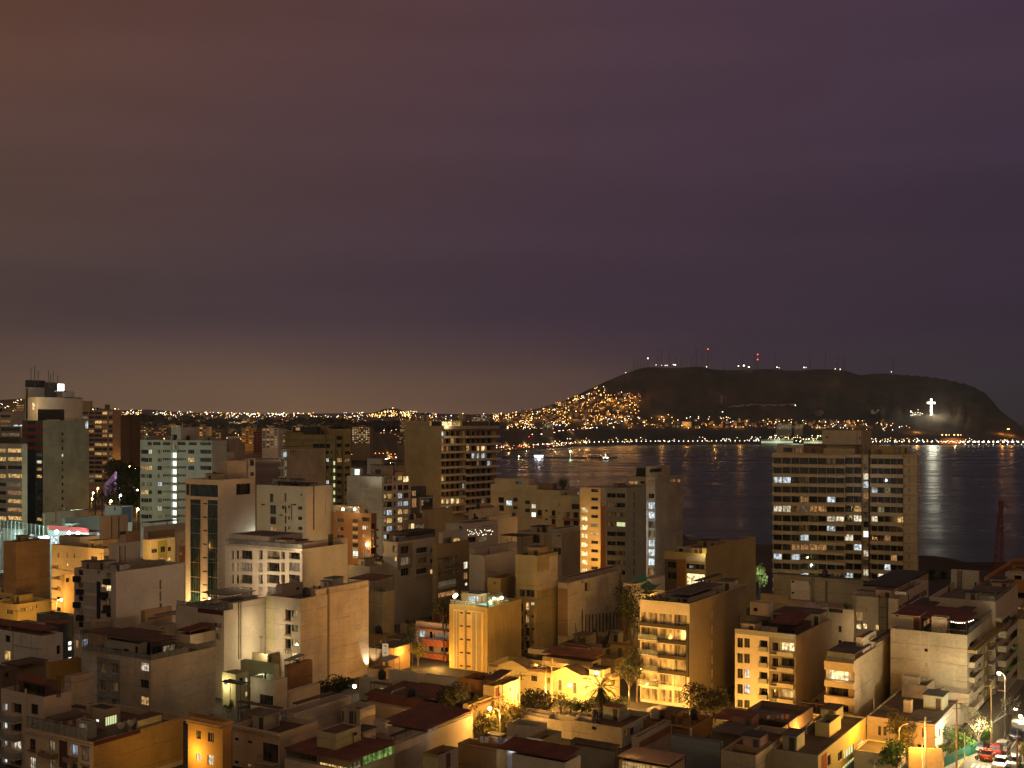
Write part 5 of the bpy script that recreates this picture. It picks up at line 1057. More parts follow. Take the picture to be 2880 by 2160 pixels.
b.slab('R', 1830, 2010, 372, 400, 1.0); b.rail('L', 1700, 1825, 1.0); b.rail('R', 1830, 1960, 1.); v = b.vol(1820, 1690, 1900, 265, 222, (.45,.36,.25)); b.w('L', 1700, 1815, 290, 325, k='d', v=v, mull=4); b.canopy(1850, 1620, 1990, 250, 224, 'g', posts=False, zb=30.)
v = b.vol(1690, 1472, 1700, 78, 236, (.62,.55,.45)); b.w('L', 1662, 1678, 165, 240, k='d', v=v, fr='n')
for x in (1528, 1556): b.slab('L', x, x+3, 70, 245, .2, v=v, col=DRK)
for i in range(9): b.slab('L', 1528, 1559, 82+18*i, 85+18*i, .2, v=v, col=DRK)
for i in range(7):
    p = b.pt(b.face(b.main, 'R', U('r8', 1905)), -1.1, b.zat(b.main, 'R', 5, V_('r8', 488+112*i)))
    t = thing('balcony_plant', 'trailing green plants on corner flats balcony, '+('top storey', 'one below the top', 'two below the top', 'middle storey', 'third above the street', 'second above the street', 'lowest storey')[i], 'plant', p); o = link('foliage', leaf_mesh(('bp', i % 3), 260, 1.5, .5, .16), t); q = MB(); q.box((-1.4,-.15,-.35), (1.4,.15,0), plain('pot_clay', (.25,.12,.07), .8)); q.build('planter', t)
    t.rotation_euler.z = math.radians(58)
b = B(AB, 'tan flats with red tented roof bar and white slit windows', CA, 'r8', 1602, 985, 1852, 592, 195, (.63,.53,.36), 'raw', roof='g', cl='pp')
b.panel('L', 990, 1218, 540, 1000, (.6,.5,.34), dep=.02); b.slab('L', 1222, 1228, 560, 960, .05); b.slab('L', 1286, 1292, 575, 960, .05)
for i in range(4): b.w('L', 1256, 1285, 582+116*i, 602+116*i if i == 0 else 610+116*i, k='Sdoy'[i], fr='n', dep=.4)
for i in range(5):
    y = 645+117*i; b.slab('R', 1612, 1690, y+10, y+52, 1.0, kind='box', col=(.6,.5,.36)); b.w('R', 1622, 1682, y-12, y+44, k='d', dep=.7, mull=2); b.w('R', 1694, 1718, y+5, y+75, k='d', mull=2); b.panel('R', 1742, 1756, y+35, y+82, (.75,.68,.55), dep=.1); b.w('R', 1772, 1800, y-5, y+50, k='d', dep=.5); b.slab('R', 1770, 1802, y+22, y+54, .8, kind='bars')
b.panel('R', 1731, 1770, 600, 1200, (.36,.27,.08), dep=.07); b.w('R', 1706, 1716, 1092, 1142, k='w', fr='n'); b.slab('R', 1600, 1852, 592, 612, 1.6, col=(.36,.27,.1)); b.rail('L', 1300, 1600, .8, 'bars'); b.rail('R', 1620, 1850, 1.0)
v = b.vol(1222, 988, 1450, 440, 203, (.6,.52,.4), roof='r'); b.w('L', 1030, 1050, 428, 440, k='d', v=v); b.panel('L', 1170, 1220, 450, 550, (.2,.06,.03), v=v); b.w('R', 1255, 1308, 465, 510, k='o', v=v, mull=2); v = b.vol(1440, 1315, 1460, 450, 199, (.62,.53,.4)); b.canopy(1455, 1003, 1565, 462, 201, 'r', slope=.3); b.canopy(1600, 1440, 1690, 482, 196, 'r', slope=.2); b.canopy(1300, 1085, 1400, 355, 215, 'd', zb=30.)
t = thing('fairy_lights', 'white bulb string along the red tented roof bar', 'string lights', at(U('r8', 1560), V_('r8', 488), 193.5)); q = MB(); p0 = at(U('r8', 1475), V_('r8', 482), 194.5); p1 = at(U('r8', 1650), V_('r8', 470), 197)
o0 = t.location
for i in range(11):
    f_ = i/10; p = p0.lerp(p1, f_)-Vector((0,0,.35*math.sin(f_*math.pi))); q.ball(p-o0, .06, emit('fairy', (1,.93,.75), 18, False), 5, 3)
q.build('bulbs', t); q = MB(); q.tube(p0-o0, p1-o0, .015, RAILM(), 4); q.build('wire', t)
b = B(AB, 'slim flats with rounded balcony bands and one glowing storey', CA, 'r8', 697, 465, 1054, 800, 188, (.66,.52,.33), 'raw', roof='g', cl='')
for i, k in enumerate('Ydd'):
    y = 872+133*i; b.w('L', 472, 692, y, y+95-6*i, k=k, dep=1.4, mull=4, fr='d')
    pass
for i, (y0, y1) in enumerate(((800, 870), (962, 1005), (1078, 1138), (1205, 1300))): b.slab('L', 465, 697, y0, y1, .9, col=(.66,.52,.3))
for y in (940, 1070, 1190): b.slab('L', 466, 696, y, y+24, .85, kind='bars')
b.w('L', 600, 690, 1290, 1330, k='d', mull=3)
v8 = b.vol(705, 697, 1054, 790, b.dr(705)+.03, (.66,.52,.33), 'raw', z0=0., nm='wall'); b.w('R', 876, 928, 822, 935, k='w', dep=1.6, mull=1, v=v8); b.w('R', 876, 928, 950, 1010, k='d', dep=.4, v=v8); b.panel('R', 900, 906, 835, 870, (.6,.12,.04)) if 0 else None
v = b.vol(872, 866, 1054, 660, 196, (.64,.53,.38), 'raw'); b.w('R', 990, 1010, 688, 727, k='d', v=v); b.w('R', 1015, 1031, 682, 718, k='d', v=v); b.w('R', 878, 916, 684, 752, k='d', v=v); v = b.vol(765, 757, 872, 612, 194, (.68,.58,.45)); b.canopy(700, 470, 832, 742, 188, 'g', zb=19.); b.rail('L', 470, 692, 1.1); b.canopy(870, 865, 1056, 640, 196, 'b', posts=False, zb=20.)
c_tank(b.pt(6.5, 1., b.main.z1+4.8), 'the slim rounded balcony flats', random.Random(1), '', False)
light(at(U('r8', 580), V_('r8', 915), 188.8), 60, (1,.85,.55), .2)
b = B(AB, 'orange terraced block with stepped decks by the crane', CA, 'r8', 2130, 1738, 2330, 150, 262, (.55,.26,.06), roof='r', cl='')
b.slab('L', 1738, 2130, 205, 235, 1.2, kind='box', col=(.5,.24,.06)); b.slab('L', 1780, 2130, 370, 440, .8, kind='box', col=(.5,.24,.06)); b.w('L', 1985, 2060, 365, 395, k='m', mull=5); b.w('L', 1980, 2060, 240, 290, k='d', dep=1.); b.w('L', 1900, 1975, 240, 330, k='d', dep=1.); v = b.vol(2090, 1908, 2110, 98, 264, (.6,.52,.4), roof='w'); b.w('L', 1980, 2040, 110, 190, k='d', v=v, dep=.8)
b = B(AB, 'plain tan end wall past the corner flats', CA, 'r8', 2120, 2004, 2300, 470, 226, (.5,.4,.26), 'raw', roof='b', cl='')

# casas and low houses of the middle ground
YEL = (.68,.56,.3)
b = B(HO, 'long yellow lit colonial row with gables and arched windows', CH, 'r7', 720, -195, 867, 935, 206, YEL, 'plaster', roof='b', cl='')
for x0,x1,y0,y1,k in ((372,400,952,1035,'m'),(490,520,972,1060,'m'),(150,202,916,962,'d'),(264,316,932,982,'c'),(375,400,1075,1140,'c'),(585,622,982,1035,'c'),(58,80,906,950,'c'),(-150,-110,870,905,'c'),(-70,-40,890,930,'c'),(490,520,1090,1140,'m')): b.w('L', x0, x1, y0, y1, k=k, mull=3, sash=y1-y0 > 60)
b.w('R', 792, 832, 952, 995, k='c', mull=3); b.w('R', 735, 760, 975, 1010, k='c', mull=2)
for f,x0,x1,y in (('L',135,325,872),('L',-175,-110,828),('L',578,640,935),('R',735,770,945),('R',800,845,912)): b.slab(f, x0, x1, y, y+12, .6, col=(.3,.15,.07))
b.slab('L', 325, 720, 1060, 1068, .25, col=YEL)
m_ = wallmat(YEL); mv = b.main
for x0, xm, x1 in ((-110, 5, 120), (330, 430, 560)):   # gable peaks over the parapet
    t0, tm, t1 = (b.face(mv, 'L', U('r7', x)) for x in (x0, xm, x1)); q = MB(); z = mv.z1; d = 1.15
    for xx in (0, 4): q.quad([(xx,t0,z-.01),(xx,tm,z+d),(xx,t1,z-.01)] if xx else [(xx,t1,z-.01),(xx,tm,z+d),(xx,t0,z-.01)], m_)
    q.quad([(-.2,t0+.2,z-.1),(4,t0+.2,z-.1),(4,tm,z+d+.05),(-.2,tm,z+d+.05)], ROOF['b']()); q.quad([(-.2,tm,z+d+.05),(4,tm,z+d+.05),(4,t1-.2,z-.1),(-.2,t1-.2,z-.1)], ROOF['b']()); q.build('gable', b.root)
v = b.vol(640, 245, 716, 808, 224, (.6,.48,.28), roof='r', z0=3.); b.w('L', 350, 440, 825, 870, k='c', v=v, mull=4); b.w('R', 650, 690, 815, 850, k='d', v=v); b.canopy(640, 240, 745, 775, 222, 'r', slope=.3, posts=False); v = b.vol(250, 110, 262, 842, 219, (.3,.18,.09), z0=3.); b.rail('L', 130, 240, 1., 'bars')
light(at(U('r7', 470), V_('r7', 850), 217), 1300, SOD, .2); light(at(U('r7', 200), V_('r7', 830), 217), 700, SOD, .2)
b = B(HO, 'plain house with one square window behind the young trees', CH, 'r7', 875, 716, 1032, 868, 228, (.6,.5,.33), roof='b', cl=''); b.w('R', 893, 942, 895, 946, k='d', mull=3)
b = B(HO, 'brown shacks and low walls under the rain stained wall', CH, 'r7', 760, 380, 1030, 700, 240, (.42,.34,.22), 'raw', roof='b', cl='tv'); b.w('R', 742+25, 790, 712, 760, k='w', mull=1); v = b.vol(850, 840, 985, 712, 236, (.34,.2,.09), roof='b', z0=3.); v = b.vol(605, 400, 612, 700, 238, (.55,.45,.32), roof='r', z0=3.); b.w('L', 430, 600, 725, 755, k='c', v=v, mull=6); b.canopy(600, 380, 640, 685, 238, 'r', zb=5.); v = b.vol(340, 130, 380, 720, 236, (.55,.47,.36), z0=3.); b.w('L', 170, 200, 740, 770, k='d', v=v)
b = B(HO, 'ochre yard walls and sheds below the curved black shade net', CH, 'r7', 830, 600, 1040, 790, 226, (.4,.28,.12), 'raw', roof='b', cl='v'); v = b.vol(1005, 845, 1028, 505, 258, (.2,.13,.08), z0=3.)
p = b.pt(0,0,0)
t = thing('shade_net', 'sagging black shade net slung before the stained wall', 'net', at(U('r7', 510), V_('r7', 510), 244)); q = MB(); A = Vector((0,0,0)); Bq = at(U('r7', 800), V_('r7', 515), 246)-at(U('r7', 510), V_('r7', 510), 244); m_ = plain('net_black', (.025,.022,.02), .9)
for i in range(12):
    f0, f1 = i/12, (i+1)/12; s0 = 7.5*(4*f0*(1-f0))**.7; s1 = 7.5*(4*f1*(1-f1))**.7; P0 = A.lerp(Bq, f0); P1 = A.lerp(Bq, f1)
    q.quad([P0-Vector((0,0,s0)), P1-Vector((0,0,s1)), P1-Vector((0,-1.5,s1*.62)), P0-Vector((0,-1.5,s0*.62))], m_)
q.build('netting', t); q = MB(); q.tube((0,0,-8), (0,0,.5), .08, RAILM(), 5); q.tube(Bq-Vector((0,0,8)), Bq+Vector((0,0,.5)), .08, RAILM(), 5); q.build('poles', t)
b = B(HO, 'white courtyard house with lit slats by the hedge tree', CH, 'r6', 1068, 830, 1095, 962, 208, (.62,.56,.46), roof='b', cl='ts'); b.w('L', 965, 990, 1020, 1075, k='y', mull=2); b.w('L', 992, 1040, 1015, 1055, k='y', mull=3); b.canopy(1060, 915, 1095, 990, 203, 'b', zb=3.)
v = b.vol(1310, 1068, 1345, 905, 208, (.62,.56,.46), roof='g', z0=0., nm='wall'); b.w('L', 1112, 1160, 1004, 1045, k='y', v=v, mull=4); b.w('L', 1180, 1292, 1020, 1060, k='d', v=v, mull=8)
v = b.vol(1628, 1345, 1665, 948, 206, (.6,.55,.46), roof='g', z0=0., nm='wall'); b.w('L', 1345, 1385, 1015, 1040, k='d', v=v, mull=4); b.slab('L', 1488, 1492, 950, 1080, .05, v=v)
b = B(HO, 'orange plastered cottage with two pale shutters', CH, 'r6', 1858, 1632, 1985, 962, 202, (.5,.22,.06), roof='d', cl='pv'); b.w('L', 1680, 1716, 975, 1016, k='c', mull=3); b.w('L', 1725, 1764, 984, 1022, k='c', mull=3); b.w('L', 1722, 1752, 1052, 1100, k='d')
b = B(HO, 'yellow lit street house with a row of arched windows', CH, 'r6', 1712, 1690, 1978, 1152, 190, (.66,.5,.24), roof='d', cl='p')
for x0,x1,y0,y1 in ((1775,1806,1202,1270),(1870,1890,1182,1232),(1904,1924,1166,1226),(1939,1959,1152,1216)): b.w('R', x0, x1, y0, y1, k='c', mull=2, sash=True)
b.slab('R', 1865, 1975, 1235, 1252, .35, col=(.6,.45,.22)); b.slab('R', 1715, 1975, 1118, 1132, .5, col=(.35,.18,.08)); b.slab('R', 1740, 1850, 1300, 1316, .4, col=(.6,.45,.22))
b = B(HO, 'brown tiled street house with a burgundy door and veranda', CH, 'r6', 1918, 1828, 2128, 1003, 196, (.6,.46,.24), roof='b', cl=''); b.panel('R', 1925, 1958, 1010, 1085, (.16,.03,.02)); b.canopy(1925, 1828, 2062, 960, 197, 'b', slope=.8, posts=False); b.w('R', 1985, 2050, 1015, 1048, k='o', mull=4); b.canopy(1985, 1975, 2120, 985, 194, 'b', zb=4., posts=True); b.w('R', 2085, 2110, 1060, 1120, k='w', mull=1); b.w('R', 2080, 2100, 1165, 1200, k='d', mull=1)
b = B(HO, 'long corrugated roofs of dark red sheeting', CH, 'r6', 1475, 985, 1705, 1150, 194, (.55,.47,.38), roof='r', cl='t'); b.canopy(1480, 975, 1700, 1120, 196, 'r', slope=.4, posts=False, zb=6.); b.w('L', 1320, 1460, 1095, 1130, k='d', mull=3)
b = B(HO, 'terracotta tiled house with lit eaves in the low rows', CH, 'r6', 1385, 880, 1400, 1215, 184, (.6,.45,.28), roof='r', cl='v'); b.canopy(1370, 890, 1390, 1195, 186, 'r', slope=1.2, posts=False, zb=5.); b.canopy(1300, 870, 1380, 1135, 196, 'b', slope=.5, posts=False, zb=5.)
for x in (1085, 1160, 1210): light(at(U('r6', x), V_('r6', 1232), 182.5), 60, (1,.55,.2), .1)
b = B(HO, 'terrace house with rust roof, glass lounge and tiled flank', CH, 'r6', 1378, 985, 1748, 1375, 172, (.55,.44,.31), roof='g', cl='s'); b.canopy(1378, 985, 1752, 1350, 171.5, 'r', slope=.3, zb=8.); v = b.vol(1384, 1376, 1746, 1352, 173, (.25,.25,.2), roof='r'); b.w('R', 1388, 1465, 1345, 1412, k='b', v=v, mull=2); b.w('R', 1525, 1560, 1345, 1440, k='S', v=v, mull=1); b.w('R', 1562, 1720, 1340, 1440, k='m', v=v, mull=4)
b.slab('R', 1500, 1512, 1330, 1480, .2, v=v, col=(.18,.07,.03)); light(at(U('r6', 1430), V_('r6', 1400), 170), 40, (.7,.85,1), .1)
b = B(HO, 'stair house cube with wall ladder and pipes', CH, 'r6', 836, 684, 960, 1188, 181, (.5,.42,.3), 'raw', roof='b', cl='')
for x in (700, 760, 778, 800): b.slab('L', x, x+4, 1200, 1330, .2, col=DRK)
for i in range(8): b.slab('L', 752, 782, 1205+16*i, 1208+16*i, .2, col=DRK)
b.vol(1040, 945, 1060, 1290, 175, (.6,.52,.42), z0=0.)
b = B(HO, 'bottom house with green lit conservatory under a rust roof', CH, 'r6', 746, 230, 1382, 1690, 154, (.58,.47,.36), 'raw', roof='b', cl='')
b.vol(1112, 1100, 1382, 1478, b.dr(1112), (.58,.47,.36), 'raw', z0=0., nm='wall'); v = b.vol(744, 232, 1112, 1610, 154.4, (.2,.16,.11), roof='r', z0=0.); b.w('R', 862, 1110, 1440, 1640, k='g', v=v, mull=6); b.w('L', 500, 735, 1600, 1660, k='y', v=v, mull=5, dep=.4); b.w('L', 245, 490, 1530, 1590, k='d', v=v, mull=5); b.w('R', 755, 850, 1612, 1680, k='m', v=v, mull=3); b.canopy(752, 226, 1116, 1602, 154, 'r', slope=.1, posts=False)
v = b.vol(642, 490, 843, 1388, 159, (.48,.39,.25), 'raw', z0=4., roof='b'); b.slab('R', 778, 782, 1370, 1460, .1, v=v, col=DRK); b.w('R', 783, 815, 1372, 1400, k='d', v=v)
b.canopy(1120, 1100, 1250, 1400, 166, 'd', zb=5.); light(at(U('r6', 1000), V_('r6', 1560), 152.5), 90, (.5,.9,.2), .2); light(at(U('r6', 600), V_('r6', 1640), 151.5), 60, (1,.6,.2), .2)
c_ac(b.pt(17, 1, b.main.z1), 'the green conservatory house', random.Random(3))
b = B(HO, 'brown cube shed with a burgundy door', CH, 'r6', 1470, 1340, 1626, 1560, 158, (.34,.22,.12), roof='d', cl=''); b.panel('R', 1528, 1565, 1540, 1660, (.1,.025,.015)); b.panel('L', 1345, 1468, 1570, 1700, (.45,.36,.22), dep=.02)
b = B(HO, 'ochre yard house with washing and low parapet', CH, 'r6', 1935, 1625, 2020, 1510, 164, (.42,.24,.08), 'raw', roof='b', cl='l'); b.canopy(1960, 1850, 2010, 1400, 176, 'd', zb=3.); v = b.vol(1985, 1840, 2010, 1440, 172, (.5,.4,.26), z0=0.)
b = B(HO, 'bright white lit stair hall under plain cubes', CH, 'r7', 118, -62, 135, 1455, 166, (.66,.66,.66), roof='b', cl='v'); b.w('L', -50, 112, 1465, 1560, k='k', mull=1, dep=1.0, fr='n'); v = b.vol(190, -40, 282, 1335, 174, (.5,.44,.33), z0=0., roof='b'); b.w('L', -35, 100, 1300+20, 1350, k='c', v=v, fr='n') if 0 else None
v = b.vol(248, 118, 398, 1432, 164, (.42,.34,.18), z0=0., roof='b', nm='wall'); b.w('R', 272, 288, 1460, 1520, k='d', v=v, fr='n'); light(at(U('r7', 30), V_('r7', 1540), 161), 260, (.82,.9,1), .2)
b = B(HO, 'long stained white row house with a blue shuttered end', CH, 'r7', 886, 480, 1132, 1338, 180, (.56,.48,.37), 'raw', roof='b', cl='tlav'); b.w('R', 902, 940, 1345, 1410, k='c', mull=2); b.w('R', 951, 982, 1332, 1392, k='d', mull=2); b.w('R', 1031, 1064, 1336, 1386, k='c', mull=2); b.w('L', 640, 680, 1326, 1352, k='d'); b.panel('R', 888, 1130, 1292, 1480, (.52,.55,.52), dep=.02); v = b.vol(640, 515, 700, 1255, 186, (.56,.48,.38)); v = b.vol(480, 74, 560, 1290, b.dl(480), (.56,.48,.37), 'raw', z0=0., nm='wall'); v = b.vol(300, 74, 360, 1235, b.dl(300)+2, (.5,.44,.36))
b = B(HO, 'two tone cube with terracotta top band', CH, 'r7', 1022, 1004, 1280, 1415, 168, (.48,.4,.29), 'raw', roof='d', cl=''); b.panel('R', 1024, 1278, 1380, 1440, (.3,.14,.06), dep=.02)
b = B(HO, 'blue grey painted wall house below the pergolas', CH, 'r7', 1675, 1280, 1700, 1460, 163, (.2,.22,.24), roof='b', cl='')
b = B(HO, 'brown rendered house with white door posts in the low rows', CH, 'r7', 1452, 1034, 1610, 1330, 182, (.26,.14,.055), roof='b', cl='tTv'); b.panel('L', 1430, 1450, 1335, 1440, WH, dep=.05); b.panel('L', 1270, 1284, 1290, 1430, WH, dep=.05); b.w('L', 1300, 1420, 1335, 1350, k='d', fr='n'); b.canopy(1290, 1034, 1420, 1250, 190, 'd', zb=4.)
b = B(HO, 'dining terrace with warm light under a slatted canopy', CH, 'r7', 1272, 848, 1404, 1760, 154.5, (.5,.4,.28), roof='b', cl=''); b.canopy(1270, 845, 1402, 1632, 155, 'w', lit=plain('slat_canopy', (.34,.2,.1), .5, 0, .7)); v = b.vol(1268, 860, 1398, 1662, 155.3, (.6,.45,.25), z0=2., roof='b'); b.w('L', 880, 1370, 1625, 1700, k='y', v=v, mull=8)
light(at(U('r7', 1080), V_('r7', 1600), 153), 160, (1,.6,.2), .2); light(at(U('r7', 940), V_('r7', 1500), 158), 120, (1,.7,.3), .15)
b = B(HO, 'dim shed roof with a pale patch before the stained row', CH, 'r7', 840, 480, 860, 1530, 164, (.25,.18,.11), roof='b', cl=''); b.canopy(835, 470, 870, 1500, 163, 'b', slope=.2, zb=3.)
b = B(HO, 'dark red roofed low house in the bottom row', CH, 'r7', 425, 0, 552, 1620, 152, (.6,.52,.42), roof='r', cl='v'); b.canopy(425, -120, 552, 1590, 152, 'r', slope=.5, posts=False, zb=5.)
b = B(HO, 'patio house with iron pergolas and grey awnings', CH, 'r7', 2050, 1605, 2420, 1420, 168, (.3,.2,.12), roof='b', cl='lp'); b.canopy(1900, 1605, 2010, 1400, 168, 'g'); b.canopy(2230, 1865, 2310, 1290, 176, 'g', zb=5.); b.canopy(1960, 1605, 2080, 1300, 182, 'r', zb=3.); b.rail('L', 1620, 2040, 1., 'bars'); v = b.vol(2010, 1780, 2090, 1500, 160, (.42,.3,.15), z0=0.)
b = B(HO, 'pale low wall house in the bottom corner of the block', CH, 'r7', 1960, 1680, 2260, 1560, 156, (.52,.42,.3), 'raw', roof='b', cl='')
b = B(HO, 'brown roofed house with yellow side windows and raised tank room', CH, 'r8', 402, 32, 788, 1562, 158, (.5,.44,.3), roof='b', cl='', par=.25)
b.panel('R', 404, 786, 1400, 1800, (.5,.4,.13)); b.w('R', 562, 600, 1525, 1598, k='d', mull=2); b.w('R', 614, 692, 1492, 1562, k='S', mull=4); b.w('R', 716, 772, 1446, 1520, k='S', mull=4, fr='w'); b.w('R', 590, 700, 1610, 1680, k='S', mull=6, fr='w'); b.w('R', 715, 768, 1580, 1640, k='c', mull=3, fr='w'); b.panel('R', 428, 474, 1545, 1700, (.26,.06,.02)); b.w('R', 478, 505, 1555, 1640, k='d')
v = b.vol(494, 378, 586, 1302, 168, (.44,.37,.17), z0=8.4); 
for i in range(1): light(at(U('r8', 640), V_('r8', 1640), 153), 60, (.95,.95,.5), .2)
b = B(HO, 'flat roofed corner villa lit orange in front and white along the street', CH, 'r8', 1345, 795, 1792, 1312, 176, (.66,.56,.42), 'plaster', roof='b', par=.2, cl='')
b.w('L', 884, 908, 1322, 1398, k='d', fr='w', mull=2); b.w('L', 925, 952, 1326, 1402, k='d', fr='w', mull=2); b.w('L', 1236, 1268, 1340, 1420, k='d', fr='w', mull=2); b.w('L', 1200, 1260, 1470, 1510, k='d', mull=2); b.w('R', 1414, 1436, 1312, 1390, k='c'); b.w('R', 1372, 1386, 1338, 1412, k='c'); b.w('R', 1728, 1748, 1275, 1330, k='d'); b.w('R', 1754, 1778, 1262, 1318, k='d', fr='w'); b.w('R', 1368, 1384, 1500, 1570, k='c')
v = b.vol(1150, 1110, 1152, 1120, 184, (.5,.38,.2)); b.vol(1612, 1370, 1650, 1068, 191, (.58,.47,.33), 'raw', z0=4., nm='wall'); b.w('R', 1616, 1636, 1135, 1190, k='d'); v = b.vol(1280, 1075, 1372, 1000, 193, (.55,.44,.3), 'raw', z0=4., nm='wall'); b.w('R', 1292, 1366, 1095, 1150, k='d', v=v, dep=.6)
v = b.vol(1210, 1075, 1225, 930, 197, (.55,.45,.32), z0=4.)
c_pot(b.pt(23, 16, 12), 'the villa rear wall', random.Random(2))
b = B(HO, 'grey curved roof house between the villa and the yellow windows', CH, 'r8', 1010, 690, 1108, 1560, 166, (.3,.28,.22), roof='d', par=.3, cl=''); b.panel('R', 1012, 1106, 1540, 1560, (.6,.55,.4), dep=.15); b.w('R', 1040, 1100, 1510, 1535, k='d', mull=3)
b = B(HO, 'orange lit garden house beneath the rounded balcony flats', CH, 'r8', 470, 215, 700, 1235, 193, (.66,.52,.34), roof='b', cl='p'); b.w('L', 240, 300, 1255, 1330, k='c', mull=3); b.w('L', 360, 440, 1262, 1330, k='d', mull=4); b.slab('L', 215, 470, 1228, 1240, .3, col=(.4,.22,.1)); b.canopy(465, 260, 480, 1150, 196, 'b', zb=3., posts=False)
# ------------------------------------------------------------------ land, sea, hills
def lerp_tab(tab, x):
    if x <= tab[0][0]: return tab[0][1]
    for (a, ya), (b, yb) in zip(tab, tab[1:]):
        if x <= b: return ya+(yb-ya)*(x-a)/(b-a)
    return tab[-1][1]
def sm(t): t = max(0., min(1., t)); return t*t*(3-2*t)
YC = [(900,1500),(1100,1300),(1390,950),(1600,640),(2000,500),(2600,440),(2900,420),(3600,400)]
YF = [(900,2000),(1000,2450),(1100,2900),(1300,3350),(1480,4200),(1640,4800),(1800,5050),(2100,5200),(2500,5150),(2880,5050),(3600,4800)]
CREST = [(-900,1110),(0,1126),(50,1119),(150,1135),(342,1154),(423,1151),(505,1159),(716,1164),(850,1163),(1045,1162),(1080,1150),(1110,1146),(1145,1158),(1200,1162),(1330,1165),(1440,1164),(1505,1150),(1570,1133),(1635,1105),(1668,1089),(1700,1071),(1740,1055),(1776,1043),(1821,1031),(1885,1030),(1966,1030),(2002,1038),(2083,1036),(2213,1039),(2292,1036),(2382,1041),(2416,1051),(2450,1048),(2518,1050),(2597,1056),(2650,1062),(2726,1080),(2748,1090),(2770,1102),(2784,1116),(2799,1135),(2803,1142),(2830,1164),(2871,1196),(2900,1222),(2930,1262),(3000,1300),(3600,1330)]
YR = [(0,8000),(1300,7600),(1500,6300),(1700,6200),(2500,6400),(2800,5900),(2930,5500),(3600,5400)]
ZP = [(900,24),(1400,24),(1700,20),(2300,16),(2420,-6),(2800,-8),(2900,-40),(3000,-60)]
def bay(u): return sm((u-930)/60)
def zt(u, Y):
    yc = lerp_tab(YC, u); yf = lerp_tab(YF, u); yr = lerp_tab(YR, u); zc = H+(HV-lerp_tab(CREST, u))*yr/F
    n = mnoise.noise((u*.012, Y*.0016, 3.))*.6+mnoise.noise((u*.035, Y*.004, 9.))*.4
    # inland without the bay
    if Y < 900: zi = 0.
    else:
        t = (Y-900)/(yr-900); zi = zc*(t if t < 1 else max(0, 2-t))
        if 1.02 > t > .12: zi += n*7*min(1, (t-.12)*4)*(1 if t < .9 else max(0, (1-t)*10))
    b = bay(u)
    if b <= 0: return zi
    zp = lerp_tab(ZP, u)
    if Y < yc: zb = 0.
    elif Y < yf-20: zb = max(-56., -56.*sm((Y-yc)/60))
    elif Y < yf+170: zb = -56+10*sm((Y-yf+20)/40)
    else:
        cl = yf+170; cw = 140
        if Y < cl+cw: zb = -46+(zp+46)*sm((Y-cl)/cw)+n*4
        else:
            t = (Y-cl-cw)/(yr-cl-cw)
            if t <= 1:
                g = t**1.25 if u > 1480 else t
                zb = zp+(zc-zp)*g+(n*30+abs(mnoise.noise((u*.05, Y*.003, 1.)))*-38 if u > 1640 else n*10)*math.sin(math.pi*t)**1.2
            else: zb = zc-(t-1)*.8*(zc+60)
    return zi*(1-b)+zb*b
us = [-1300+40*i for i in range(55)]+[900+12*i for i in range(190)]+[3200+60*i for i in range(8)]
ys = [30, 200, 380, 400, 420, 440, 460, 480, 500, 530, 570, 620, 680, 750, 850, 950]+[950+70*i for i in range(1, 60)]+[5100+45*i for i in range(1, 40)]+[6900+200*i for i in range(1, 12)]
mb = MB()
V = []; idx = {}
for j, Y in enumerate(ys):
    for i, u in enumerate(us):
        V.append(((u-HU)/F*Y, Y, zt(u, Y)))
n = len(us); Fc = []
for j in range(len(ys)-1):
    for i in range(n-1): Fc.append((j*n+i, j*n+i+1, (j+1)*n+i+1, (j+1)*n+i))
me = bpy.data.meshes.new('terrain'); me.from_pydata(V, [], Fc); me.polygons.foreach_set('use_smooth', [True]*len(Fc)); me.update()
m, nt, bs = newmat('dry_land')
tc = nd(nt, 'ShaderNodeTexCoord'); f = mrange(nt, noise_(nt, mapping(nt, tc.outputs['Object'], (1,.45,1.6)), .007, 9, .7), .32, .68, .3, 1.6)
g = noise_(nt, tc.outputs['Object'], .0016, 4)
sx_ = nd(nt, 'ShaderNodeSeparateXYZ'); nt.links.new(tc.outputs['Object'], sx_.inputs[0])
nt.links.new(colmul(nt, colmix(nt, mrange(nt, sx_.outputs[0], -900, 300, 0, 1), (.26,.18,.12), colmix(nt, mrange(nt, g, .4, .6, 0, 1), (.10,.074,.052), (.055,.053,.045))), nd_rgb(nt, f)), bs.inputs['Base Color']); bs.inputs['Roughness'].default_value = 1; bs.inputs['Specular IOR Level'].default_value = .1
me.materials.append(m); o = link('terrain', me); tag(o, 'bare brown ground rising to the dark headland', 'terrain', kind='structure')
me = bpy.data.meshes.new('sea'); me.from_pydata([(-9000,300,SEA),(60000,300,SEA),(60000,60000,SEA),(-9000,60000,SEA)], [], [(0,1,2,3)])
m, nt, bs = newmat('sea_water'); bs.inputs['Base Color'].default_value = (.008,.045,.016,1); bs.inputs['IOR'].default_value = 1.33; bs.inputs['Specular IOR Level'].default_value = .4
tc = nd(nt, 'ShaderNodeTexCoord'); ob = tc.outputs['Object']
nt.links.new(mrange(nt, noise_(nt, mapping(nt, ob, (.0016,.007,1)), 1, 4, .65), .3, .7, .2, .34), bs.inputs['Roughness'])
h = math_(nt, 'ADD', math_(nt, 'MULTIPLY', noise_(nt, mapping(nt, ob, (.012,.05,1)), 1, 4, .6), 9.), math_(nt, 'MULTIPLY', noise_(nt, mapping(nt, ob, (.09,.25,1)), 1, 3, .5), .8))
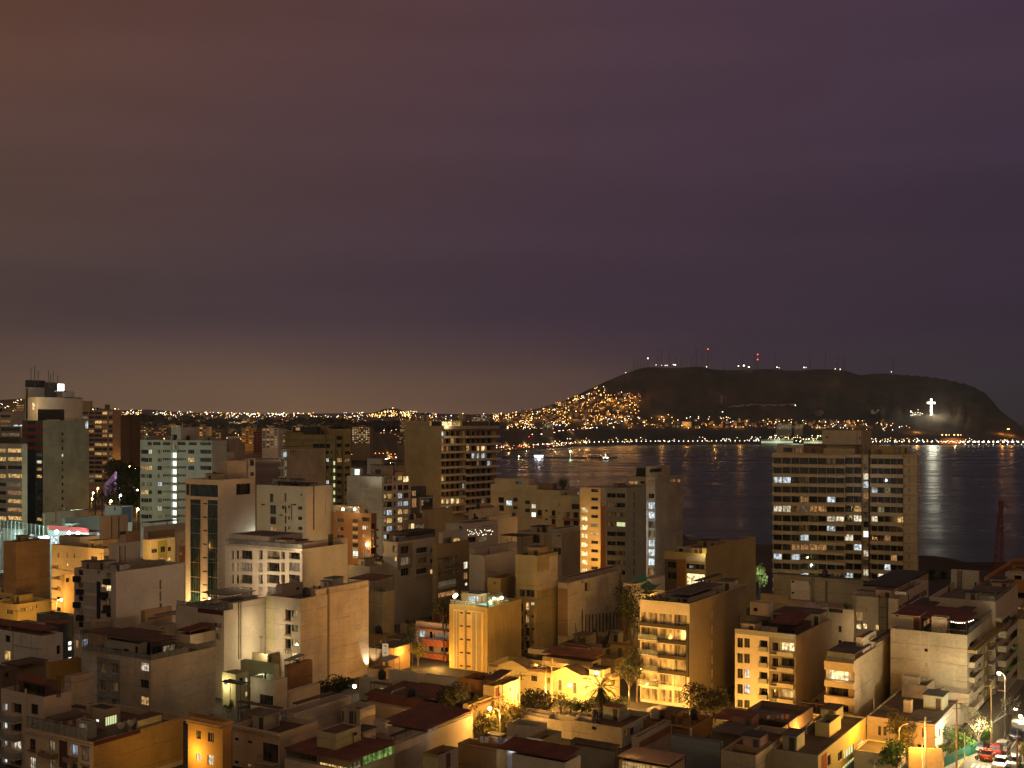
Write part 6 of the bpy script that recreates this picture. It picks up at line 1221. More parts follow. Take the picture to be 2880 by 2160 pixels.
bu = nd(nt, 'ShaderNodeBump'); bu.inputs['Strength'].default_value = .34; bu.inputs['Distance'].default_value = .5; nt.links.new(h, bu.inputs['Height']); nt.links.new(bu.outputs[0], bs.inputs['Normal'])
me.materials.append(m); tag(link('sea', me), 'dark calm sea of the bay with faint ripples', 'sea', kind='structure')
me = bpy.data.meshes.new('street_ground'); me.from_pydata([(-260,60,.02),(330,60,.02),(330,395,.02),(-260,395,.02)], [], [(0,1,2,3)]); me.materials.append(plain('asphalt_dark', (.05,.045,.04), .9, var=.3, scale=.3)); tag(link('city_ground', me), 'dark ground of yards and lanes between the blocks', 'ground', kind='structure')

def onland(u, v, y0=None):
    Y = y0 or (lerp_tab(YF, u)+20 if bay(u) > .5 else 1000.); yr = lerp_tab(YR, u)
    while Y < yr+60:
        z = zt(u, Y)
        if HV-(z-H)/Y*F <= v: return Vector(((u-HU)/F*Y, Y, z))
        Y += 12
    return None
rf = random.Random(77)
EO = emit('lamp_orange', (1,.4,.07), 6, False); EW = emit('lamp_white', (1,.84,.6), 8, False); EK = emit('lamp_cool', (.85,.95,1), 8, False); ER = emit('lamp_red', (1,.08,.04), 7, False); EY = emit('lamp_yellow', (1,.58,.18), 7, False); EG = emit('lamp_green', (.75,1,.35), 6, False); EB = emit('lamp_blue', (.2,.45,1), 7, False)
PM = plain('pole_dark', (.08,.07,.06), .6)
def lampmesh(mat, r, h):
    q = MB(); q.tube((0,0,-1), (0,0,h), .16, PM, 4); q.ball((0,0,h+r*.4), r, mat, 6, 4); return q.mesh('far_lamp')
LM = {}
def far_lamp(p, mat, r, h, label, group, name='street_lamp'):
    k = (mat.name, round(r, 1), round(h)); 
    if k not in LM: LM[k] = lampmesh(mat, k[1], k[2])
    o = link(name, LM[k]); o.location = p; tag(o, label, 'street lamp', group); return o
stuff = MB()
nl = [0]
def scatter(p, mat, r, h, label, group):
    if nl[0] < 285: nl[0] += 1; far_lamp(p, mat, r, h, label, group)
    else: stuff.tube(p, p+Vector((0,0,h)), .15, PM, 3, caps=False); stuff.ball(p+Vector((0,0,h+r*.4)), r, mat, 5, 3)
# promenade lamps along the far beach, regular
for i in range(104):
    u = 1500+13.2*i; yf = lerp_tab(YF, u); Y = yf+105+rf.uniform(-8, 8); z = zt(u, Y)
    scatter(Vector(((u-HU)/F*Y, Y, z)), rf.choice([EW, EW, EY, EK]), 1.6, 12, 'white promenade lamp in the long row along the beach', 'promenade lamps along the far beach')
for i in range(30):
    u = 2250+20.5*i; yf = lerp_tab(YF, u); Y = yf+30; z = zt(u, Y)
    scatter(Vector(((u-HU)/F*Y, Y, z)), rf.choice([EW, EK, EK, EY]), 1.9, 9, 'bright harbour lamp on the quay beneath the cross', 'harbour lamps under the cross')
for i in range(16):
    u = 990+11*i; p = onland(u, 1292-1.0*i*.4, 1500)
    if p: scatter(p, EO, .9, 9, 'orange lamp along the cliff foot road', 'cliff foot road lamps')
def field(n, u0, u1, vtop, vbot, mats, r, h, label, group, den=None):
    k = 0; g = 0
    while k < n and g < n*20:
        g += 1; u = rf.uniform(u0, u1); a = lerp_tab(vtop, u) if isinstance(vtop, list) else vtop; c = lerp_tab(vbot, u) if isinstance(vbot, list) else vbot
        v = a+(c-a)*rf.random()**(den or 1)
        q = mnoise.noise((u*.03, v*.08, 5.))
        if q < -.12+rf.uniform(-.2,.2): continue
        p = onland(u, v)
        if p is None: continue
        k += 1; rr = r*rf.choice([.7,.8,1,1,1.25])*p.y/6000
        scatter(p, rf.choice(mats), rr, h, label, group)
HT = [(1380,1163),(1440,1160),(1505,1150),(1570,1133),(1635,1106),(1690,1088),(1720,1105),(1800,1112),(1830,1150),(1850,1180)]
field(120, 1385, 1800, HT, 1196, [EO,EO,EY,EY,EO,EW], 1.9, 5, 'small orange lamp among the hillside houses', 'lamps on the lit hillside')
field(300, 1385, 1800, HT, 1200, [EO,EO,EY,EY,EO,EW], 1.7, 5, 'small orange lamp among the hillside houses', 'lamps on the lit hillside')
field(230, 1480, 2560, [(1480,1185),(1800,1172),(1950,1168),(2100,1180),(2400,1186),(2560,1196)], [(1480,1212),(2000,1207),(2350,1208),(2560,1218)], [EO,EY,EY,EW,EK], 1.7, 5, '', '')
field(170, 1560, 2880, [(1560,1238),(2000,1236),(2880,1238)], [(1560,1250),(2000,1246),(2880,1249)], [EW,EY,EW,EK,EO], 1.6, 5, '', '')
field(70, 2160, 2420, 1228, 1247, [EG,EW,EW,EY], 2., 5, '', '')
field(130, -100, 400, [(-100,1128),(0,1130),(50,1124),(150,1138),(400,1156)], 1172, [EY,EO,EW,EY], 1.9, 6, '', '', 1.3)
field(230, 340, 1440, [(340,1156),(716,1165),(1040,1163),(1080,1152),(1110,1148),(1150,1160),(1440,1165)], [(340,1182),(900,1176),(1440,1192)], [EY,EO,EW,EW,EY,EK], 1.9, 6, '', '', 1.4)
field(330, 330, 1440, [(330,1162),(716,1168),(1080,1160),(1440,1172)], [(330,1225),(900,1215),(1440,1205)], [EY,EO,EO,EY,EW], 1.15, 6, '', '', 1.2)
field(90, 1040, 1170, [(1040,1162),(1080,1152),(1110,1148),(1170,1162)], 1178, [EO,EY,EY], 2., 6, '', '')
field(60, 360, 760, 1200, 1250, [EO,EY,EO,EW], 1.6, 6, '', '')
field(45, 990, 1130, 1190, 1230, [EO,EY,EW], 1.5, 6, '', '')
field(60, 1390, 1560, 1192, 1212, [EO,EY,EW], 1.6, 6, '', '')
field(70, 1400, 1660, [(1400,1262),(1660,1242)], [(1400,1272),(1660,1250)], [EO,EW,EW,EY,ER], 1.5, 4, '', '')
for i in range(26):  # unseen point lights added to brighten the far plain
    u = rf.uniform(-50, 1380); Y = rf.uniform(1300, 5200)
    if 940 < u and Y < lerp_tab(YF, u)+400: continue
    light(Vector(((u-HU)/F*Y, Y, zt(u, Y)+25)), 60000*(Y/3000), rf.choice([(1,.5,.15),(1,.6,.25),(1,.75,.5)]), 2)
o = stuff.build('city_lights'); tag(o, 'countless orange and white lights of the far town', 'city lights', kind='stuff')
# pools of orange light among the hillside houses
for u, v in ((1540,1150),(1575,1165),(1600,1140),(1640,1150),(1660,1122),(1690,1150),(1720,1130),(1750,1145),(1790,1120),(1480,1172),(1520,1180),(1560,1186),(1620,1180),(1680,1185),(1700,1170),(1740,1180),(1650,1195),(1770,1195),(1860,1175),(1930,1200),(2010,1200),(2080,1200),(2300,1200),(2390,1195),(1600,1118),(1470,1190)):
    p = onland(u, v)
    if p: light(p+Vector((0,-16,12)), 70000, (1,.42,.08), 1.5)
for u, v in ((2576,1216),(2815,1219),(2840,1221)):
    p = onland(u, v); 
    if p: light(p+Vector((0,-14,8)), 110000, (1,.36,.05), 1.5)
# hillside houses
HM = []
for k in range(6):
    q = MB(); w, d, h_ = rf.uniform(8, 15), rf.uniform(7, 11), rf.choice([3.2, 5.8, 6.2, 8.6]); c = rf.choice([(.42,.3,.2),(.5,.42,.32),(.36,.2,.12),(.46,.36,.26)])
    m_ = plain('house_wall_%d' % k, c, .9); q.box((-w/2,-d/2,-6), (w/2,d/2,h_), m_); q.box((-w/2-.2,-d/2-.2,h_), (w/2+.2,d/2+.2,h_+.25), ROOF['g']()); q.box((0,0,h_+.25), (w*.35,d*.35,h_+2.6), m_)
    for x in (-w*.3, w*.05, w*.3):
        for z in range(int(h_//2.9)): q.box((x-.7,-d/2-.05,1+2.9*z), (x+.7,-d/2,2.3+2.9*z), PANE[rf.choice('dddyod')]())
    HM.append(q.mesh('hillside_house'))
k = 0
while k < 280:
    if k < 190: u = rf.uniform(1400, 1800); v = rf.uniform(lerp_tab(HT, u)+3, 1198)
    else: u = rf.uniform(1800, 2500); v = rf.uniform(1186, 1206)
    p = onland(u, v)
    if p is None: k += 1; continue
    o = link('hillside_house', HM[k % 6]); o.location = p; o.rotation_euler.z = rf.uniform(-.6,.6); s = rf.uniform(.8, 1.4); o.scale = (s,s,s)
    tag(o, 'small plain house crowded on the lamp lit hillside', 'house', 'houses crowded on the lit hillside'); k += 1
# far apartment blocks and towers
def block(u, v0, w, h, Y, col, label, lit='ddddoym', rows=None, wm='d', group=None):
    z0 = H-(v0-HV)/F*Y; x = (u-HU)/F*Y; W = w/F*Y; Hh = h/F*Y; D = min(W, 22)
    t = thing(AB, label, CA, (x, Y, z0), rf.uniform(-.25,.25), group); q = MB(); m_ = wallmat(col); q.box((-W/2,-D/2,-30), (W/2,D/2,Hh), m_); q.box((-W*.2,-D*.3,Hh), (W*.15,D*.2,Hh+2.8), m_); n = max(2, int(Hh/3)); c = max(2, int(W/4))
    for i in range(n):
        for j in range(c): 
            xx = -W/2+W*(j+.5)/c; z = Hh-2.6-3*i; s = W/c*.33; q.box((xx-s,-D/2-.06,z), (xx+s,-D/2-.01,z+1.6), PANE[rf.choice(lit)]())
    q.build('facade', t)
    return t
fb = [(765,1262,45,58,1400,(.45,.38,.3),'grey gridded apartment block with one orange gable beyond the ravine','ddddom'),(740,1275,40,62,1500,(.3,.09,.045),'brick red twin block with a lit stair beyond the ravine','ddddd'),(700,1250,38,45,1600,(.5,.3,.1),'amber lit flats past the brick red block','dddoy'),
 (1020,1248,52,48,2100,(.36,.27,.17),'many windowed flats on the cliff edge glowing with lamps','ddoyywom'),(572,1232,34,32,1500,(.55,.4,.22),'cream lit gable block behind the stairwell tower','doym'),(600,1236,60,26,1700,(.3,.2,.12),'long dark flats behind the stairwell tower','ddom'),(455,1225,60,22,1900,(.3,.2,.13),'low brown terrace in the trees past the stairwell tower','ddo'),(1135,1250,30,30,2300,(.3,.2,.14),'narrow dim flats at the cliff top','ddo'),
 (1140,1215,30,34,2700,(.42,.36,.25),'distant yellow lit tower just behind the slab tower side','yyodd'),(1365,1205,22,38,2900,(.5,.5,.45),'grey far tower at the sea end of the slab tower','ddwo'),(1340,1205,30,32,2800,(.25,.2,.15),'dark far tower with sparse lights near the grey one','dwoy'),(1540,1205,30,18,3900,(.4,.34,.27),'wide pale flats above the cliff road','ddwy'),(1680,1207,9,24,5300,(.5,.48,.4),'slim pale twin tower on the cliff top','d'),(1698,1207,9,26,5300,(.5,.48,.4),'slimmer companion of the pale cliff towers','d'),(2205,1208,40,17,5400,(.3,.27,.2),'white block with roof lights on the cliff over the beach club','dwyd'),(2245,1207,22,13,5400,(.26,.22,.17),'dim block next to the white cliff block','doy'),(1930,1200,26,14,5500,(.4,.35,.28),'pale slope flats under the bare headland','ddy'),
 (375,1318,70,30,960,(.35,.2,.1),'amber shopfront row behind the dark park trees','oyyddo'),(330,1312,30,40,1000,(.4,.27,.13),'lamp lit flats glimpsed through the park trees','oydd')]
for f_ in fb: block(*f_)
for i in range(84):
    u = rf.uniform(-60, 1420); Y = rf.uniform(1500, 4200); z = zt(u, Y)
    if 940 < u < 1420 and Y < lerp_tab(YF, u)+350: continue
    h_ = rf.uniform(9, 24); w_ = rf.uniform(14, 40)
    v0 = HV-(z-H)/Y*F
    block(u, v0, w_*F/Y, h_*F/Y, Y, rf.choice([(.4,.3,.2),(.48,.4,.3),(.3,.2,.13),(.36,.32,.27)]), 'dim mid rise block scattered across the far plain', 'dddddoym', group='blocks across the far plain')
# dark wood masses on the plain
wm = MB(); wl = leafmat((.06,.055,.03), 'wood_leaf')
for i in range(900):
    if i < 620:
        u = rf.uniform(330, 1180); Y = rf.uniform(2300, 3600); q = mnoise.noise((u*.006, Y*.001, 2.))
        if q < -.05: continue
    else: u = rf.uniform(1000, 1400); Y = lerp_tab(YF, u)+rf.uniform(330, 700)
    z = zt(u, Y); r = rf.uniform(7, 14)
    c = Vector(((u-HU)/F*Y, Y, z+r*.8))
    for _ in range(26):
        d = Vector((rf.gauss(0,1), rf.gauss(0,1), abs(rf.gauss(0,1))*.8)).normalized(); p = c+Vector((d.x*r*1.4, d.y*r, d.z*r)); a = d.orthogonal().normalized(); bb = d.cross(a); s = r*.45*rf.uniform(.6,1.2)
        wm.quad([p-a*s, p-bb*s, p+a*s, p+bb*s], wl)
o = wm.build('woodland'); tag(o, 'dark belt of trees across the far plain', 'woodland', kind='stuff')
# headland: masts, cross, statue, ruin, emblem, wall
MM = plain('mast_steel', (.06,.045,.045), .6)
masts = [(1782,1004,1036),(1787,1016,1036),(1794,1006,1035),(1801,1006,1034),(1810,1006,1033),(1848,1000,1030),(1860,983,1030),(1884,992,1030),(1903,1003,1030),(1916,998,1030),(1945,1003,1030),(1958,976,1030),(1977,994,1030),(2036,1003,1037),(2122,996,1037),(2179,992,1038),(2278,992,1036),(2322,988,1038),(2356,1000,1040),(2375,1003,1041),(2512,1000,1050),(2090,1002,1037)]
def mast(u, v0, v1, red=(), label=None, top=None):
    yr = lerp_tab(YR, u); p = at(u, v1+3, yr); h_ = (v1+3-v0)/F*yr
    t = thing('radio_mast', label or 'thin dark radio mast on the headland crest', 'radio mast', p, 0, None if label else 'radio masts on the headland crest'); q = MB()
    for i in range(3):
        a = 2.09*i; q.tube((math.cos(a)*1.6, math.sin(a)*1.6, -4), (math.cos(a)*.7, math.sin(a)*.7, h_), .4, MM, 3)
    n_ = int(h_/6)
    for i in range(n_):
        for j in range(3):
            a, c = 2.09*j, 2.09*(j+1); z = h_*i/n_; z2 = h_*(i+1)/n_; r1 = 1.6-.9*i/n_; q.tube((math.cos(a)*r1, math.sin(a)*r1, z), (math.cos(c)*r1, math.sin(c)*r1, z2), .16, MM, 3)
    q.build('lattice', t)
    for v in red:
        q = MB(); q.ball((0,0,(v1+3-v)/F*yr), 3.0, top or ER, 8, 5); q.build('beacon', t)
for u, a, c in masts: mast(u, a, c)
mast(1991, 981, 1032, (982,), 'tall headland mast with one red beacon at its tip')
mast(2131, 995, 1037, (997, 1011), 'headland mast with two red beacons')
mast(1822, 1004, 1031, (1008,), 'short thick mast with a white beacon at the headland brow', EW)
for u, v, r in ((1845,1027,1.6),(1861,1028,1.2),(1871,1028,1.6),(1876,1028,1.8),(1894,1026,2.2),(1899,1027,3),(2077,1030,2.6),(2092,1029,4.2),(2106,1033,3.6),(2185,1033,2.4),(2191,1035,1.5),(2261,1034,2.6),(2267,1034,1.6),(2349,1038,2),(2363,1039,2.2),(2507,1046,1.8),(1987,1032,2),(1760,1051,1.5)):
    yr = lerp_tab(YR, u); p = at(u, lerp_tab(CREST, u)+1, yr-25); far_lamp(p, EW, r, max(2, (lerp_tab(CREST, u)+1-v)/F*yr), 'white floodlight at a mast compound on the headland crest', 'floodlights on the headland crest')
p = onland(2619, 1166); k_ = p.y/F
t = thing('illuminated_cross', 'tall glowing white cross on the dark headland slope', 'cross', p); q = MB(); CE = emit('cross_light', (1,.93,.68), 13, False, True)
q.box((-2.1*k_,-1.5,-2), (2.1*k_,1.5,44*k_), CE); q.build('upright', t); q = MB(); q.box((-11*k_,-1.4,30.5*k_), (11*k_,1.4,34.8*k_), CE); q.build('crossbar', t); q = MB(); q.box((-7*k_,-5,-8), (7*k_,5,-1.9), wallmat(GREY)); q.build('plinth', t)
for dx, dz in ((0,12),(0,30),(0,46)): light(p+Vector((dx,-6,dz*k_*.9)), 130000, (1,.95,.7), 4)
light(p+Vector((0,-60,30)), 260000, (1,.95,.7), 6)
for i, (u, v) in enumerate(((2562,1160),(2566,1163),(2574,1163),(2582,1155),(2582,1163),(2588,1163),(2594,1165))):
    q = onland(u, 1169)
    if q: far_lamp(q, EW if i != 3 else EY, 3.2 if i == 0 else 1.6, (1169-v)/F*q.y, 'white lamp of the lookout beside the glowing cross', 'lookout lamps near the cross')
p = onland(2575, 1168); b_ = thing('lookout_wall', 'pale lookout wall next to the glowing cross', 'wall', p); q = MB(); q.box((-26,-3,-6), (26,3,3), wallmat((.6,.56,.46))); q.build('wall', b_); light(p+Vector((-10,-14,6)), 20000, (1,.95,.8), 1)
# statue
p = onland(2029, 1134); k_ = p.y/F
t = thing('statue', 'pale statue with outspread arms on the headland spur', 'statue', p); m_ = plain('statue_stone', (.42,.3,.24), .8)
q = MB(); q.lathe([(5.5*k_/2,-4),(4.5*k_/2,5*k_),(3.4*k_/2,5.2*k_)], m_, 8); q.build('pedestal', t)
q = MB(); zz = 5.2*k_; q.lathe([(2.4*k_/1.3,zz),(1.7*k_,zz+5*k_),(1.9*k_,zz+10*k_),(1.6*k_,zz+12.5*k_),(.7*k_,zz+13.5*k_),(.95*k_,zz+14.6*k_),(.8*k_,zz+15.8*k_),(.1,zz+16.6*k_)], m_, 10)
for sg in (-1, 1): q.tube((0,0,zz+12*k_), (sg*7.2*k_,0,zz+12.4*k_), 1.1*k_, m_, 6, .55*k_)
q.build('figure', t)
# retaining wall and road edge
q = MB(); wmp = plain('pale_wall', (.5,.42,.33), .9); pts = []
for i in range(30):
    u = 2047+6.6*i; w = onland(u, 1147-(.09*(u-2047) if u < 2110 else 5.5+.01*(u-2110)))
    if w: pts.append(w)
for a, c in zip(pts, pts[1:]): q.quad([a+Vector((0,-1,-2)), c+Vector((0,-1,-2)), c+Vector((0,-1,4.5)), a+Vector((0,-1,4.5))], wmp); q.quad([a+Vector((0,-1,4.5)), c+Vector((0,-1,4.5)), c+Vector((0,2,4.5)), a+Vector((0,2,4.5))], wmp)
o = q.build('retaining_wall'); tag(o, 'long pale retaining wall across the headland slope', 'wall')
p = onland(2237, 1144); far_lamp(p, EK, 2., 5, 'single cool lamp at the end of the retaining wall', None)
p = onland(2032, 1161); far_lamp(p, EW, 2.2, 3, 'lone white lamp on the bare slope below the statue', None)
p = onland(2461, 1165); t = thing('ruin', 'pale roofless ruin standing on the headland slope', 'ruin', p); q = MB(); k_ = p.y/F; m_ = wallmat((.5,.42,.33), 'raw')
for x0, x1, h_ in ((-11,-6,11),(-6,5,6),(5,11,12)): q.box((x0*k_,-5,-5), (x1*k_,-3.5,h_*k_), m_)
q.box((-11*k_,-3.5,-5), (-9*k_,12,8*k_), m_); q.box((9*k_,-3.5,-5), (11*k_,12,8*k_), m_); q.build('wall', t)
# emblem 42 in a ring of white stones
p = onland(2305, 1167); k_ = p.y/F; q = MB(); m_ = plain('white_stones', (.42,.36,.3), .9)
def zs(x, s): # point on the slope at x across, s up the picture
    w = onland(2305+x, 1162-s); return w+Vector((0,-.5,.8))
def stroke(L):
    for (a, b_), (c, d) in zip(L, L[1:]): q.tube(zs(a, b_), zs(c, d), .8*k_, m_, 5)
stroke([(11*math.cos(i*math.pi/12)*1.0, 6.6*math.sin(i*math.pi/12)+1.5*math.cos(i*math.pi/12)) for i in range(25)])
stroke([(-1.2,-3.5),(-1.2,4),(-6,-1),(0,-.6)]); stroke([(1.5,2.2),(3,3.8),(5,3.2),(5,1.4),(1.6,-2.8),(6,-2.4)])
o = q.build('hill_emblem'); tag(o, 'oval ring with the number 42 in pale stones on the slope', 'emblem')
# beach club, stadium, harbour pier, jetty restaurant
for i, (u, w, h_, v) in enumerate(((2185,90,13,1243),(2290,60,10,1246),(2235,110,6,1248))):
    Y = 5215-20*i; p = at(u, v, Y); p.z = zt(u, Y); t = thing('beach_club', ('wide white lit beach club hall with glowing front', 'smaller white lit hall by the banded tower roof', 'low lit beach arcade in front of the club halls')[i], 'building', p); W = w/F*Y; q = MB(); q.box((-W/2,-8,-3), (W/2,8,h_/F*Y), wallmat((.25,.26,.2))); q.build('wall', t)
    q = MB(); 
    for j in range(int(W/9)): q.box((-W/2+9*j+1,-8.1,3), (-W/2+9*j+7,-8.02,h_/F*Y*.6), emit('club_glow', (.85,1,.62), .8, False))
    q.build('glazing', t)
    light(p+Vector((0,-30,16)), 45000, (.9,1,.7), 2)
Y = 5150; p = at(2679, 1246, Y); p.z = zt(2679, Y); t = thing('stadium', 'reddish harbour stand with floodlights along its roof', 'stadium', p); q = MB(); q.box((-55,0,-3), (55,30,26), wallmat((.34,.13,.06))); q.box((-58,-6,26), (58,32,28), ROOF['r']()); q.build('wall', t)
for i, x in enumerate((-45,-27,-14,9,26,38)):
    q = MB(); q.tube((x,4,28), (x,4,40), .7, PM, 5); q.ball((x,3,41), 3.4 if i not in (2, 5) else 2, EY, 8, 5, .7); q.build('floodlight', t)
q = MB()
for i in range(24): q.ball((-52+4.5*i,-3,rf.uniform(5,15)), 1.3, EY if i % 3 else EW, 5, 4)
q.build('concourse_lights', t); light(p+Vector((0,-30,20)), 50000, (1,.75,.4), 2)
p0 = at(2700, 1250, 5080); p0.z = SEA; t = thing('pier', 'long harbour pier reaching past the headland tip', 'pier', p0); L_ = (2890-2700)/F*5080; q = MB(); q.box((0,-5,3), (L_,5,5), plain('pier_deck', (.2,.17,.14), .9)); 
for i in range(30): q.tube((L_*i/30,-3,-4), (L_*i/30,-3,3), .6, PM, 5)
q.build('deck', t)
for i in range(13):
    p = p0+Vector((14+i*22,-3,5)); far_lamp(p, EK if i % 3 else EW, 3.0, 9, 'cool bright lamp in the row along the harbour pier', 'lamps along the harbour pier')
for i in range(9):
    p = p0+Vector((20+i*31,-8,3)); far_lamp(p, EO if i % 2 else EW, 1.5, 1, 'small lamp low on the side of the harbour pier', 'low lamps of the harbour pier')
for i, (u, v) in enumerate(((2834,1208),(2838,1207))): 
    p = onland(u, 1226); 
    if p: far_lamp(p, EY, 2.6, 30, 'tall double lamp at the headland tip', 'tall lamps at the headland tip')
Y = 3180; p = at(1515, 1288, Y); p.z = SEA; t = thing('jetty_restaurant', 'brightly lit restaurant on the jetty with blue and white lights', 'restaurant', p)
q = MB(); q.box((-15,-6,0), (15,6,2), wallmat(GREY)); q.box((-12,-5,2), (12,5,7), wallmat(WH)); q.build('wall', t); q = MB(); q.box((-12.5,-5.6,8), (12.5,5.6,10), emit('rest_roof', (1,.9,.8), 5, False)); q.build('roof', t)
q = MB(); q.box((-11,-5.2,4.5), (-5,-5.05,7), EB); q.box((-3,-5.2,2.6), (6,-5.05,4.5), EW); q.box((9,-5.2,4), (12,-5.05,7), EB); q.build('lit_front', t); light(p+Vector((0,-14,8)), 9000, (.7,.8,1), 1)
q = MB(); rk = plain('breakwater_rock', (.07,.06,.05), .95)
for i in range(420):
    u = rf.uniform(1330, 1735); Y = 3260+rf.uniform(-14,14)-(u-1500)*.1; s = rf.uniform(1.2, 3.4); x = (u-HU)/F*Y; q.box((x-s,Y-s,SEA-2), (x+s,Y+s*.8,SEA+s*1.1), rk)
o = q.build('breakwater'); tag(o, 'low dark rock breakwater crossing the bay', 'breakwater')
def beacon(u, v, mat, r, h_, label):
    Y = 3225; p = at(u, 1288, Y); p.z = SEA+1; t = thing('beacon', label, 'beacon', p); q = MB(); q.lathe([(2.2,-2),(1.2,2),(.6,h_)], wallmat(WH), 7); q.build('tower', t); q = MB(); q.ball((0,0,h_+r*.6), r, mat, 8, 5); q.build('lantern', t); light(p+Vector((0,-8,h_)), 6000, (.9,1,.7), .5)
beacon(1604, 1270, EG, 3.2, 17, 'green white harbour beacon on the breakwater'); beacon(1459, 1283, EG, 1.8, 4, 'short greenish lamp post beside the jetty restaurant'); 
p = at(1703, 1293, 3080); p.z = SEA; t = thing('boat', 'small boat with a lit mast and two deck lights', 'boat', p); q = MB(); hu = plain('boat_hull', (.2,.2,.2), .5)
for sx in (-1, 1): q.quad([(-9,0,-.5),(7,0,-.5),(11,0,3),(-10,sx*3,2.6)] if sx > 0 else [(-10,-3,2.6),(11,0,3),(7,0,-.5),(-9,0,-.5)], hu)
q.quad([(-10,-3,2.6),(-10,3,2.6),(11,0,3)], hu); q.box((-5,-1.6,2.6), (1,1.6,5.5), wallmat(WH)); q.build('hull', t); q = MB(); q.tube((0,0,5), (0,0,16), .7, emit('mast_lit', (.95,1,.7), 4, False), 6); q.build('mast', t); q = MB(); q.ball((-5,0,6.5), 1.7, EW, 7, 5); q.ball((5,0,6.2), 1.9, EK, 7, 5); q.build('deck_lights', t)
for i, u in enumerate((2120, 2210, 2330, 1980, 1890, 2450)):
    Y = 4700+60*i; p = at(u, 1262, Y); p.z = SEA; t = thing('boat', 'dark moored boat off the far beach', 'boat', p, .3*i, 'boats moored off the far beach'); q = MB(); q.quad([(-8,-2,0),(6,-2,0),(10,0,2.5),(6,2,0),(-8,2,0)], hu); q.box((-8,-2.4,0), (6,2.4,2.2), hu); q.box((-4,-1.5,2.2), (1,1.5,4.5), wallmat(WH)); q.build('hull', t)
# cars on the far roads: white lights one way, red the other
cb = MB(); cb.box((-2.2,-.9,.3), (2.2,.9,1), plain('far_car', (.2,.2,.2), .4)); cb.box((-1.3,-.8,1), (1.1,.8,1.6), plain('far_car', (.2,.2,.2), .4)); CMW = MB(); CMR = MB()
for q, e, r in ((CMW, EW, .75), (CMR, ER, .7)):
    q.box((-2.2,-.9,.3), (2.2,.9,1), plain('far_car', (.2,.2,.2), .4)); q.box((-1.3,-.8,1), (1.1,.8,1.6), plain('far_car', (.2,.2,.2), .4)); q.ball((2.4,-.8,.8), r, e, 6, 4); q.ball((2.4,.8,.8), r, e, 6, 4)
CW, CR = CMW.mesh('car'), CMR.mesh('car')
def carline(n, f, lab, grp):
    for i in range(n):
        p = f(rf.random())
        if p is None: continue
        o = link('car', rf.choice([CW, CW, CR])); o.location = p; o.rotation_euler.z = rf.uniform(-2.2,-1.0); s = 1.3; o.scale = (s,s,s); tag(o, lab, 'car', grp)
carline(34, lambda t: onland(1478+190*t, 1234-30*t**.7+rf.uniform(-.6,.6)), 'car with its lights on climbing the cliff road', 'cars on the cliff road')
carline(60, lambda t: onland(1395+250*t, 1260-13*t+rf.uniform(-1.5,1)), 'car with its lights on along the beach road', 'cars on the beach road')
carline(26, lambda t: onland(1070+65*t, 1294-9*t+rf.uniform(-1,1), 1500), 'car with its lights on at the cliff foot bend', 'cars at the cliff foot bend')
for u, v, pw in ((1100,1290,26000),(1040,1294,20000),(1480,1256,40000),(1560,1252,40000),(1430,1260,30000),(1630,1248,40000),(1550,1228,30000),(1610,1218,30000)):
    p = onland(u, v, 1500 if u < 1390 else None)
    if p: light(p+Vector((0,-6,10)), pw, (1,.55,.18), 1)
# open book shaped LED sail, palms and trees of the park by the warm tower
p = at(U('r1', 945), V_('r1', 1120), 600); p.z = 0
zt_ = H-(V_('r1', 888)-HV)/F*600; zl = H-(V_('r1', 985)-HV)/F*600; W_ = (988-905)*.3255/F*600
t = thing('light_sail', 'slanting violet lit panel rising from the park palms', 'sculpture', (p.x, p.y, 0)); q = MB(); me_ = emit('sail_violet', (.5,.25,.5), .42, True)
q.quad([(-W_/2,0,2),(W_/2,.8,2),(W_/2,.8,zt_),(-W_/2,0,zl)], me_); q.quad([(W_/2,1.4,2),(-W_/2,.6,2),(-W_/2,.6,zl),(W_/2,1.4,zt_)], plain('sail_back', (.1,.08,.1), .6)); q.quad([(-W_/2,0,zl),(W_/2,.8,zt_),(W_/2,1.4,zt_),(-W_/2,.6,zl)], me_); q.build('panel', t); q = MB(); q.box((W_/2,.5,0), (W_/2+.8,1.6,zt_+.4), emit('sail_edge', (.7,.35,.75), .9, True)); q.build('edge', t)
for i, (x, y, D, h_) in enumerate(((1030,930,640,24),(1090,900,640,25),(1140,960,620,22),(1070,1010,600,20),(1180,1000,620,20),(1010,830,680,26),(1160,870,660,24),(1130,1080,580,15),(1040,1100,570,14))):
    p = at(U('r1', x), 1200, D); zc = H-(V_('r1', y)-HV)/F*D; tree((p.x, p.y, 0), max(zc+5, 9), 8.5, 6.5, 'large dark tree of the park, '+('tallest beside the violet panel','behind the violet panel','nearest the stairwell block','before the violet panel','against the lit street','at the foot of the warm tower','under the dark blank block','low one by the palms','low one before the lit street')[i], 900, .9, (.04,.05,.018))
for i, (x, y, D, h_) in enumerate(((930,1080,500,8),(880,1060,510,8),(1000,1120,480,7),(1190,1120,470,9),(820,1090,500,7))):
    p = at(U('r1', x), 1200, D); zc = H-(V_('r1', y)-HV)/F*D; palm((p.x, p.y, 0), max(5, zc), 'palm with drooping fronds in the park, '+('in front of the violet panel','beside the board marked tower','by the small white lamp','against the stairwell block','closest to the board marked tower')[i], 24, 5.5)
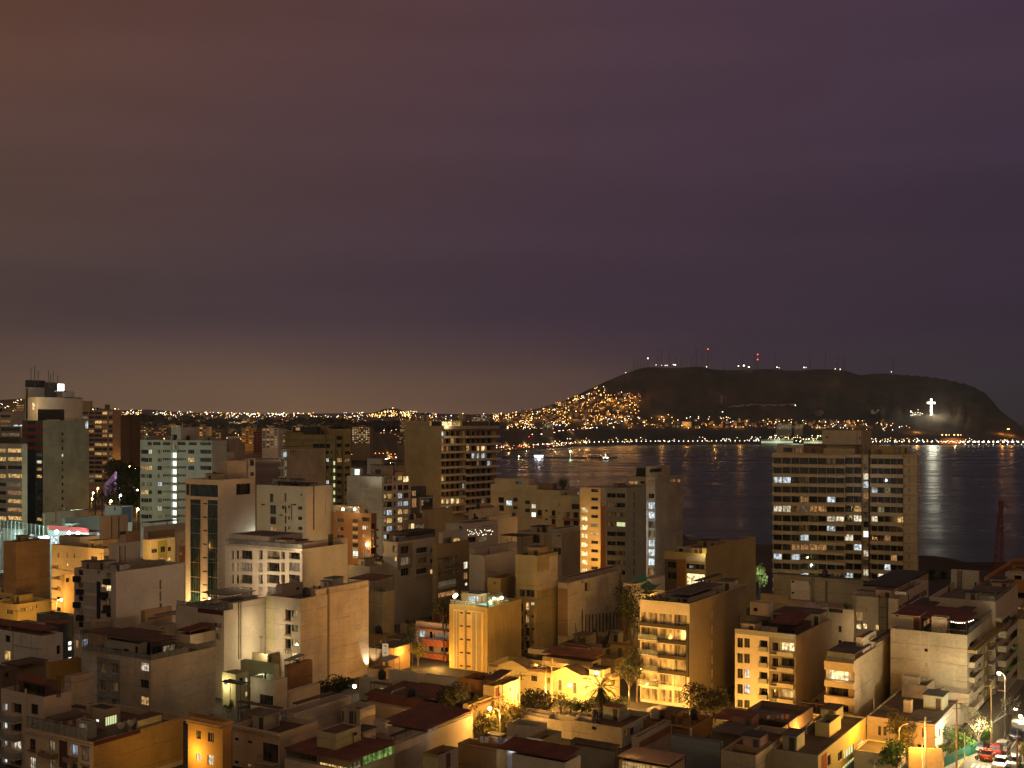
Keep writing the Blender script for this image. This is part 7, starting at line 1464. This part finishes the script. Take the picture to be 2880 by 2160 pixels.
for i, (x, y, D, c, pw) in enumerate(((800,1060,620,WARMW,5000),(840,1020,650,SOD,6000),(1032,1080,520,(.8,.88,1),2500),(1110,830,720,SOD,6000),(1160,850,700,SOD,6000),(1180,1035,600,(1,.75,.4),4000),(790,1110,560,SOD,5000),(950,1130,470,SOD,2500),(1180,1200,450,SOD,2500))):
    p = at(U('r1', x), V_('r1', y), D); street_lamp((p.x, p.y, 0), max(4, p.z), (.6,-.5,0), 'park street lamp, '+('white by the warm tower foot','orange by the warm tower foot','slim bluish one behind the palms','orange at the end of the lit street','orange in the middle of the lit street','pale one against the stairwell block','low orange one at the board marked tower','amber one before the violet panel','amber one under the stairwell block')[i], pw, c, True, hr=.5, em=20)
# ------------------------------------------------------------------ palms, trees, lamps, poles, cars of the near blocks
def G0(R, x, y): # ground point under a picture place
    u, v = U(R, x), V_(R, y); return at(u, v, H*F/(v-HV))
p = at(U('r8', 1310), 1500, 372); palm((p.x, p.y, 0), H-(V_('r8', 105)-HV)/F*372, 'fuller fan palm on the sea skyline nearer the banded tower', 60, 2.6, True)
p = at(U('r8', 1405), 1500, 376); palm((p.x, p.y, 0), H-(V_('r8', 115)-HV)/F*376, 'second fan palm on the sea skyline nearer the water', 56, 2.4, True)
# crane boom
p = at(U('r4', 1985), 1500, 360); zt_ = H-(V_('r4', 1160)-HV)/F*360
t = thing('crane', 'rust red lattice crane boom standing before the sea', 'crane', (p.x, p.y, 0)); m_ = plain('crane_red', (.22,.05,.03), .6); q = MB()
bx = at(U('r4', 1982), 1500, 360).x-p.x; tx = at(U('r4', 2012), 1500, 360).x-p.x
for i in (-1, 1):
    for j in (-1, 1): q.tube((bx+i*1.3, j*1.3, 0), (tx+i*.35, j*.35, zt_), .14, m_, 5)
n_ = 22
for k in range(n_):
    a, c = k/n_, (k+1)/n_
    for i in (-1, 1):
        w0, w1 = 1.3-.95*a, 1.3-.95*c; x0, x1 = bx+(tx-bx)*a, bx+(tx-bx)*c; s = 1 if k % 2 else -1
        q.tube((x0+s*w0, i*w0, zt_*a), (x1-s*w1, i*w1, zt_*c), .08, m_, 4); q.tube((x0+i*w0, s*w0, zt_*a), (x1+i*w1, -s*w1, zt_*c), .08, m_, 4)
q.build('boom', t); q = MB(); q.box((tx-.7,-.6,zt_-.6), (tx+.7,.6,zt_+1.1), m_); q.build('boom_head', t); q = MB(); q.tube((tx+.8,0,zt_), (tx+1.2,0,4), .04, RAILM(), 4); q.build('cable', t)
q = MB(); q.box((-2.5,-2,0), (2.5,2,3), m_); q.build('cab', t)
p = at(U('s', 2136), V_('s', 1618), 330); tree((p.x, p.y, 0), p.z+3, 2.6, 3, 'pale lit street tree between ochre flats and banded tower', 500, .3, (.1,.13,.05)); light((p.x-1, p.y-3, p.z+1), 900, (.85,1,.5), .3); light((p.x+2, p.y-2, p.z-1), 500, (1,1,.8), .2)
# casa street
p = G0('r7', 700, 1310); palm((p.x, p.y, 0), 6.2, 'big shaggy palm dark against the yellow lit row', 46, 4.2, False, .5)
for i, (R, x, y, h_, rx, rz, lab, n_, c) in enumerate((('r7',260,1275,6.0,2.2,2.8,'thin young street tree before the yellow lit row',420,(.045,.04,.016)),('r7',150,1290,5.6,2.2,2.4,'leafy street tree near the burgundy door house',420,(.04,.04,.016)),('r7',390,1225,4,1.8,1.6,'low garden tree under the arched windows',300,(.05,.05,.02)),('r7',470,1220,3.2,1.6,1.3,'small garden bush tree beside the big palm',260,(.04,.04,.016)),
  ('r7',940,1170,9.5,2.8,2.6,'airy roadside tree left of the white framed flats'.replace('left of','next to'),520,(.06,.06,.025)),('r7',1005,1130,10.5,2,2.6,'tall airy tree touching the white framed flats',460,(.08,.08,.04)),('r7',1500,1270,6.5,3.4,2.8,'yellow lit broad tree under the white framed flats side',700,(.07,.065,.025)),('r7',1630,1290,6,3,2.6,'second broad tree by the cream paired window flats',600,(.06,.055,.022)),('r7',760,1240,3.4,5,1.3,'dark clipped hedge at the foot of the shaggy palm',900,(.03,.045,.015)),('r7',560,1230,3,3,1.2,'low dark hedge before the shaggy palm',500,(.03,.045,.015)),
  ('r6',1930,1420,5,4.2,2.4,'golden leaved vine tree over the lane by the arched house',1100,(.12,.1,.035)),('r6',2010,1360,5,3.2,2.4,'golden leafy shrub at the lane corner',800,(.12,.1,.035)),('r6',1590,1330,8.5,3.6,3.0,'round dark tree in front of the arched street house',900,(.05,.05,.02)),('r6',1690,1330,6,2.2,2,'bright leaved tree right against the arched street house'.replace('right ',''),420,(.07,.065,.025)),
  ('r6',630,1120,4.6,3.6,1.9,'dark flat topped tree at the foot of the tan wall',900,(.025,.045,.012)),('r6',1200,830,6,3,2.4,'glowing yellow bushy tree by the sign board',600,(.14,.12,.03)),('r6',1300,840,5,2.6,1.8,'second yellow lit bush beside the sign board',420,(.13,.11,.03)),('r6',1255,640,7,1.6,2.4,'dark slim tree by the pierced balcony house',260,(.04,.05,.02)),
  ('r7',960,560,13,3.2,5,'dark tall tree between stained wall and white framed flats',900,(.04,.045,.018)),('r7',900,420,17,2.6,4,'upper dark tree beside the stained wall',600,(.035,.04,.016)),('r6',1510,420,17,2.6,2.6,'roof garden tree behind the hotel lamps',420,(.06,.055,.025)))):
    if R == 'r6' and (x, y) in ((1510,420),): q = at(U(R, x), V_(R, 310), 245); q = Vector((q.x, q.y, 0)); h_ = H-(V_(R, 275)-HV)/F*245
    elif (x, y) in ((960,560),(900,420),(1255,640)): q = at(U(R, x), 1500, {960:222, 900:240, 1255:244}[x]); zc = H-(V_(R, {960:400, 900:300, 1255:560}[x])-HV)/F*q.y; q = Vector((q.x, q.y, 0)); h_ = zc+rz
    else: q = G0(R, x, y)
    tree((q.x, q.y, 0), h_, rx, rz, lab, n_, .3 if rx > 2 else .24, c)
def lamp_at(R, x, y, D, arm, label, pw=6000, col=SOD, **k):
    p = at(U(R, x), V_(R, y), D); return street_lamp((p.x-arm[0], p.y-arm[1], 0), p.z, arm, label, pw, col, **k)
lamp_at('r7', 681, 882, 203, (1.6,.6,0), 'arched street lamp before the corner of the yellow lit row', 5000)
lamp_at('r7', 464, 982, 202, (-1.4,.8,0), 'street lamp glowing between two arched windows', 4500)
lamp_at('r6', 1880, 1168, 182, (-1.6,.4,0), 'street lamp at the arched street house', 3600)
lamp_at('r5', 493, 297, 258, (1,.3,0), 'yellow street lamp on the cream corner flats', 5200)
lamp_at('r6', 1165, 672, 240, (.8,.3,0), 'small lamp over the brown yard past the sign board', 1200)
lamp_at('r8', 1858, 886, 184, (-.8,.4,0), 'white street lamp before the planted balconies', 4200, WARMW)
lamp_at('r8', 2030, 1232, 196, (-.5,.2,0), 'low bright lamp at the gate past the corner flats', 900, WARMW)
lamp_at('r8', 1990, 1178, 204, (-.6,.2,0), 'second bright lamp above the gate past the corner flats', 900, WARMW)
lamp_at('r8', 1112, 1305, 169, (1.2,.4,0), 'unlit looking lamp head before the orange villa front', 0, lit=False)
lamp_at('r8', 1350, 1413, 158, (1.8,-.2,0), 'long armed lamp on a pole at the villa corner', 0, lit=False, post=(.4,.38,.33))
lamp_at('r8', 905, 1575, 150, (.9,.3,0), 'white curved lamp post beside the green tree', 0, lit=False, post=(.7,.68,.6))
# light of lamps that stand behind the roofs
for R, x, y, D, pw, c in (('r7',1110,1110,199,3600,SOD),('r7',1330,1180,198,4200,SOD),('r7',930,1060,206,2600,SOD),('r7',120,1020,200,4500,SOD),('r7',270,1050,201,4500,SOD),('r7',560,1060,202,3500,SOD),('r6',1740,860,224,3600,SOD),('r6',1640,880,224,2200,SOD),('r7',1850,1180,198,3200,SOD),('r8',150,1250,190,2200,SOD),('r8',330,1370,178,2600,SOD),('r8',620,1330,176,1800,SOD),('r8',850,1250,174,500,SOD),('r8',1190,1400,168,5200,(1,.4,.04)),('r8',880,1340,171,3000,(1,.4,.04)),('r8',1230,1560,156,2600,(1,.6,.2)),
  ('r8',1640,1330,175,2600,WARMW),('r8',1700,1340,176,2400,WARMW),('r8',1900,1420,172,2200,(1,.8,.45)),('r8',1960,1600,158,1800,(1,.8,.45)),('r6',1950,1230,181,1500,SOD),('r6',1990,1130,187,1700,SOD),('r6',1200,720,236,1600,SOD),('r6',1450,800,238,2200,SOD),('r5',60,430,270,4200,SOD),('r5',250,420,268,3600,SOD),('r5',1500,330,266,2600,(1,.62,.25)),('r5',1505,100,272,1800,(1,.62,.25)),('r6',20,150,234,1600,(1,.72,.42)),('r6',-120,170,238,1800,(1,.72,.42)),('r1',700,1660,262,1600,SOD),('r2',1700,1240,420,1800,SOD),('r2',650,1640,290,2500,SOD),('r7',1010,420,226,1800,SOD),('r7',1180,230,250,1600,SOD)):
    p = at(U(R, x), V_(R, y), D); light(p, pw, c, .3)
# green side light on the conservatory trees, street tree in the corner
q = G0('r8', 1030, 1720); tree((q.x, q.y, 0), 5.4, 2.6, 2.0, 'fresh green bushy tree at the bottom by the villa yard', 900, .26, (.06,.12,.02)); light((q.x-1.5, q.y-3, 8), 350, (1,.9,.45), .3)
q = G0('r8', 1060, 1545); tree((q.x, q.y, 0), 7.2, 2.2, 2.6, 'brown leaved tree before the orange villa front', 700, .24, (.07,.06,.025))
q = G0('r8', 1110, 1600); tree((q.x, q.y, 0), 5.0, 1.8, 1.9, 'second brown tree below the villa front', 480, .24, (.07,.065,.025))
q = G0('r8', 1690, 1530); tree((q.x, q.y, 0), 6.4, 2.2, 1.9, 'bare branching street tree with sparse pale leaves', 200, .2, (.12,.12,.05), True, trunk=.3)
q = G0('r8', 1945, 1390); tree((q.x, q.y, 0), 6.8, 1.9, 1.9, 'bare street tree by the gate past the blue car', 150, .2, (.11,.09,.05), True)
q = G0('r8', 2070, 1640); tree((q.x, q.y, 0), 3.8, 1.6, 1.4, 'orange lit bush at the corner of the street', 400, .2, (.13,.1,.03))
for i, (x, y, rx, h_, c) in enumerate(((1500,1500,2.6,3.4,(.05,.1,.02)),(1560,1480,2.4,3.6,(.09,.05,.03)),(1600,1540,2.2,2.4,(.06,.11,.02)),(1470,1580,2,1.9,(.06,.11,.02)),(1740,1470,1.4,2.8,(.06,.14,.02)))):
    q = G0('r8', x, y); tree((q.x, q.y, 0), h_, rx, h_*.4, 'garden shrub beside the villa, '+('large dark one by the wall','reddish flowering one','low green one near the street','small one at the fence','vivid green one beneath the bare tree')[i], 420, .2, c, trunk=.08)
# street with pavement, kerb and marks
dR = Vector((math.sin(math.radians(32)), math.cos(math.radians(32)), 0)); dL = Vector((-dR.y, dR.x, 0))
S0 = G0('r8', 1860, 1640); ang = math.radians(58)
def strip(name, a0, a1, b0, b1, z0, z1, mat, label=None, cat=None, kind='structure'):
    o = bpy.data.objects.new(name, None); q = MB(); q.box((a0,b0,z0), (a1,b1,z1), mat); me = q.mesh(name); o = link(name, me); o.location = (S0.x, S0.y, 0); o.rotation_euler.z = ang
    return tag(o, label, cat, kind=kind)
asp = plain('asphalt_street', (.16,.14,.1), .85, var=.3, scale=.4)
strip('road', -60, 70, -6, 5.0, -.2, .06, asp, 'pale lit asphalt street running towards the sea', 'road')
strip('pavement', -60, 70, 5.0, 8.4, -.2, .2, plain('pavement_slab', (.3,.26,.19), .9), 'pavement along the villa side of the street', 'pavement')
strip('road_markings', -40, 60, -.1, .06, .06, .066, plain('road_paint', (.7,.66,.55), .7), 'white lane line on the street', 'road marking')
strip('kerb', -60, 6, 4.85, 5.0, .06, .205, plain('kerb_yellow', (.62,.42,.04), .7), 'yellow painted kerb', 'kerb')
q = MB(); m_ = plain('road_paint', (.7,.66,.55), .7)
q.quad([(1,1.6,.066),(5,1.6,.066),(5,2.0,.066),(1,2.0,.066)], m_); q.quad([(5,1.2,.066),(7,1.8,.066),(5,2.4,.066)], m_)
for i, ch in enumerate(range(4)): q.quad([(-3.2,1+.7*i,.066),(-1.2,1+.7*i,.066),(-1.2,1.35+.7*i,.066),(-3.2,1.35+.7*i,.066)], m_)
o = q.build('road_arrow'); o.location = (S0.x, S0.y, 0); o.rotation_euler.z = ang; tag(o, 'white arrow and letter bars painted on the street', 'road marking', kind='structure')
def loc_(a, b, z=.06): w = S0+dR*a+dL*b; return (w.x, w.y, z)
def car(a, b, rz, col, label, hatch=False):
    t = thing('car', label, 'car', loc_(a, b), ang+rz); pm = plain('car_paint', col, .25, .3, .8, var=.05); gl = glass('car_glass', (.015,.017,.02)); tm = plain('tyre', (.015,.015,.015), .8)
    prof = [(-2.1,.35),(-2.15,.75),(-1.95,.95),(-1.2,1.0),(1.1,.95),(1.95,.82),(2.1,.6),(2.08,.35)] if not hatch else [(-1.95,.35),(-2.0,.8),(-1.9,1.0),(-1.2,1.02),(1.0,.98),(1.75,.82),(1.9,.6),(1.88,.35)]
    cab = [(-1.75,.97),(-1.15,1.42),(.25,1.45),(1.05,.94)] if not hatch else [(-1.9,1.0),(-1.6,1.5),(.2,1.52),(.95,.97)]
    def ext(q, pr, w0, w1, mat):
        n_ = len(pr); base = len(q.v)
        for s in (-1, 1):
            for x, z in pr: q.v.append((x, s*(w0 if z < 1.05 else w1), z))
        k = q.mi(mat); q.f.append(tuple(base+i for i in range(n_))); q.m.append(k); q.f.append(tuple(base+2*n_-1-i for i in range(n_))); q.m.append(k)
        for i in range(n_): j = (i+1) % n_; q.f.append((base+j, base+i, base+n_+i, base+n_+j)); q.m.append(k)
    q = MB(); ext(q, prof, .86, .86, pm); q.build('body', t)
    q = MB(); ext(q, cab, .8, .66, gl); q.build('cabin_glass', t)
    q = MB(); z = cab[1][1]; q.box((cab[1][0],-.67,z-.03), (cab[2][0],.67,z+.05), pm); q.build('roof', t)
    for x in (-1.3, 1.3):
        for s in (-1, 1):
            q = MB(); q.tube((x,s*.68,.33), (x,s*.88,.33), .33, tm, 12); w = q.build('wheel', t); q = MB(); q.tube((x,s*.86,.33), (x,s*.89,.33), .18, plain('rim', (.4,.4,.4), .3, .8), 8); q.build('rim', w)
    for s in (-1, 1):
        q = MB(); q.box((2.0 if not hatch else 1.8,s*.75-.15,.6), (2.11 if not hatch else 1.9,s*.75+.15,.75), plain('headlamp', (.7,.7,.65), .2)); q.build('headlight', t)
        q = MB(); q.box((-2.17 if not hatch else -2.02,s*.7-.15,.75), (-2.1 if not hatch else -1.95,s*.7+.15,.92), plain('tail_lens', (.35,.02,.02), .3)); q.build('taillight', t)
    q = MB(); xx = -2.17 if not hatch else -2.02; q.box((xx,-.25,.5), (xx+.03,.25,.62), plain('number_plate', (.6,.58,.5), .5)); q.build('number_plate', t)
    return t
def on(R, x, y):
    w = G0(R, x, y)-S0; return w.dot(dR), w.dot(dL)
a, b_ = on('r8', 2000, 1425); car(a, b_, 0, (.03,.05,.11), 'dark blue saloon parked highest up the street')
a, b_ = on('r8', 1890, 1515); car(a, b_, 0, (.6,.58,.5), 'white hatchback parked behind the red car', True)
a, b_ = on('r8', 1842, 1548); car(a+.2, b_+.1, 0, (.3,.03,.03), 'wine red car tucked against the white hatchback', True)
a, b_ = on('r8', 1800, 1580); car(a-.6, b_+.6, .1, (.4,.05,.02), 'bright red car beside the motorbikes')
a, b_ = on('r8', 1770, 1525); car(a, b_+1.2, 0, (.05,.05,.05), 'black car half hidden against the kerb')
a, b_ = on('r8', 1870, 1655); car(a, b_, math.pi, (.75,.74,.7), 'pale white car at the bottom edge of the street')
a, b_ = on('r8', 1940, 1645); car(a, b_-.6, math.pi, (.5,.5,.48), 'silver car next to the bottom pale car', True)
def bike(a, b, col, label):
    t = thing('motorbike', label, 'motorbike', loc_(a, b), ang+1.2); tm = plain('tyre', (.015,.015,.015), .8); pm = plain('bike_paint', col, .3, .2)
    for x in (-.65, .65):
        q = MB(); q.tube((x,-.06,.31), (x,.06,.31), .31, tm, 12); q.tube((x,-.07,.31), (x,.07,.31), .15, plain('rim', (.4,.4,.4), .3, .8), 8); q.build('wheel', t)
    q = MB(); q.tube((-.65,0,.31), (-.1,0,.6), .06, RAILM(), 5); q.tube((.65,0,.31), (.42,0,.95), .05, RAILM(), 5); q.box((-.25,-.14,.3), (.25,.14,.62), RAILM()); q.build('frame', t)
    q = MB(); q.ball((.2,0,.78), .22, pm, 8, 5); q.build('fuel_tank', t); q = MB(); q.box((-.75,-.13,.72), (0,.13,.82), plain('saddle', (.02,.02,.02), .7)); q.build('saddle', t); q = MB(); q.tube((.42,-.36,1.0), (.42,.36,1.0), .025, RAILM(), 5); q.build('handlebar', t); q = MB(); q.ball((.55,0,.9), .12, plain('headlamp', (.7,.7,.65), .2), 7, 5); q.build('headlight', t)
a, b_ = on('r8', 1712, 1602); bike(a, b_, (.04,.04,.05), 'dark motorbike nearest the kerb by the red car')
a, b_ = on('r8', 1760, 1605); bike(a, b_, (.4,.03,.03), 'red motorbike next to the dark motorbike')
# villa street wall, green fence, gate wall
def wall_line(name, R, pts, h, mat, label, cat, th=.25):
    q = MB(); P = [G0(R, *p) for p in pts]
    t = thing(name, label, cat, (P[0].x, P[0].y, 0)); o0 = Vector((P[0].x, P[0].y, 0))
    for a, c in zip(P, P[1:]):
        d = (c-a); d.z = 0; n_ = Vector((-d.y, d.x, 0)).normalized()*th/2; a = Vector((a.x,a.y,0))-o0; c = Vector((c.x,c.y,0))-o0; z = Vector((0,0,h))
        for f in ([a-n_, c-n_, c-n_+z, a-n_+z], [c+n_, a+n_, a+n_+z, c+n_+z], [a-n_+z, c-n_+z, c+n_+z, a+n_+z], [a+n_, a-n_, a-n_+z, a+n_+z], [c-n_, c+n_, c+n_+z, c-n_+z]): q.quad(f, mat)
    q.build('panel', t); return t
wall_line('garden_wall', 'r8', [(1130,1670),(1400,1680)], 3.2, wallmat((.66,.5,.28)), 'orange lit yard wall in front of the villa', 'wall', .4)
wall_line('fence', 'r8', [(1420,1660),(1690,1530)], 1.7, plain('fence_green', (.02,.16,.11), .6), 'green sheet fence along the villa garden', 'fence', .08)
wall_line('boundary_wall', 'r8', [(1800,1470),(1935,1380)], 3.4, wallmat((.46,.42,.34)), 'grey boundary wall along the pavement past the pole', 'wall')
# poles and wires
def pole(R, x, y, h, label, m_, r=.14, cross=True):
    p = G0(R, x, y); t = thing('utility_pole', label, 'utility pole', (p.x, p.y, 0)); q = MB(); q.tube((0,0,0), (0,0,h), r, m_, 7, r*.7); q.build('post', t)
    if cross: q = MB(); q.box((-.9,-.05,h-.7), (.9,.05,h-.58), m_); q.box((-.6,-.05,h-1.4), (.6,.05,h-1.3), m_); q.build('crossarm', t)
    return Vector((p.x, p.y, h))
wood = plain('pole_wood', (.3,.2,.1), .85); conc = plain('pole_concrete', (.5,.48,.42), .8); rust = plain('pole_rust', (.2,.07,.04), .7)
T = {}
T['a'] = pole('r8', 1517, 1690, 10.6, 'brown wooden pole at the villa garden', wood, .16)
T['b'] = pole('r8', 1795, 1490, 10.2, 'pole wrapped in cables at the villa far corner', wood, .16)
T['c'] = pole('r8', 1266, 1690, 8.0, 'pale concrete pole at the villa front', conc, .17)
T['d'] = pole('r8', 2005, 1700, 6.6, 'rust red post at the street corner', rust, .12, False)
T['e'] = pole('r8', 1950, 1720, 5.6, 'thin dark post beside the rust red post', rust, .06, False)
T['f'] = pole('r7', 320, 1205, 9.5, 'wire laden pole before the yellow lit row', wood, .15)
T['g'] = pole('r7', 270, 1215, 7.4, 'short dark pole before the yellow lit row', wood, .13, False)
T['h'] = pole('r7', 66, 1290, 8.6, 'thin pole at the burgundy door house', wood, .1)
T['i'] = pole('r6', 1962, 1425, 7.4, 'brown pole over the golden vine tree', wood, .12)
T['j'] = pole('r8', 852, 1420, 6.5, 'short pole behind the grey curved roof', wood, .09, False)
T['k'] = pole('r8', 1582, 1680, 5.6, 'black and white bollard post near the yellow kerb', conc, .1, False)
def wire(a, c, label, sag=.7, n=9):
    q = MB(); P = []
    for i in range(n+1):
        f = i/n; w = a.lerp(c, f); w.z -= sag*4*f*(1-f); P.append(w)
    for x, y in zip(P, P[1:]): q.tube(x-a, y-a, .022, plain('wire_black', (.02,.02,.02), .6), 4, caps=False)
    o = q.build('power_line'); o.location = a; tag(o, label, 'power line')
names = {'a':'brown garden pole','b':'cable wrapped pole','c':'concrete pole','d':'rust red post','f':'wire laden pole','g':'short dark pole','h':'burgundy door pole','i':'vine tree pole','j':'grey roof pole'}
for (x, y, k) in (('a','b',2),('a','c',3),('c','j',3),('f','h',2),('h','i',2),('f','g',1),('b','d',1),('a','d',1)):
    for i in range(k): wire(T[x]-Vector((0,0,.2+.5*i)), T[y]-Vector((0,0,.2+.5*i)), 'sagging %s wire from the %s to the %s' % (('top','middle','low')[i], names[x], names[y]), .6+.25*i)
# sign board
p = at(U('r6', 1040), V_('r6', 757), 222); t = thing('sign_board', 'white upright advertising board with a green mark', 'sign', p, math.radians(-8))
k_ = .34968/F*222; hh = 98*k_; w_ = 46*k_; q = MB(); q.box((-w_/2,-.12,0), (w_/2,.12,hh), emit('sign_face', (1,.72,.42), .45, False)); q.build('board', t)
gm = plain('sign_green', (.03,.14,.06), .6); tm_ = plain('sign_text', (.35,.16,.08), .6); q = MB()
def sgn(x0, x1, z0, z1, m): q.box((x0*w_,-.15,z0*hh), (x1*w_,-.121,z1*hh), m)
sgn(-.26,-.16,.88,.93,plain('sign_black', (.03,.03,.03), .6)); sgn(-.08,-.03,.885,.94,plain('sign_black', (.03,.03,.03), .6)); sgn(-.22,.28,.79,.84,gm); sgn(.0,.26,.75,.79,gm); sgn(.02,.2,.84,.88,gm)
for i, (z, a, c) in enumerate(((.6,-.05,.3),(.56,-.1,.25),(.33,-.25,.1),(.29,-.2,.3),(.24,-.3,.3),(.2,-.2,.2))): sgn(a, c, z-.012, z+.012, tm_)
q.build('lettering', t)
q = MB(); q.tube((0,0,-p.z), (0,0,0), .12, RAILM(), 6); q.build('post', t)
# teal tarpaulin and other roof bits
p = at(U('r7', 1000), V_('r7', 145), 262); t = thing('tarpaulin', 'teal tarpaulin slung across a small terrace below the stair slot tower', 'tarpaulin', p); q = MB(); tp = plain('tarp_teal', (.03,.2,.18), .8); n_ = 8
A = Vector((0,0,0)); Bv = at(U('r7', 1140), V_('r7', 225), 256)-p
for i in range(n_):
    f0, f1 = i/n_, (i+1)/n_; s0, s1 = 1.3*math.sin(f0*math.pi), 1.3*math.sin(f1*math.pi); a0, a1 = A.lerp(Bv, f0)-Vector((0,0,s0)), A.lerp(Bv, f1)-Vector((0,0,s1)); q.quad([a0, a1, a1+Vector((2.2,4,.9)), a0+Vector((2.2,4,.9))], tp)
q.build('sheet', t)
b = B(HO, 'small white terraces with a lit yard under the stair slot tower', CH, 'r7', 1110, 960, 1228, 262, 252, (.62,.55,.44), roof='b', cl='p', par=.5); b.w('R', 1165, 1195, 250, 290, k='d'); v = b.vol(985, 890, 1230, 180, 258, (.58,.52,.43), roof='w', z0=8.); b.w('L', 910, 960, 190, 245, k='c', v=v, mull=3); b.vol(1120, 1090, 1230, 140, 264, (.6,.56,.5), roof='w', z0=10.); light(at(U('r7', 1170), V_('r7', 320), 246), 500, (1,.62,.2), .2)
for b in ALL: b.finish()
# ------------------------------------------------------------------ sky, camera
w = bpy.data.worlds.new('World'); SC.world = w; w.use_nodes = True; nt = w.node_tree; bg = nt.nodes['Background']
tc = nd(nt, 'ShaderNodeTexCoord'); sp = nd(nt, 'ShaderNodeSeparateXYZ'); nt.links.new(tc.outputs['Generated'], sp.inputs[0])
x, y, z = sp.outputs
hl = math_(nt, 'SQRT', math_(nt, 'ADD', math_(nt, 'MULTIPLY', x, x), math_(nt, 'MULTIPLY', y, y)))
az = math_(nt, 'DIVIDE', x, math_(nt, 'MAXIMUM', hl, .02))
cl = noise_(nt, mapping(nt, tc.outputs['Generated'], (1.3, 1.3, 7)), 1.6, 4, .5)
azn = math_(nt, 'ADD', az, mrange(nt, cl, .3, .7, -.05, .05))
def ramp(fac, stops):
    n = nd(nt, 'ShaderNodeValToRGB'); nt.links.new(fac, n.inputs[0]); el = n.color_ramp.elements
    while len(el) < len(stops): el.new(.5)
    for e, (p, c) in zip(el, stops): e.position = p; e.color = (*c, 1)
    return n.outputs[0]
a01 = mrange(nt, azn, -.5, .5, 0, 1)
def lin(r, g, b): return tuple(((c/255+.055)/1.055)**2.4 if c > 10 else c/3295 for c in (r, g, b))
top = ramp(a01, [(0, lin(100,67,50)), (.3, lin(91,63,62)), (.6, lin(79,58,69)), (1, lin(69,52,71))])
mid = ramp(a01, [(0, lin(84,66,60)), (.3, lin(74,58,63)), (.55, lin(66,50,62)), (1, lin(53,43,57))])
low = ramp(a01, [(0, lin(108,85,67)), (.3, lin(128,97,72)), (.52, lin(104,78,66)), (.66, lin(62,51,54)), (1, lin(45,42,46))])
e1 = math_(nt, 'DIVIDE', z, math_(nt, 'MAXIMUM', hl, .02))
t1 = mrange(nt, math_(nt, 'ADD', e1, mrange(nt, cl, .3, .7, -.03, .03)), .0, .11, 0, 1); t2 = mrange(nt, e1, .12, .36, 0, 1)
n1 = nd(nt, 'ShaderNodeMapRange', interpolation_type='SMOOTHSTEP'); nt.links.new(e1, n1.inputs[0]); n1.inputs[1].default_value = -.005; n1.inputs[2].default_value = .095
sk = colmix(nt, n1.outputs[0], low, mid); sk = colmix(nt, t2, sk, top)
band = mrange(nt, noise_(nt, mapping(nt, tc.outputs['Generated'], (1.3, 1.3, 12)), 1.5, 3, .5), .35, .7, .9, 1.07)
sk = colmul(nt, sk, nd_rgb(nt, band))
# the lights of the city centre behind the camera glow up into the haze there
bk = nd(nt, 'ShaderNodeMapRange', interpolation_type='SMOOTHSTEP'); nt.links.new(y, bk.inputs[0]); bk.inputs[1].default_value = .35; bk.inputs[2].default_value = -.6
bkr = ramp(mrange(nt, x, -1, 1, 0, 1), [(0, (.18,.165,.14)), (.32, (.205,.145,.088)), (.65, (.2,.115,.06)), (1, (.125,.068,.034))])
zf = mrange(nt, z, -.1, .9, 1.15, .6)
sk = colmix(nt, bk.outputs[0], sk, colmul(nt, bkr, nd_rgb(nt, zf)))
nt.links.new(sk, bg.inputs['Color']); bg.inputs['Strength'].default_value = SKY
sun = bpy.data.lights.new('moon', 'SUN'); sun.energy = .14; sun.color = (1,.6,.3); sun.angle = math.radians(25); so = bpy.data.objects.new('moon', sun); COL.objects.link(so)  # broad warm fill added from behind the camera, no visible source
so.rotation_euler = Vector((-.35,.75,-.55)).to_track_quat('-Z', 'Y').to_euler()
cam = bpy.data.cameras.new('Camera'); co = bpy.data.objects.new('Camera', cam); COL.objects.link(co); co.location = (0,0,H); co.rotation_euler = (math.pi/2,0,0)
cam.sensor_width = 36; cam.lens = 36*F/2880; cam.shift_y = 108/2880; cam.clip_start = 1; cam.clip_end = 90000
SC.camera = co
if HAZE:
    me = bpy.data.meshes.new('haze'); q = MB(); q.box((-9000,-150,-60), (9000,8900,480), plain('x', (1,1,1))); me = q.mesh('haze'); me.materials.clear()
    m = bpy.data.materials.new('haze_air'); m.use_nodes = True; nt2 = m.node_tree; nt2.nodes.remove(nt2.nodes['Principled BSDF'])
    pv = nt2.nodes.new('ShaderNodeVolumePrincipled'); pv.inputs['Color'].default_value = (.6,.8,1,1); pv.inputs['Density'].default_value = HAZE; pv.inputs['Anisotropy'].default_value = 0
    nt2.links.new(pv.outputs[0], nt2.nodes['Material Output'].inputs['Volume']); me.materials.append(m); tag(link('haze', me), 'thin warm night haze over city and bay', 'haze', kind='stuff')
vs = SC.view_settings; vs.view_transform = 'Standard'; vs.look = 'None'; vs.exposure = 0; vs.gamma = 1
SC.cycles.use_denoising = True; SC.cycles.max_bounces = 5; SC.cycles.diffuse_bounces = 3; SC.cycles.glossy_bounces = 2; SC.cycles.sample_clamp_indirect = 4; SC.cycles.caustics_reflective = False
SC.cycles.use_light_tree = True
